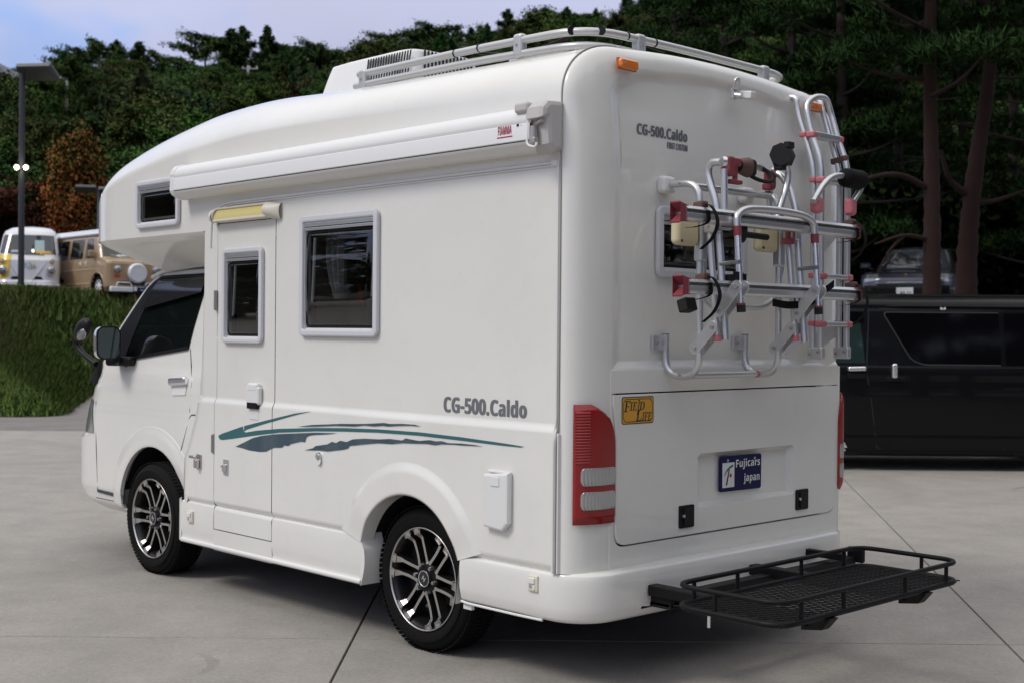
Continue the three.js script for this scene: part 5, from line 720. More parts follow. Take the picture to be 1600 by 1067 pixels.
{ // grass on the bank
  const r = mulberry(77), pos = [], nor = [], col = []; const blade = (x, z, h, lean, a, w) => { const dx = Math.cos(a), dz = Math.sin(a); const P = [[x - w * dz, 0, z + w * dx], [x + w * dz, 0, z - w * dx], [x + dx * lean * 0.4 + w * 0.6 * dz, h * 0.6, z + dz * lean * 0.4 - w * 0.6 * dx], [x + dx * lean * 0.4 - w * 0.6 * dz, h * 0.6, z + dz * lean * 0.4 + w * 0.6 * dx], [x + dx * lean, h, z + dz * lean]]; for (const t of [[0, 1, 2], [0, 2, 3], [3, 2, 4]]) for (const k of t) { pos.push(...P[k]); nor.push(dx * 0.5, 0.8, dz * 0.5); } };
  for (let i = 0; i < 26; i++) { const a = r() * 6.28, q = Math.sqrt(r()) * 0.16; blade(Math.cos(a) * q, Math.sin(a) * q, 0.05 + 0.10 * r() * r(), 0.04 + 0.08 * r(), r() * 6.28, 0.004 + 0.004 * r()); }
  const g = new THREE.BufferGeometry(); g.setAttribute('position', new THREE.Float32BufferAttribute(pos, 3)); g.setAttribute('normal', new THREE.Float32BufferAttribute(nor, 3));
  const spots = []; for (let i = 0; i < 140000 && spots.length < 64000; i++) { let d = lerp(21.5, 37, Math.pow(r(), 1.15)), s = lerp(-17.5, -4, r()); if (i % 2) { s = lerp(-13, -7.6, r()); d = lerp(23, 36.5, r()); } const u = 800 + s / d * 2026; if (u > 420) continue; const b = inBank(s, d); if (b < 0.02 || d > 34.5 + r() * 2.5) continue; const bald = fbm(s * 0.22, d * 0.22, 4.4, 3); if (bald > 0.57 && r() < 0.75 && b > 1.2 && d < 30) continue; spots.push([s, d, b, bald]); }
  const m = new THREE.InstancedMesh(g, new THREE.MeshStandardMaterial({ color: 0xffffff, roughness: 0.8, side: THREE.DoubleSide }), spots.length), X = new THREE.Matrix4(), Q = new THREE.Quaternion();
  spots.forEach(([s, d, b, bald], i) => { const p = sd(s, d, landY(s, d) - 0.02), edge = smooth(2.2, 0.4, b), crest = d > 30.5 && r() < 0.16 ? 1.9 : 1, k = lerp(0.55, 1.25, r()) * (1 + 0.35 * edge) * crest; Q.setFromAxisAngle(V(0, 1, 0), r() * 6.28); X.compose(p, Q, V(k, k * lerp(0.7, 1.3, r()), k)); m.setMatrixAt(i, X); const dry = smooth(0.36, 0.47, bald) * 0.95 * smooth(1, 3, b) + 0.3 * (r() < 0.16); m.setColorAt(i, lin(lerp(0.10, 0.22, dry) + 0.04 * r() + 0.05 * edge, lerp(0.165, 0.165, dry) + 0.05 * r() + 0.08 * edge, lerp(0.032, 0.075, dry) + 0.015 * edge)); });
  m.name = 'grass'; m.castShadow = m.receiveShadow = true; scene.add(m); tag(m, 'green and brown grass covering the bank below the parked retro vans', 'grass', null, 'stuff');
}

// ---------------------------------------------------------------- trees
const leafM = (c, rough = 1) => new THREE.MeshPhysicalMaterial({ specularIntensity: 0.25, color: lin(...c), vertexColors: true, roughness: rough, side: THREE.DoubleSide });
const barkTex = tex(256, (u, v) => { const n = fbm(u * 10, v * 3, 3.3, 4, 1), c = fbm(u * 24, v * 7, 8.1, 3, 1); const k = 0.24 + 0.22 * n - 0.13 * smooth(0.5, 0.62, c); return [k * 1.12, k * 0.84, k * 0.74]; }, true);
const bark = new THREE.MeshStandardMaterial({ map: barkTex, color: lin(0.21, 0.155, 0.14), roughness: 1, bumpMap: barkTex, bumpScale: 0.05 });
const barkDark = std([0.035, 0.026, 0.022], 0.95);
function buf(pos, nor, col, uv) { const g = new THREE.BufferGeometry(); g.setAttribute('position', new THREE.Float32BufferAttribute(pos, 3)); g.setAttribute('normal', new THREE.Float32BufferAttribute(nor, 3)); g.setAttribute('color', new THREE.Float32BufferAttribute(col, 3)); return g; }
const gauss = (r) => (r() + r() + r() + r() - 2) * 0.9;
// limbs as bent tapering cylinders
function limb(pts, r0, r1, seg = 8) { const pos = [], nor = [], uv = [], idx = []; const P = pts.map((p) => V(...p)); const cv = new THREE.CatmullRomCurve3(P), n = pts.length * (seg > 12 ? 14 : 4); let L = 0, last = null; for (let i = 0; i <= n; i++) { const t = i / n, p = cv.getPoint(t), tg = cv.getTangent(t), u = (Math.abs(tg.y) > 0.85 ? V(1, 0, 0) : V(0, 1, 0)).cross(tg).normalize(), w = tg.clone().cross(u); if (last) L += p.distanceTo(last); last = p; const r00 = lerp(r0, r1, t) * (1 + 0.05 * Math.sin(i * 2.1)); for (let k = 0; k <= seg; k++) { const a = k / seg * 6.2832, d = u.clone().multiplyScalar(Math.cos(a)).addScaledVector(w, Math.sin(a)), rr = r00 * (seg > 12 ? 0.9 + 0.22 * vnoise((k % seg) * 0.9, i * 0.45, 3.3) : 1); pos.push(p.x + d.x * rr, p.y + d.y * rr, p.z + d.z * rr); nor.push(d.x, d.y, d.z); uv.push(k / seg * 2, L * 0.8); } } for (let i = 0; i < n; i++) for (let k = 0; k < seg; k++) { const a = i * (seg + 1) + k, b = a + seg + 1; idx.push(a, a + 1, b, b, a + 1, b + 1); } const g = new THREE.BufferGeometry(); g.setAttribute('position', new THREE.Float32BufferAttribute(pos, 3)); g.setAttribute('normal', new THREE.Float32BufferAttribute(nor, 3)); g.setAttribute('uv', new THREE.Float32BufferAttribute(uv, 2)); g.setIndex(idx); return g; }
// far crown: pads of many small leaf faces round a tree of unit-ish size; kind: 0 red pine, 1 cedar, 2 broadleaf
function farCrown(seed, kind, H, R, n, leaf) {
  const r = mulberry(seed), pos = [], nor = [], col = [], pads = [];
  const N = kind === 1 ? 46 : kind === 0 ? 34 : 40;
  for (let i = 0; i < N; i++) { const t = (i + r()) / N, a = i * 2.4 + r(); let y, q, sz;
    if (kind === 1) { y = lerp(0.12, 1, t) * H; q = R * Math.pow(1 - t, 0.8) * (0.55 + 0.5 * r()); sz = [lerp(0.34, 0.09, t) * R, 0.10 * R + 0.1]; }
    else if (kind === 0) { y = lerp(0.32, 0.98, t) * H; const env = Math.sin(Math.PI * clamp(0.12 + 0.86 * Math.pow(1 - t, 0.9))); q = R * env * (0.25 + 0.85 * r()); sz = [R * (0.24 + 0.2 * r()) * (0.55 + 0.45 * env), R * 0.11]; }
    else { y = lerp(0.2, 1, t) * H; const env = Math.sqrt(Math.max(0.03, 1 - (2 * t - 0.85) ** 2 / 1.4)); q = R * env * Math.sqrt(r()); sz = [R * 0.3, R * 0.22]; }
    pads.push([Math.cos(a) * q, y - (kind ? 0.06 * q : 0), Math.sin(a) * q, sz[0], sz[1], 0.85 + 0.3 * r(), a]); }
  for (let i = 0; i < n; i++) { const p = pads[(r() * pads.length) | 0], ga = gauss(r) * p[3] * (kind === 2 ? 1 : 1.55), gb = gauss(r) * p[3] * (kind === 2 ? 1 : 0.5), ca = Math.cos(p[6]), sa = Math.sin(p[6]), x = p[0] + ca * ga - sa * gb, y = p[1] + gauss(r) * p[4] + (kind === 2 ? 0 : 0.16 * ga), z = p[2] + sa * ga + ca * gb;
    const th = r() * 6.28, ph = Math.acos(2 * r() - 1), s = leaf * (0.6 + 0.8 * r()); const a = V(Math.sin(ph) * Math.cos(th), Math.cos(ph) * 0.8, Math.sin(ph) * Math.sin(th)), b = V(r() - 0.5, r() - 0.5, r() - 0.5).cross(a).normalize(); const N2 = V(x * 0.6, Math.abs(y - H * 0.45) + 0.6 * R * r(), z * 0.6).normalize(); const c = p[5] * (0.9 + 0.2 * r());
    const w = kind === 2 ? 0.6 : 0.32; for (const [u, v] of [[-1, 0], [0, w], [0, -w], [1, 0], [0, -w], [0, w]]) { pos.push(x + (a.x * u + b.x * v) * s, y + (a.y * u + b.y * v) * s, z + (a.z * u + b.z * v) * s); nor.push(N2.x, N2.y, N2.z); col.push(c, c, c); } }
  return buf(pos, nor, col);
}
const crownSet = (n, leaf) => [farCrown(11, 0, 9, 2.9, n, leaf), farCrown(12, 0, 8, 3.2, n, leaf), farCrown(13, 1, 10, 2.2, n, leaf * 0.95), farCrown(14, 2, 7, 3.0, n, leaf * 0.85), farCrown(15, 1, 9, 2.6, n, leaf * 0.95)];
const forestCrowns = crownSet(28000, 0.12), crownKinds = crownSet(15000, 0.165), mirrorCrowns = crownSet(2600, 0.38);   // finest for the instanced wood, coarsest for trees only seen mirrored
const trunkFar = limb([[0, -1.5, 0], [0.1, 2, 0], [-0.05, 5, 0.1], [0, 7.6, 0]], 0.22, 0.05, 6);
const greens = [[0.062, 0.105, 0.030], [0.056, 0.096, 0.030], [0.046, 0.084, 0.031], [0.082, 0.120, 0.033], [0.056, 0.098, 0.028]];
function fillForest(name, label, list) { // far-off wood that reads as one mass
  const root = thing(name, label, 'forest', V(0, 0, 0)); root.userData.kind = 'stuff';
  const X = new THREE.Matrix4(), Q = new THREE.Quaternion();
  forestCrowns.forEach((g, k) => { const mine = list.filter((t) => t[3] === k); if (!mine.length) return; const m = new THREE.InstancedMesh(g, leafM([1, 1, 1]), mine.length); mine.forEach(([s, d, sc, kk, c, a], i) => { Q.setFromAxisAngle(V(0, 1, 0), a); X.compose(sd(s, d, landY(s, d) - 0.8), Q, V(sc, sc * (0.85 + 0.3 * hash(i, k, 5)), sc)); m.setMatrixAt(i, X); m.setColorAt(i, lin(...c)); }); m.name = 'crown'; m.userData.kind = 'stuff'; m.castShadow = m.receiveShadow = true; root.add(m); });
}
{
  const r = mulberry(4242), list = [];
  for (let d = 47; d < 232; d += 4.2) for (let s = -0.55 * d - 6; s < 0.50 * d + 6; s += 4.4) { const jd = d + (r() - 0.5) * 4, js = s + (r() - 0.5) * 4; const ju = 800 + js / jd * 2026; if (jd > 214 || (jd < 64 && js > 14) || (jd < 62 && ju < 340) || (jd < 76 && ju > 20 && ju < 190)) continue; const q = r(), k = q < 0.36 ? 0 : q < 0.68 ? 1 : q < 0.82 ? 2 : q < 0.9 ? 3 : 4; const b = greens[k].map((x) => x * (0.75 + 0.6 * r())); const u = r(); let c = b; if (u < 0.05 && jd < 190) c = [0.085, 0.040, 0.022].map((x) => x * (0.7 + 0.5 * r())); else if (u < 0.13) c = [0.06, 0.075, 0.02]; list.push([js, jd, (0.62 + 0.5 * r()) * (jd < 90 ? 0.85 : 1), k, c, r() * 6.28]); }
  fillForest('hillside_forest', 'dark mixed forest covering the whole hill behind the van', list);
}
// single trees standing out along the skyline: pixel column and crown top are turned into a place on the ridge
const ridgeTop = (u, v, d) => { const s = (u - 800) / 2026 * d, y = 1.498 + (517.4 + 0.0086 * (u - 800) - v) / 2026 * d; return [s, y]; };
const farTree = (k, seedMat, set = crownKinds) => { const t = new THREE.Group(); mesh('crown', set[k], seedMat, t); mesh('trunk', trunkFar, barkDark, t); return t; };
const protoFar = [0, 1, 2, 3, 4].map((k) => farTree(k, leafM(greens[k].map((x) => x * 0.85))));
const HK = [9.4, 8.4, 10.2, 7.8, 9.2], nameK = ['pine_tree', 'pine_tree', 'cedar_tree', 'broadleaf_tree', 'cedar_tree'];
function skyTree(u, v, d, k, size, label, group) { // crown top at that height; foot on the hill (or as tall as it needs to be)
  const [s, top] = ridgeTop(u, v, d), foot = Math.min(landY(s, d), top - HK[k] * 0.75 * size); const o = protoFar[k].clone(); o.name = numbered(nameK[k]); scene.add(o); const p = sd(s, d, 0); const sc = (top - foot + 0.3) / HK[k]; o.position.set(p.x, foot, p.z); o.scale.set(Math.max(size, sc * 1.05), Math.max(sc, 0.5), Math.max(size, sc * 1.05)); o.rotation.y = u * 1.7; return tag(o, label, nameK[k].replace('_', ' '), group); }
const SKY = [ // column, top, distance, kind, width
  [4, 117, 130, 3, 1.2], [105, 78, 196, 0, 1.0], [152, 62, 196, 0, 1.25], [178, 68, 199, 4, 0.9], [212, 70, 192, 4, 0.9], [246, 84, 196, 1, 0.9], [318, 50, 196, 0, 1.25], [356, 50, 194, 4, 0.75], [376, 46, 197, 4, 0.95], [414, 46, 192, 2, 1.25], [440, 66, 196, 0, 1.0], [462, 74, 199, 3, 0.7], [492, 66, 190, 1, 1.2], [532, 76, 196, 1, 1.0], [574, 62, 188, 3, 0.9], [600, 50, 190, 0, 1.0], [655, 44, 186, 0, 1.1], [678, 38, 184, 1, 1.3], [706, 56, 190, 4, 0.9], [732, 48, 184, 2, 0.75], [752, 52, 186, 3, 0.9], [788, 20, 172, 4, 0.75], [812, 36, 176, 1, 0.9], [840, 14, 168, 3, 1.3], [858, 18, 170, 1, 1.0], [882, 16, 168, 2, 0.75], [905, 32, 172, 0, 0.9], [945, 30, 160, 0, 1.1], [985, 14, 150, 2, 0.8], [1010, 26, 150, 3, 1.0]];
const WORD = { pine_tree: 'layered dark pine', cedar_tree: 'pointed dark conifer', broadleaf_tree: 'rounded green tree' };
const LAND = [[0, 'the lamp head on the left'], [103, 'the left utility pole'], [200, 'the far left of the camper roof'], [384, 'the right utility pole'], [510, 'the front end of the air conditioner'], [600, 'the louvres of the air conditioner'], [690, 'the rear end of the air conditioner'], [820, 'the first bracket of the roof rail'], [940, 'the rear corner of the roof rail']];
const ORD = ['first ', 'second ', 'third ', 'fourth ', 'fifth '], seen = {}, total = {}, landOf = (u) => LAND.reduce((p, q) => Math.abs(q[0] - u) < Math.abs(p[0] - u) ? q : p)[1];
SKY.forEach(([u, v, d, k]) => { const key = WORD[nameK[k]] + landOf(u); total[key] = (total[key] || 0) + 1; });
[...SKY].sort((p, q) => p[0] - q[0]).forEach(([u, v, d, k, z]) => { const near = landOf(u), w = WORD[nameK[k]], key = w + near, n = seen[key] = (seen[key] || 0) + 1; skyTree(u, v, d, k, z, total[key] > 1 ? `${ORD[n - 1]}${w} from left on ridge above ${near}` : `${w} on the ridge above ${near}`, 'trees along the skyline of the hill'); });

// autumn tree beside the lamp post, further single trees half way up
{ const t = thing('autumn_tree', 'rust orange autumn tree behind the parked retro vans', 'tree', V(0, 0, 0)); const d = 56, s = (116 - 800) / 2026 * d, foot = landY(s, d); t.position.copy(sd(s, d, foot - 0.5)); const g = farCrown(31, 2, 10, 2.9, 15000, 0.11); const c = g.attributes.color, P = g.attributes.position; const r = mulberry(5); for (let i = 0; i < c.count; i += 6) { const y = P.getY(i) / 10, k = 0.7 + 0.6 * r(), top = smooth(0.75, 1.05, y + 0.3 * r()); const col = r() < 0.16 + 0.5 * top ? [0.13, 0.12, 0.03] : [0.30, 0.095, 0.032]; for (let q = 0; q < 6; q++) c.setXYZ(i + q, col[0] * k, col[1] * k, col[2] * k); } mesh('crown', g, leafM([0.8, 0.8, 0.8]), t); mesh('trunk', limb([[0, -0.5, 0], [0, 3, 0.1], [0.05, 9, 0]], 0.14, 0.03, 6), barkDark, t); const H = (1.498 + (511.5 - 206) / 2026 * d - foot) / 9.6; t.scale.set(0.52, H, 0.52); }
for (const [u, v, d, k, z, lab, col] of [[205, 250, 84, 0, 0.9, 'dark pine between the autumn tree and the overcab bunk'], [150, 190, 96, 1, 1.1, 'dark pine on the slope above the autumn tree'], [18, 190, 92, 2, 1.1, 'dark conifer on the slope left of the lamp post'], [250, 150, 110, 3, 1.2, 'green tree on the slope above the overcab bunk'], [330, 120, 130, 4, 1.2, 'conifer on the slope below the right utility pole']]) skyTree(u, v, d, k, z, lab);

// near pines on the right: trunks, limbs and needle tufts
function needleCrown(seed, pads, tufts, len) { // pads: [x, y, z, rx, ry]
  const r = mulberry(seed), pos = [], nor = [], col = [];
  let tot = 0; const cum = pads.map((p) => tot += p[3] * p[3]);
  for (let i = 0; i < tufts; i++) { const q = r() * tot, p = pads[cum.findIndex((c) => c >= q)], a = r() * 6.28, rr = Math.sqrt(r()) * p[3], cx = p[0] + Math.cos(a) * rr, cz = p[2] + Math.sin(a) * rr, cy = p[1] + (gauss(r) * 0.5 + 0.35 * (1 - rr / p[3])) * p[4]; const sh = 0.55 + 0.9 * r(); const up = V(Math.cos(a) * 0.5, 0.75 + 0.4 * r(), Math.sin(a) * 0.5).normalize();
    for (let k = 0; k < 9; k++) { const d = up.clone().multiplyScalar(0.75).add(V(gauss(r), gauss(r), gauss(r))).normalize(), L = len * (0.7 + 0.6 * r()), w = V(r() - 0.5, r() - 0.5, r() - 0.5).cross(d).normalize().multiplyScalar(len * 0.075); for (const v of [V(-w.x, -w.y, -w.z), w, d.clone().multiplyScalar(L)]) { pos.push(cx + v.x, cy + v.y, cz + v.z); const n = up.clone().multiplyScalar(0.8).addScaledVector(d, 0.4); nor.push(n.x, n.y, n.z); col.push(sh, sh, sh); } } }
  return buf(pos, nor, col);
}
function pinePads(seed, H, base, spread, n) { const r = mulberry(seed), o = []; for (let i = 0; i < n; i++) { const t = (i + 0.6 * r()) / n, y = lerp(base, H, t), L = spread * (1.05 - 0.75 * t * t) * (0.45 + 0.65 * r()), a = i * 2.399 + r() * 0.8; const m = 3; for (let k = 1; k <= m; k++) { const f = k / m; o.push([Math.cos(a) * L * f, y + 0.25 * L * f * (0.3 + 0.3 * r()) - 0.3 * f * f, Math.sin(a) * L * f, 0.42 + 0.42 * r() * (1.2 - f * 0.4), 0.17 + 0.12 * r(), a, L]); } } return o; }
const needleM = leafM([0.027, 0.058, 0.017]);
function nearPine(name, label, s, d, H, base, spread, n, tufts, seed, trunkPts, r0, extra = [], group) {
  const bk = name === 'red_pine' ? bark : barkDark;
  const foot = landY(s, d) - 0.1, t = thing(name, label, 'pine tree', sd(s, d, foot), 0, group); const pads = pinePads(seed, H, base, spread, n);
  const tp = trunkPts || [[0, 0, 0], [0.05, H * 0.35, 0.04], [-0.04, H * 0.7, 0], [0, H, 0]];
  mesh('trunk', limb(tp, r0, 0.05, name === 'red_pine' ? 26 : 10), bk, t);
  const axis = (y) => { const cv = new THREE.CatmullRomCurve3(tp.map((p) => V(...p))); let best = null; for (let i = 0; i <= 20; i++) { const p = cv.getPoint(i / 20); if (!best || Math.abs(p.y - y) < Math.abs(best.y - y)) best = p; } return best; };
  const br = []; for (let i = 2; i < pads.length; i += 3) { const p = pads[i], q = axis(p[1]); br.push(limb([[q.x, p[1] - 0.35, q.z], [(q.x + p[0]) * 0.55, p[1] - 0.25, (q.z + p[2]) * 0.55], [p[0] + q.x, p[1], p[2] + q.z]], 0.045, 0.012, 5)); for (let k = 0; k < 3; k++) { const a = axis(pads[i - k][1]); pads[i - k][0] += a.x; pads[i - k][2] += a.z; } }
  br.forEach((g) => mesh('branch', g, bk, t));
  for (const e of extra) mesh('branch', limb(e[0], e[1], e[2], 7), bark, t);
  mesh('crown', needleCrown(seed + 1, pads, tufts, 0.17), needleM, t); return t;
}
const off = (ds, y, dd) => [RT[0] * ds + FW[0] * dd, y, RT[1] * ds + FW[1] * dd];   // offset to the right, up, away
{ // the two red pines whose trunks show
  const dA = 20.5, sA = (1456 - 800) / 2026 * dA, k = dA / 2026;
  nearPine('red_pine', 'dark red-barked pine with a straight trunk behind the black van', sA, dA, 11, 4.6, 2.8, 20, 6200, 301, [[0, 0, 0], off(0.0, 1.6, 0), off(-0.02, 3.0, 0), off(-0.07, 5.0, 0), off(0.02, 7.5, 0.1), [0, 10, 0]], 0.158, [[[off(-0.05, 2.75, 0), off(-0.6, 2.95, -0.2), off(-1.2, 2.85, -0.3), off(-1.75, 2.6, -0.4)], 0.055, 0.02], [[off(-0.05, 1.95, 0), off(-0.5, 2.0, -0.2), off(-1.0, 1.85, -0.3)], 0.045, 0.015], [[off(-0.5, 2.0, -0.2), off(-0.75, 1.75, -0.25), off(-0.95, 1.4, -0.3)], 0.03, 0.01]]);
  const dB = 22, sB = (1508 - 800) / 2026 * dB;
  nearPine('red_pine', 'dark red-barked pine with a leaning trunk behind the black van', sB, dB, 11.5, 4.8, 2.8, 20, 6200, 411, [[0, 0, 0], off(0.04, 1.4, 0), off(0.14, 2.6, 0), off(0.36, 4.2, 0), off(0.5, 6.5, 0), off(0.5, 10.5, 0)], 0.19, [[[off(0.12, 2.2, 0), off(-0.3, 2.5, -0.1), off(-0.5, 3.0, -0.2)], 0.07, 0.03], [[off(0.15, 2.1, 0), off(0.6, 2.2, 0), off(1.0, 2.35, -0.1)], 0.06, 0.02]]);
}
for (const [u, d, H, base, sp, seed, lab] of [[1312, 26, 9.6, 1.9, 2.6, 52, 'dense dark pine rising behind the ladder of the camper'], [1235, 27, 9.6, 1.6, 3.0, 61, 'dark green pine behind the right end of the roof rail'], [1130, 31, 10.6, 2.2, 3.2, 72, 'dark green pine behind the middle of the roof rail'], [1400, 33, 12.5, 1.6, 3.4, 83, 'tall dense pine behind the parked sports utility vehicle'], [1580, 30, 11, 1.0, 3.2, 94, 'dense pine behind the leaning red trunk'], [1690, 24, 9.5, 1.0, 2.8, 105, 'dark pine at the right picture edge'], [1500, 35, 14, 0.8, 3.8, 116, 'tall pine filling the gap between the two red trunks'], [1050, 44, 13.2, 3, 3.4, 127, 'green pine behind the rear left corner of the camper roof'], [1290, 36, 14, 1.5, 3.6, 138, 'tall pine far behind the ladder'], [1700, 27, 12, 1.0, 3.4, 149, 'tall pine just outside the right picture edge'], [1450, 38, 15, 1.0, 4.0, 150, 'dark pine deep behind the sports utility vehicle']])
  nearPine('pine_tree', lab, (u - 800) / 2026 * d, d, H, base, sp, Math.round(H * 2.1), Math.round(H * 640), seed, null, 0.15);
// undergrowth on the right bank
{ const r = mulberry(333), g = farCrown(77, 2, 1.9, 1.3, 5000, 0.085); const proto = new THREE.Group(); mesh('foliage', g, leafM([0.020, 0.036, 0.010]), proto); mesh('stem', limb([[0, -0.2, 0], [0.05, 0.7, 0], [0, 1.3, 0.05]], 0.04, 0.015, 5), barkDark, proto); const SP = [[1300, 22.5, 'light green shrub at the foot of the ladder, behind the black van', 0.5], [1482, 29.5, 'dark shrub between the two red trunks', 1.2], [1590, 29, 'dark shrub right of the leaning red trunk', 1.1], [1655, 27, 'dark shrub at the right picture edge behind the black van', 1.2], [1322, 29, 'dark shrub left of the parked sports utility vehicle', 1.3], [1440, 32, 'dark shrub behind the parked sports utility vehicle', 1.4], [1530, 28, 'dark shrub deep behind the leaning red trunk', 1.5], [1560, 31, 'dark shrub deep at the right picture edge', 1.5], [1390, 31, 'dark shrub far behind the sports utility vehicle', 1.6], [1490, 33, 'dark shrub far behind the red trunks', 1.6]]; for (const [u, d, lab, k] of SP) { const o = proto.clone(); o.name = numbered('shrub'); scene.add(o); const s = (u - 800) / 2026 * d; o.position.copy(sd(s, d, landY(s, d) - 0.1)); o.scale.setScalar(k); o.rotation.y = u; tag(o, lab, 'shrub', 'shrubs under the pines'); } }
// the dark pines go on round the right-hand side of the yard, outside the picture: they take the light from the back of the van
{ const r = mulberry(611), src = [0, 1].map((q) => { const t = new THREE.Group(), pads = pinePads(700 + q, 12, 1.0, 3.3, 26); mesh('crown', needleCrown(720 + q, pads, 3000, 0.26), needleM, t); mesh('trunk', limb([[0, 0, 0], [0.1, 6, 0], [0, 12, 0]], 0.2, 0.05, 8), barkDark, t); return t; }); for (let i = 0; i < 16; i++) { const o = src[i % src.length].clone(); o.name = numbered('pine_tree'); scene.add(o); const t = i / 15, a = lerp(1.12, 2.5, t), R = 15.5 + 4 * r() + (i % 2) * 3; const p = sd(R * Math.sin(a) - 1.5, R * Math.cos(a) + 3.5, 0); o.position.copy(p); o.rotation.y = r() * 6; const k = 1.05 + 0.25 * r(); o.scale.set(k * 1.15, k, k * 1.15); tag(o, 'dark pine beside the yard, outside the right picture edge', 'pine tree', 'pines beside the yard outside the picture'); } }
// woodland edge outside the left picture edge and behind the photographer, mirrored in windows and paint
{ const r = mulberry(909); const protoMir = [0, 1, 2, 3, 4].map((k) => farTree(k, protoFar[k].children[0].material, mirrorCrowns)), put = (x, z, sc, k) => { const o = protoMir[k].clone(); o.name = numbered(nameK[k]); scene.add(o); o.position.set(x, 0, z); o.scale.set(sc * 1.15, sc, sc * 1.15); o.rotation.y = r() * 6; tag(o, 'tree of the woodland edge behind the photographer, mirrored in the side windows', nameK[k].replace('_', ' '), 'trees mirrored in the side windows'); };
  for (let i = 0; i < 9; i++) { const a = lerp(0.27, 0.56, i / 8), R = 27 + 5 * r(); put(-3 - R * Math.cos(a), R * Math.sin(a), 1.15 + 0.3 * r(), [0, 2, 1, 4, 0][i % 5]); }
  for (let i = 0; i < 30; i++) { const a = lerp(0.58, 3.3, i / 29), R = 52 + 12 * r(); put(-3 - R * Math.cos(a), R * Math.sin(a), 0.75 + 0.5 * r(), (r() * 5) | 0); } }

// ---------------------------------------------------------------- other vehicles
const heading = (dx, dz) => Math.atan2(dz, -dx);   // a shell's front (-x) turned to this direction
const toCam = (deg) => { const a = deg * Math.PI / 180; return [-FW[0] * Math.cos(a) + RT[0] * Math.sin(a), -FW[1] * Math.cos(a) + RT[1] * Math.sin(a)]; };   // facing the photographer, turned to the right by deg
function roadWheel(parent, x, z, R, rimR, rimMat, out) { const w = part('wheel', parent); w.position.set(x, R, z); if (out < 0) w.rotation.y = Math.PI; mesh('tyre', lathe([[rimR, -0.17], [R - 0.02, -0.17], [R, -0.14], [R, -0.03], [R - 0.02, 0], [rimR + 0.02, 0.004], [rimR, -0.01]], 40), M.rubber, w); mesh('rim', [lathe([[rimR, -0.01], [rimR - 0.02, -0.02], [rimR - 0.04, -0.03], [rimR * 0.45, -0.008], [0.06, -0.012], [0.05, 0.01], [0, 0.012]], 32)], rimMat, w); const holes = []; for (let k = 0; k < 8; k++) { const a = k * Math.PI / 4; holes.push(cyl([rimR * 0.72 * Math.cos(a), rimR * 0.72 * Math.sin(a), -0.025], [rimR * 0.72 * Math.cos(a), rimR * 0.72 * Math.sin(a), -0.017 + 0.004], rimR * 0.13, rimR * 0.13, 8)); mesh('rim_hole', holes[k], M.dark, w); } return w; }
const archCut = (list) => (x, y) => list.some(([cx, cy, r]) => Math.hypot(x - cx, y - cy) < r);
const well = (parent, list, hw) => { for (const [cx, cy, r] of list) for (const s of [1, -1]) mesh('wheel_well', [surf((u, v) => V(cx + (r + 0.02) * Math.cos(Math.PI * u), cy + (r + 0.02) * Math.sin(Math.PI * u), s * lerp(hw - 0.03, hw - 0.4, v)), 20, 1), move(new THREE.CircleGeometry(r + 0.02, 20, 0, Math.PI), cx, cy, s * (hw - 0.4))], M.dark, parent); };
const bend = (sh, pts, r, o = 0) => tube(pts.map(([x, y]) => { const p = sh.side(x, y, o); return [p.x, p.y, p.z]; }), r, 0.06, 6);
const bendF = (sh, pts, r, o = 0) => tube(pts.map(([z, y]) => { const p = sh.front(z, y, o); return [p.x, p.y, p.z]; }), r, 0.06, 6);

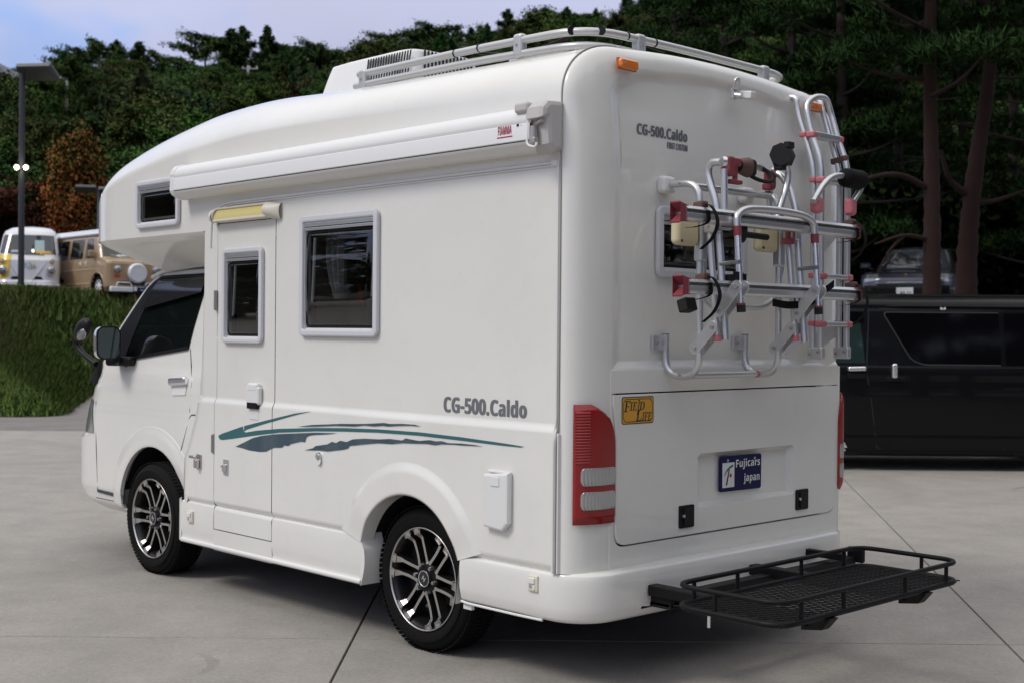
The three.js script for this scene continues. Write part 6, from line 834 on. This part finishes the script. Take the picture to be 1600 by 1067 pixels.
{ // black van parked across the right of the picture
  const blackPaint = phys([0.0035, 0.0035, 0.0045], 0.4, { specularIntensity: 0.25, clearcoat: 0.28, clearcoatRoughness: 0.04 }), tint = phys([0.003, 0.003, 0.004], 0.05, { specularIntensity: 0.6 });
  const v = thing('black_van', 'black van with dark tinted windows parked across the yard behind the camper', 'van', sd(4.82, 15.14, 0), heading(-RT[0], -RT[1]));
  const arches = [[-1.55, 0.33, 0.40], [1.5, 0.33, 0.40]];
  const sh = shell({ F: table([[0.16, -2.3], [0.3, -2.42], [0.6, -2.45], [0.95, -2.4], [1.1, -2.32], [1.8, -1.6], [1.92, -1.4], [1.97, -1.0]]), S: table([[0.16, 0.86], [0.22, 0.925], [0.36, 0.938], [0.40, 0.93], [0.44, 0.936], [0.93, 0.935], [0.96, 0.922], [1.08, 0.922], [1.13, 0.914], [1.165, 0.90], [1.74, 0.80], [1.79, 0.785], [1.83, 0.785], [1.88, 0.74], [1.93, 0.62], [1.96, 0.3], [1.965, 0.01]]), B: table([[0.16, 2.42], [1.1, 2.42], [1.9, 2.3], [1.97, 2.2]]), rx: () => 0.35, rz: () => 0.4, ys: [0.16, 0.22, 0.36, 0.40, 0.44, 0.93, 0.96, 1.08, 1.13, 1.165, 1.74, 1.79, 1.83, 1.88, 1.93, 1.96, 1.965], cut: archCut(arches), nSide: 110 });
  mesh('body', sh.geo(), blackPaint, v); well(v, arches, 0.93);
  for (const [cx] of arches) for (const s of [1, -1]) roadWheel(v, cx, s * 0.90, 0.33, 0.2, std([0.03, 0.03, 0.032], 0.35, 0.6), s);
  const both2 = (n, g, m) => { mesh(n, g, m, v); };
  both2('front_window', patch(sh.side, [[-0.93, 1.18], [-1.72, 1.18], [-1.42, 1.72], [-0.98, 1.72]], 0.004), phys([0.02, 0.035, 0.035], 0.05, { clearcoat: 1 }));
  both2('rain_visor', patch(sh.side, [[-0.93, 1.64], [-1.42, 1.62], [-1.38, 1.74], [-0.95, 1.74]], 0.02), tint);
  both2('side_window', patch(sh.side, [[0.565, 1.175], [-0.42, 1.24], [-0.72, 1.735], [0.565, 1.735]], 0.004), tint);
  both2('side_window', patch(sh.side, [[0.565, 1.175], [-0.36, 1.185], [-0.42, 1.25], [0.565, 1.25]], 0.0045), tint);
  both2('rear_window', patch(sh.side, [[2.2, 1.175], [0.62, 1.175], [0.62, 1.735], [2.1, 1.735]], 0.004), tint);
  for (const pts of [[[-0.80, 0.24], [-0.86, 0.7], [-0.92, 1.1], [-0.87, 1.76]], [[-0.76, 1.78], [-0.775, 0.24]], [[0.595, 1.78], [0.595, 0.24]], [[-0.76, 1.775], [0.595, 1.775]]]) mesh('door_gap', bend(sh, pts, 0.006, -0.001), M.gap, v);
  mesh('window_trim', bend(sh, [[0.56, 1.165], [-0.28, 1.165], [-0.42, 1.215], [-0.72, 1.74], [0.56, 1.742]], 0.008, 0.004), std([0.03, 0.03, 0.03], 0.5), v);
  mesh('roof_gutter', bend(sh, [[-1.5, 1.80], [-0.5, 1.81], [2.2, 1.81]], 0.014, 0.01), blackPaint, v);
  mesh('roof_drip', bend(sh, [[-1.4, 1.915], [-0.6, 1.925], [2.2, 1.925]], 0.012, 0.004), M.blackMatt, v);
  mesh('sill_strip', bend(sh, [[-0.98, 0.20], [0.7, 0.20]], 0.018, 0.004), M.blackMatt, v);
  mesh('door_handle', (() => { const p = sh.side(-0.62, 1.1, 0.03); return rbox(0.06, 0.16, 0.05, 0.02, [p.x, p.y, p.z]); })(), M.chrome, v);
  mesh('handle_pocket', (() => { const p = sh.side(-0.6, 1.01, 0.004); return rbox(0.2, 0.05, 0.02, 0.01, [p.x, p.y, p.z]); })(), M.black, v);
  mesh('door_handle', (() => { const p = sh.side(-1.03, 1.12, 0.02); return rbox(0.2, 0.05, 0.05, 0.018, [p.x, p.y, p.z], [0, 0, 0.03]); })(), M.chrome, v);
  mesh('handle_pocket', (() => { const p = sh.side(-1.03, 1.04, 0.004); return rbox(0.2, 0.06, 0.02, 0.01, [p.x, p.y, p.z]); })(), M.black, v);
  { const p = sh.side(-0.05, 1.795, 0.012); const s = part('sticker', v); mesh('sticker_base', rbox(0.06, 0.045, 0.004, 0.002, [p.x, p.y, p.z + 0.006]), M.printWhite, s); mesh('sticker_mark', [rbox(0.03, 0.014, 0.002, 0.001, [p.x, p.y + 0.006, p.z + 0.009]), rbox(0.01, 0.02, 0.002, 0.001, [p.x, p.y - 0.004, p.z + 0.009])], M.dark, s); }
  mesh('windscreen', patch(sh.front, [[0.72, 1.2], [-0.72, 1.2], [-0.62, 1.76], [0.62, 1.76]], 0.004, 16), tint, v);
}
{ // dark grey sports utility vehicle nosing out under the pines
  const paint = phys([0.040, 0.041, 0.056], 0.3, { clearcoat: 1, clearcoatRoughness: 0.05 }); const d = 26, s = (1436 - 800) / 2026 * d;
  const v = thing('sports_utility_vehicle', 'dark grey sports utility vehicle parked under the pines above the black van', 'car', sd(s, d, 1.8), heading(...toCam(-24))); v.scale.setScalar(0.92);
  const arches = [[-1.45, 0.36, 0.42], [1.4, 0.36, 0.42]];
  const sh = shell({ F: table([[0.2, -2.1], [0.35, -2.3], [0.6, -2.34], [0.8, -2.3], [0.9, -2.16], [0.96, -1.8], [1.03, -1.15], [1.06, -1.0], [1.5, -0.25], [1.58, 0.1], [1.62, 0.6]]), S: table([[0.2, 0.84], [0.4, 0.95], [0.9, 0.95], [1.0, 0.9], [1.06, 0.86], [1.5, 0.66], [1.58, 0.5], [1.62, 0.01]]), B: table([[0.2, 2.25], [1.0, 2.3], [1.5, 1.7], [1.62, 1.2]]), rx: (y) => 0.45, rz: (y) => (y > 1.05 ? 0.3 : 0.5), ys: [0.2, 0.35, 0.4, 0.6, 0.8, 0.86, 0.9, 0.96, 1.03, 1.06, 1.5, 1.58, 1.62], cut: archCut(arches) });
  mesh('body', sh.geo(), paint, v); well(v, arches, 0.93); for (const [cx] of arches) for (const q of [1, -1]) roadWheel(v, cx, q * 0.92, 0.36, 0.25, M.alu, q);
  mesh('windscreen', patch(sh.front, [[0.7, 1.075], [-0.7, 1.075], [-0.58, 1.5], [0.58, 1.5]], 0.005, 18), phys([0.05, 0.06, 0.075], 0.03, { specularIntensity: 0.5 }), v);
  mesh('windscreen_frame', [bendF(sh, [[0.76, 1.06], [0.62, 1.51], [0, 1.53], [-0.62, 1.51], [-0.76, 1.06]], 0.03, 0.0)], M.black, v);
  mesh('dashboard_paper', patch(sh.front, [[0.05, 1.09], [-0.5, 1.09], [-0.45, 1.15], [0.02, 1.15]], 0.012, 6), M.printWhite, v);
  mesh('wiper', bendF(sh, [[0.5, 1.085], [0, 1.11], [-0.45, 1.16]], 0.01, 0.015), M.black, v);
  for (const q of [1, -1]) { mesh('headlight', patch((z, y, o) => sh.front(z, y, o), [[q * 0.52, 0.76], [q * 0.83, 0.73], [q * 0.80, 0.93], [q * 0.56, 0.92]].map(([a, b]) => [a, b]), 0.012, 10, q < 0), M.clearLens, v); mesh('headlight_bezel', patch(sh.front, [[q * 0.62, 0.80], [q * 0.74, 0.79], [q * 0.73, 0.88], [q * 0.63, 0.88]], 0.018, 6), M.chrome, v);
    mesh('door_mirror', [rbox(0.12, 0.14, 0.24, 0.05, [-0.72, 1.14, q * 1.03]), rbox(0.06, 0.03, 0.14, 0.01, [-0.7, 1.08, q * 0.93])], paint, v); mesh('side_intake', patch(sh.front, [[q * 0.5, 0.38], [q * 0.84, 0.42], [q * 0.84, 0.66], [q * 0.56, 0.66]], 0.01, 8), M.black, v); }
  mesh('grille', patch(sh.front, [[0.5, 0.44], [-0.5, 0.44], [-0.56, 0.69], [0.56, 0.69]], 0.012, 10), M.dark, v);
  for (let k = 0; k < 5; k++) mesh('grille_bar', patch(sh.front, [[0.52, 0.47 + k * 0.045], [-0.52, 0.47 + k * 0.045], [-0.52, 0.48 + k * 0.045], [0.52, 0.48 + k * 0.045]], 0.018, 8), M.black, v);
  mesh('chrome_strip', bendF(sh, [[0.6, 0.715], [0, 0.725], [-0.6, 0.715]], 0.007, 0.006), M.machined, v);
  mesh('hood_badge', (() => { const p = sh.front(0, 0.865, 0.012); return rbox(0.012, 0.075, 0.06, 0.006, [p.x, p.y, p.z], [0, 0, 0.5]); })(), std([0.5, 0.3, 0.12], 0.35, 0.7), v);
  { const P = part('number_plate', v), X = -2.375; mesh('plate', rbox(0.012, 0.165, 0.33, 0.004, [X, 0.53, 0.0]), M.printWhite, P); const put = (g, zc, y) => { g.computeBoundingBox(); const w = g.boundingBox.max.x; g.rotateY(-Math.PI / 2); g.translate(X - 0.0068, y, zc - w / 2); return g; }; mesh('plate_number', put(letters('80-33', 0.22, 0.07), 0.02, 0.46), std([0.02, 0.05, 0.03], 0.6), P); }
  mesh('lower_lip', bendF(sh, [[0.75, 0.36], [0, 0.34], [-0.75, 0.36]], 0.02, 0.0), M.alu, v);
}
{ // white and yellow retro van on the upper lot
  const white = phys([0.72, 0.72, 0.74], 0.3, { clearcoat: 0.8 }), yellow = phys([0.72, 0.47, 0.02], 0.3, { clearcoat: 0.8 }), sky = phys([0.05, 0.42, 0.60], 0.35), glass = phys([0.03, 0.035, 0.04], 0.05, { clearcoat: 1 });
  const d = 35.4, s = (52 - 800) / 2026 * d, v = thing('retro_van', 'white retro van with a yellow corner and a flower logo, beside the tan van', 'van', sd(s, d, 2.28), heading(...toCam(14))); v.scale.setScalar(1.05);
  const arches = [[-1.0, 0.27, 0.33], [1.1, 0.27, 0.33]];
  const sh = shell({ F: table([[0.12, -1.5], [0.2, -1.66], [0.35, -1.7], [0.42, -1.66], [0.9, -1.64], [1.02, -1.56], [1.58, -1.3], [1.66, -1.22], [1.76, -0.95], [1.82, -0.5], [1.84, 0]]), S: table([[0.12, 0.68], [0.2, 0.74], [0.95, 0.74], [1.05, 0.72], [1.55, 0.64], [1.66, 0.60], [1.76, 0.48], [1.82, 0.3], [1.84, 0.01]]), B: table([[0.12, 1.6], [1.6, 1.55], [1.84, 1.2]]), rx: () => 0.36, rz: () => 0.36, ys: [0.12, 0.2, 0.35, 0.42, 0.9, 0.95, 1.02, 1.05, 1.55, 1.58, 1.66, 1.76, 1.82, 1.84], cut: archCut(arches) });
  mesh('body', sh.geo(), white, v); well(v, arches, 0.72); for (const [cx] of arches) for (const q of [1, -1]) roadWheel(v, cx, q * 0.71, 0.27, 0.17, M.printWhite, q);
  mesh('windscreen', patch(sh.front, [[0.64, 1.07], [-0.64, 1.07], [-0.56, 1.55], [0.56, 1.55]], 0.006, 24), glass, v);
  mesh('windscreen_seal', bendF(sh, [[0.65, 1.06], [-0.65, 1.06], [-0.57, 1.56], [0.57, 1.56], [0.65, 1.06]], 0.012, 0.006), M.black, v);
  mesh('price_sheet', patch(sh.front, [[0.16, 1.14], [0.4, 1.14], [0.38, 1.42], [0.16, 1.42]], 0.014, 8, true), std([0.35, 0.47, 0.47], 0.6), v);
  mesh('dash_card', patch(sh.front, [[0.2, 1.085], [0.56, 1.085], [0.54, 1.145], [0.18, 1.145]], 0.016, 8, true), std([0.75, 0.43, 0.02], 0.6), v);
  mesh('dash_card', patch(sh.front, [[-0.05, 1.1], [-0.4, 1.1], [-0.36, 1.16], [-0.08, 1.16]], 0.015, 8), std([0.45, 0.5, 0.5], 0.6), v);
  mesh('colour_panel', patch(sh.front, [[-0.42, 0.48], [-0.735, 0.42], [-0.72, 1.05], [-0.36, 1.05]], 0.005, 22), yellow, v);
  const sideR = (x, y, o) => { const p = sh.side(x, y, o); p.z = -p.z; return p; };
  mesh('colour_panel', patch(sideR, [[-0.7, 0.55], [-1.34, 0.44], [-1.34, 1.02], [-0.8, 0.95]], 0.005, 16), yellow, v); mesh('colour_panel', patch(sideR, [[-0.9, 0.62], [-1.26, 0.55], [-1.24, 0.9], [-1.0, 0.86]], 0.009, 16), sky, v);
  for (const q of [1, -1]) { mesh('side_window', patch((x, y, o) => { const p = sh.side(x, y, o); p.z *= q; return p; }, [[-0.5, 1.1], [-1.15, 1.1], [-0.98, 1.5], [-0.5, 1.52]], 0.005), glass, v);
    const hl = part('headlight', v), p = sh.front(q * 0.56, 0.66, 0.01); const turn = (g) => { g.rotateY(q * 0.5); g.translate(p.x, p.y, p.z); return g; };
    mesh('bezel', turn(cyl([0.03, 0, 0], [-0.05, 0, 0], 0.125, 0.12, 28)), M.chrome, hl); mesh('lens', turn((() => { const g = new THREE.SphereGeometry(0.1, 20, 12); g.scale(0.45, 1, 1); g.translate(-0.045, 0, 0); return g; })()), M.clearLens, hl);
    const il = part('indicator', v), p2 = sh.front(q * 0.58, 0.88, 0.01); const turn2 = (g) => { g.rotateY(q * 0.5); g.translate(p2.x, p2.y, p2.z); return g; }; mesh('bezel', turn2(cyl([0.03, 0, 0], [-0.025, 0, 0], 0.07, 0.066, 20)), M.chrome, il); mesh('lens', turn2((() => { const g = new THREE.SphereGeometry(0.055, 16, 10); g.scale(0.4, 1, 1); g.translate(-0.022, 0, 0); return g; })()), std([0.5, 0.4, 0.25], 0.2), il);
    mesh('trim_line', bendF(sh, [[q * 0.735, 0.99], [q * 0.6, 0.97], [q * 0.42, 0.82], [q * 0.28, 0.6], [q * 0.13, 0.42], [q * 0.12, 0.34]], 0.011, 0.006), std([0.5, 0.5, 0.52], 0.4), v);
    mesh('air_slot', patch(sh.front, [[q * 0.18, 0.43], [q * 0.38, 0.43], [q * 0.34, 0.50], [q * 0.2, 0.50]], 0.008, 6), M.dark, v);
    mesh('door_mirror', [rbox(0.06, 0.17, 0.11, 0.03, [-1.3, 1.14, q * 0.82]), rbox(0.03, 0.03, 0.12, 0.01, [-1.3, 1.08, q * 0.76])], M.black, v); }
  mesh('bumper', bendF(sh, [[0.72, 0.27], [0.5, 0.27], [0, 0.27], [-0.5, 0.27], [-0.72, 0.27]], 0.075, 0.01), white, v);
  { const lg = part('logo', v), dot = (z, y, r, c) => mesh('logo_flower', (() => { const p = sh.front(z, y, 0.008); const g = new THREE.CircleGeometry(r, 14); g.rotateY(-Math.PI / 2); g.translate(p.x, p.y, p.z); return g; })(), std(c, 0.5), lg); dot(-0.02, 0.81, 0.034, [0.25, 0.55, 0.75]); dot(0.06, 0.845, 0.027, [0.75, 0.35, 0.55]); dot(0.10, 0.79, 0.03, [0.35, 0.6, 0.2]); dot(0.17, 0.80, 0.027, [0.75, 0.6, 0.2]);
    mesh('logo_boat', bendF(sh, [[-0.10, 0.775], [-0.04, 0.76], [0.0, 0.71], [0.1, 0.70], [0.2, 0.72], [0.22, 0.755], [0.02, 0.75]], 0.006, 0.006), std([0.25, 0.26, 0.3], 0.5), lg); }
  mesh('wiper', bendF(sh, [[0.4, 1.05], [0, 1.06], [-0.4, 1.085]], 0.008, 0.02), M.black, v);
}
{ // tan retro van
  const tan = phys([0.37, 0.255, 0.145], 0.35, { clearcoat: 0.7 }), glass = phys([0.012, 0.013, 0.015], 0.05, { clearcoat: 1 }), white = phys([0.74, 0.75, 0.78], 0.3, { clearcoat: 0.6 });
  const yaw = 43, dir = toCam(yaw), f0 = sd((208 - 800) / 2026 * 33.5, 33.5, 2.30), v = thing('retro_van', 'tan retro van with a white roof and a white spare wheel cover on its nose', 'van', V(f0.x - dir[0] * 1.68, 2.25, f0.z - dir[1] * 1.68), heading(...dir)); v.scale.setScalar(1.06);
  const arches = [[-1.14, 0.27, 0.33], [1.1, 0.27, 0.33]];
  const sh = shell({ F: table([[0.16, -1.62], [0.3, -1.7], [0.84, -1.7], [0.9, -1.66], [0.93, -1.56], [0.985, -1.36], [1.0, -1.34], [1.5, -1.02], [1.56, -0.9], [1.58, -0.6]]), S: table([[0.16, 0.69], [0.25, 0.735], [0.78, 0.74], [0.90, 0.735], [0.97, 0.725], [1.5, 0.64], [1.56, 0.55], [1.58, 0.01]]), B: table([[0.16, 1.6], [1.58, 1.55]]), rx: (y) => (y > 0.97 ? 0.2 : 0.13), rz: (y) => (y > 0.97 ? 0.22 : 0.13), ys: [0.16, 0.25, 0.3, 0.78, 0.84, 0.9, 0.93, 0.97, 0.985, 1.0, 1.5, 1.56, 1.58], cut: archCut(arches) });
  mesh('body', sh.geo(), tan, v); well(v, arches, 0.72); for (const [cx] of arches) for (const q of [1, -1]) roadWheel(v, cx, q * 0.715, 0.27, 0.185, M.printWhite, q);
  mesh('roof', (() => { const g = new RoundedBoxGeometry(2.5, 0.17, 1.34, 4, 0.06); const P = g.attributes.position; for (let i = 0; i < P.count; i++) if (P.getY(i) > 0.02) P.setXYZ(i, P.getX(i) * 0.97, P.getY(i), P.getZ(i) * 0.93); g.computeVertexNormals(); g.translate(0.30, 1.61, 0); return g; })(), white, v);
  mesh('roof_gutter', [bend(sh, [[-0.98, 1.525], [1.5, 1.53]], 0.016, 0.012)], tan, v);
  mesh('windscreen', patch(sh.front, [[0.66, 1.015], [-0.66, 1.015], [-0.57, 1.49], [0.57, 1.49]], 0.006, 20), glass, v);
  const sideR = (x, y, o) => { const p = sh.side(x, y, o); p.z = -p.z; return p; };
  for (const map of [sideR, sh.side]) { for (const c of [[[-0.42, 0.98], [-0.95, 0.98], [-0.74, 1.46], [-0.42, 1.47]], [[0.42, 0.98], [-0.28, 0.98], [-0.26, 1.47], [0.42, 1.47]], [[1.32, 0.98], [0.58, 0.98], [0.58, 1.46], [1.28, 1.46]]]) mesh('side_window', patch(map, c, 0.006), glass, v); }
  const bendR = (pts, r, o) => tube(pts.map(([x, y]) => { const p = sideR(x, y, o); return [p.x, p.y, p.z]; }), r, 0.05, 6);
  mesh('trim_line', bendR([[-1.0, 0.70], [1.5, 0.70]], 0.009, 0.004), std([0.62, 0.50, 0.36], 0.5), v); mesh('trim_line', bendR([[-0.74, 0.36], [0.75, 0.36]], 0.01, 0.004), std([0.62, 0.50, 0.36], 0.5), v);
  mesh('door_gap', bendR([[-0.35, 1.5], [-0.35, 0.2]], 0.006, 0), std([0.12, 0.08, 0.05], 0.8), v); mesh('wheel_trim', bendR(lin01(12).map((t) => [-1.14 + 0.36 * Math.cos(Math.PI * t), 0.27 + 0.36 * Math.sin(Math.PI * t)]), 0.02, 0.004), tan, v);
  for (const x of [-0.5, -0.2]) { const h = part('door_handle', v), p = sideR(x, 0.845, 0.008); mesh('handle_plate', rbox(0.11, 0.11, 0.02, 0.012, [p.x, p.y, p.z]), M.printWhite, h); mesh('handle_slot', rbox(0.07, 0.025, 0.02, 0.006, [p.x, p.y - 0.015, p.z - 0.006]), M.dark, h); mesh('lock', rbox(0.02, 0.02, 0.02, 0.006, [p.x - 0.02, p.y + 0.03, p.z - 0.006]), M.dark, h); }
  mesh('sill', [box(-0.76, 1.5, 0.12, 0.24, -0.745, -0.70, 0.01)], white, v);
  for (const q of [1, -1]) { const hl = part('headlight', v), p = sh.front(q * 0.50, 0.70, 0.0); mesh('bezel', cyl([p.x + 0.02, p.y, p.z], [p.x - 0.05, p.y, p.z], 0.095, 0.09, 26), M.chrome, hl); mesh('lens', (() => { const g = new THREE.SphereGeometry(0.078, 18, 10); g.scale(0.5, 1, 1); g.translate(p.x - 0.045, p.y, p.z); return g; })(), M.clearLens, hl);
    mesh('indicator', (() => { const p2 = sh.front(q * 0.5, 0.535, 0.004); return rbox(0.03, 0.062, 0.15, 0.01, [p2.x, p2.y, p2.z]); })(), phys([0.5, 0.06, 0.01], 0.3), v);
    mesh('bumper_hoop', tube([[-1.80, 0.27, q * 0.56], [-1.80, 0.375, q * 0.55], [-1.80, 0.375, q * 0.2], [-1.80, 0.26, q * 0.16]], 0.015, 0.05, 8), white, v);
    mesh('door_mirror', [rbox(0.09, 0.17, 0.16, 0.035, [-0.98, 1.08, q * 0.82]), rbox(0.05, 0.04, 0.12, 0.01, [-0.96, 0.99, q * 0.75])], tan, v); }
  mesh('spare_wheel_cover', [lathe([[0.24, -0.06], [0.243, 0.02], [0.22, 0.05], [0.185, 0.055], [0.175, 0.045], [0, 0.05]], 48)].map((g) => { g.rotateY(-Math.PI / 2); g.translate(-1.76, 0.61, 0.0); return g; }), white, v);
  mesh('bumper', rbox(0.12, 0.13, 1.42, 0.03, [-1.76, 0.21, 0]), white, v);
  mesh('grille_slot', [rbox(0.02, 0.08, 0.9, 0.01, [-1.703, 0.37, 0.0])], M.dark, v);
  { const P = part('number_plate', v); mesh('plate', rbox(0.014, 0.16, 0.33, 0.006, [-1.835, 0.23, 0.02]), M.blue, P); const put = (g, zc, y) => { g.computeBoundingBox(); const w = g.boundingBox.max.x; g.rotateY(-Math.PI / 2); g.translate(-1.843, y, zc - w / 2); return g; }; mesh('lettering', put(letters('Fujicars', 0.19, 0.05), 0.06, 0.245), M.printWhite, P); mesh('lettering', put(letters('japan', 0.12, 0.045), 0.09, 0.175), M.printWhite, P); mesh('emblem', box(-1.844, -1.842, 0.175, 0.285, -0.135, -0.055, 0.001), M.printWhite, P); }
  mesh('hood_line', bendF(sh, [[0.62, 0.875], [-0.62, 0.875]], 0.006, 0.0), std([0.14, 0.09, 0.05], 0.8), v);
  for (const q of [0.35, -0.2]) mesh('wiper', bendF(sh, [[q, 1.0], [q - 0.3, 1.05]], 0.008, 0.02), M.printWhite, v);
  mesh('dash_paper', patch(sh.front, [[0.1, 1.03], [-0.35, 1.03], [-0.3, 1.07], [0.05, 1.07]], 0.012, 6), M.printWhite, v);
}

// ---------------------------------------------------------------- lamp posts, utility poles, far house
function lampHead(parent, x, y, z, turn, tilt) { const h = part('lamp_head', parent); h.position.set(x, y, z); h.rotation.set(0, turn, 0); const shellG = rbox(0.92, 0.12, 0.56, 0.03, [0.46, 0.06, 0]); const sl = new THREE.Matrix4().makeRotationX(tilt); shellG.applyMatrix4(sl); mesh('housing', shellG, std([0.07, 0.072, 0.078], 0.5), h); const l = rbox(0.66, 0.012, 0.40, 0.004, [0.48, -0.004, 0]); l.applyMatrix4(sl); mesh('lamp_glass', l, std([0.06, 0.062, 0.055], 0.3), h); const top = rbox(0.90, 0.03, 0.5, 0.012, [0.46, 0.13, 0]); top.applyMatrix4(sl); mesh('housing_lid', top, std([0.26, 0.25, 0.22], 0.6), h); }
{
  const pole = std([0.035, 0.037, 0.042], 0.45), d = 32.6, s = (31 - 800) / 2026 * d, base = landY(s, d) - 0.1, t = thing('lamp_post', 'tall dark lamp post with a single head and two small floodlights, left edge', 'lamp post', sd(s, d, base), 0, null); const top = 7.86 - base; t.rotation.y = 0.806;
  mesh('pole', cyl([0, 0, 0], [0, top, 0], 0.078, 0.072, 18), pole, t); mesh('base_plate', cyl([0, 0.05, 0], [0, 0.2, 0], 0.12, 0.09, 18), pole, t); lampHead(t, -0.05, top - 0.02, 0, -0.15, -0.5);
  const y = 1.498 + (510.8 - 263) / 2026 * d - base; const f = part('floodlight_bar', t); mesh('arm', rbox(0.3, 0.05, 0.05, 0.01, [0.02, y, 0.09]), M.black, f); mesh('sensor', cyl([0.04, y, 0.08], [0.04, y, 0.17], 0.05, 0.05, 14), M.dark, f);
  for (const x of [-0.07, 0.16]) { mesh('lamp_case', cyl([x, y, 0.06], [x, y, 0.15], 0.06, 0.065, 16), M.trim, f); const g = new THREE.CircleGeometry(0.058, 18); g.translate(x, y, 0.156); mesh('lamp_face', g, new THREE.MeshStandardMaterial({ color: 0xffffff, emissive: 0xfff6e0, emissiveIntensity: 2.2 }), f);
    const L = new THREE.PointLight(0xfff2d8, 0.35, 0, 2); L.position.set(x, y, 0.22); L.castShadow = true; L.shadow.radius = 2.5; t.add(L); }
}
{ const pole = std([0.09, 0.095, 0.105], 0.5), d = 47, s = (152 - 800) / 2026 * d, t = thing('lamp_post', 'grey lamp post with two heads behind the tan van', 'lamp post', sd(s, d, 2.3), 0.806); mesh('pole', cyl([0, 0, 0], [0, 4.2, 0], 0.068, 0.058, 14), pole, t); mesh('cross_arm', rbox(0.4, 0.05, 0.05, 0.012, [0, 4.15, 0]), pole, t); for (const [hx, hy, ht, hl] of [[-0.08, 4.16, Math.PI + 0.2, 0.35], [0.08, 4.12, -0.3, -0.2]]) { lampHead(t, hx, hy, 0, ht, hl); t.children[t.children.length - 1].scale.setScalar(0.78); } }
for (const [u, v0, d, lab] of [[101, 118, 128, 'pale utility pole on the forested slope, left of the camper roof'], [384, 103, 150, 'pale utility pole on the slope above the camper roofline']]) { const s = (u - 800) / 2026 * d, topY = 1.498 + (517.4 + 0.0086 * (u - 800) - v0) / 2026 * d, foot = landY(s, d), t = thing('utility_pole', lab, 'utility pole', sd(s, d, foot), 0.806, null); const conc = std([0.45, 0.44, 0.42], 0.8), H = topY - foot; mesh('pole', cyl([0, -0.5, 0], [0, H, 0], 0.2, 0.13, 10), conc, t); mesh('cross_arm', rbox(1.9, 0.1, 0.1, 0.02, [0.2, H - 0.35, 0]), conc, t); for (const x of [-0.6, 0.2, 1.0]) mesh('insulator', cyl([x, H - 0.3, 0], [x, H - 0.05, 0], 0.06, 0.05, 8), M.printWhite, t); }
{ const d = 140, s = (2 - 800) / 2026 * d, topY = 1.498 + (510.5 - 107) / 2026 * d, t = thing('house', 'grey roofed house peeking over the trees at the left picture edge', 'house', sd(s, d, topY - 7.2), 0.806); const y0 = 0; mesh('wall', box(-3.4, 1.0, 0, 6.2, -3, 3, 0.02), std([0.42, 0.42, 0.43], 0.8), t); mesh('roof', (() => { const g = plate(poly([[-4.2, 6.0], [1.5, 6.0], [0.6, 7.2], [-3.3, 7.2]]), 6.8, 0.02); g.translate(0, 0, -3.4); return g; })(), std([0.16, 0.17, 0.19], 0.6), t); const w = part('window', t); mesh('frame', box(0.0, 0.7, 5.0, 5.9, 2.99, 3.06, 0.01), M.printWhite, w); mesh('pane', box(0.06, 0.64, 5.06, 5.84, 3.05, 3.075, 0.004), M.glassDark, w); }

renderer.render(scene, camera);
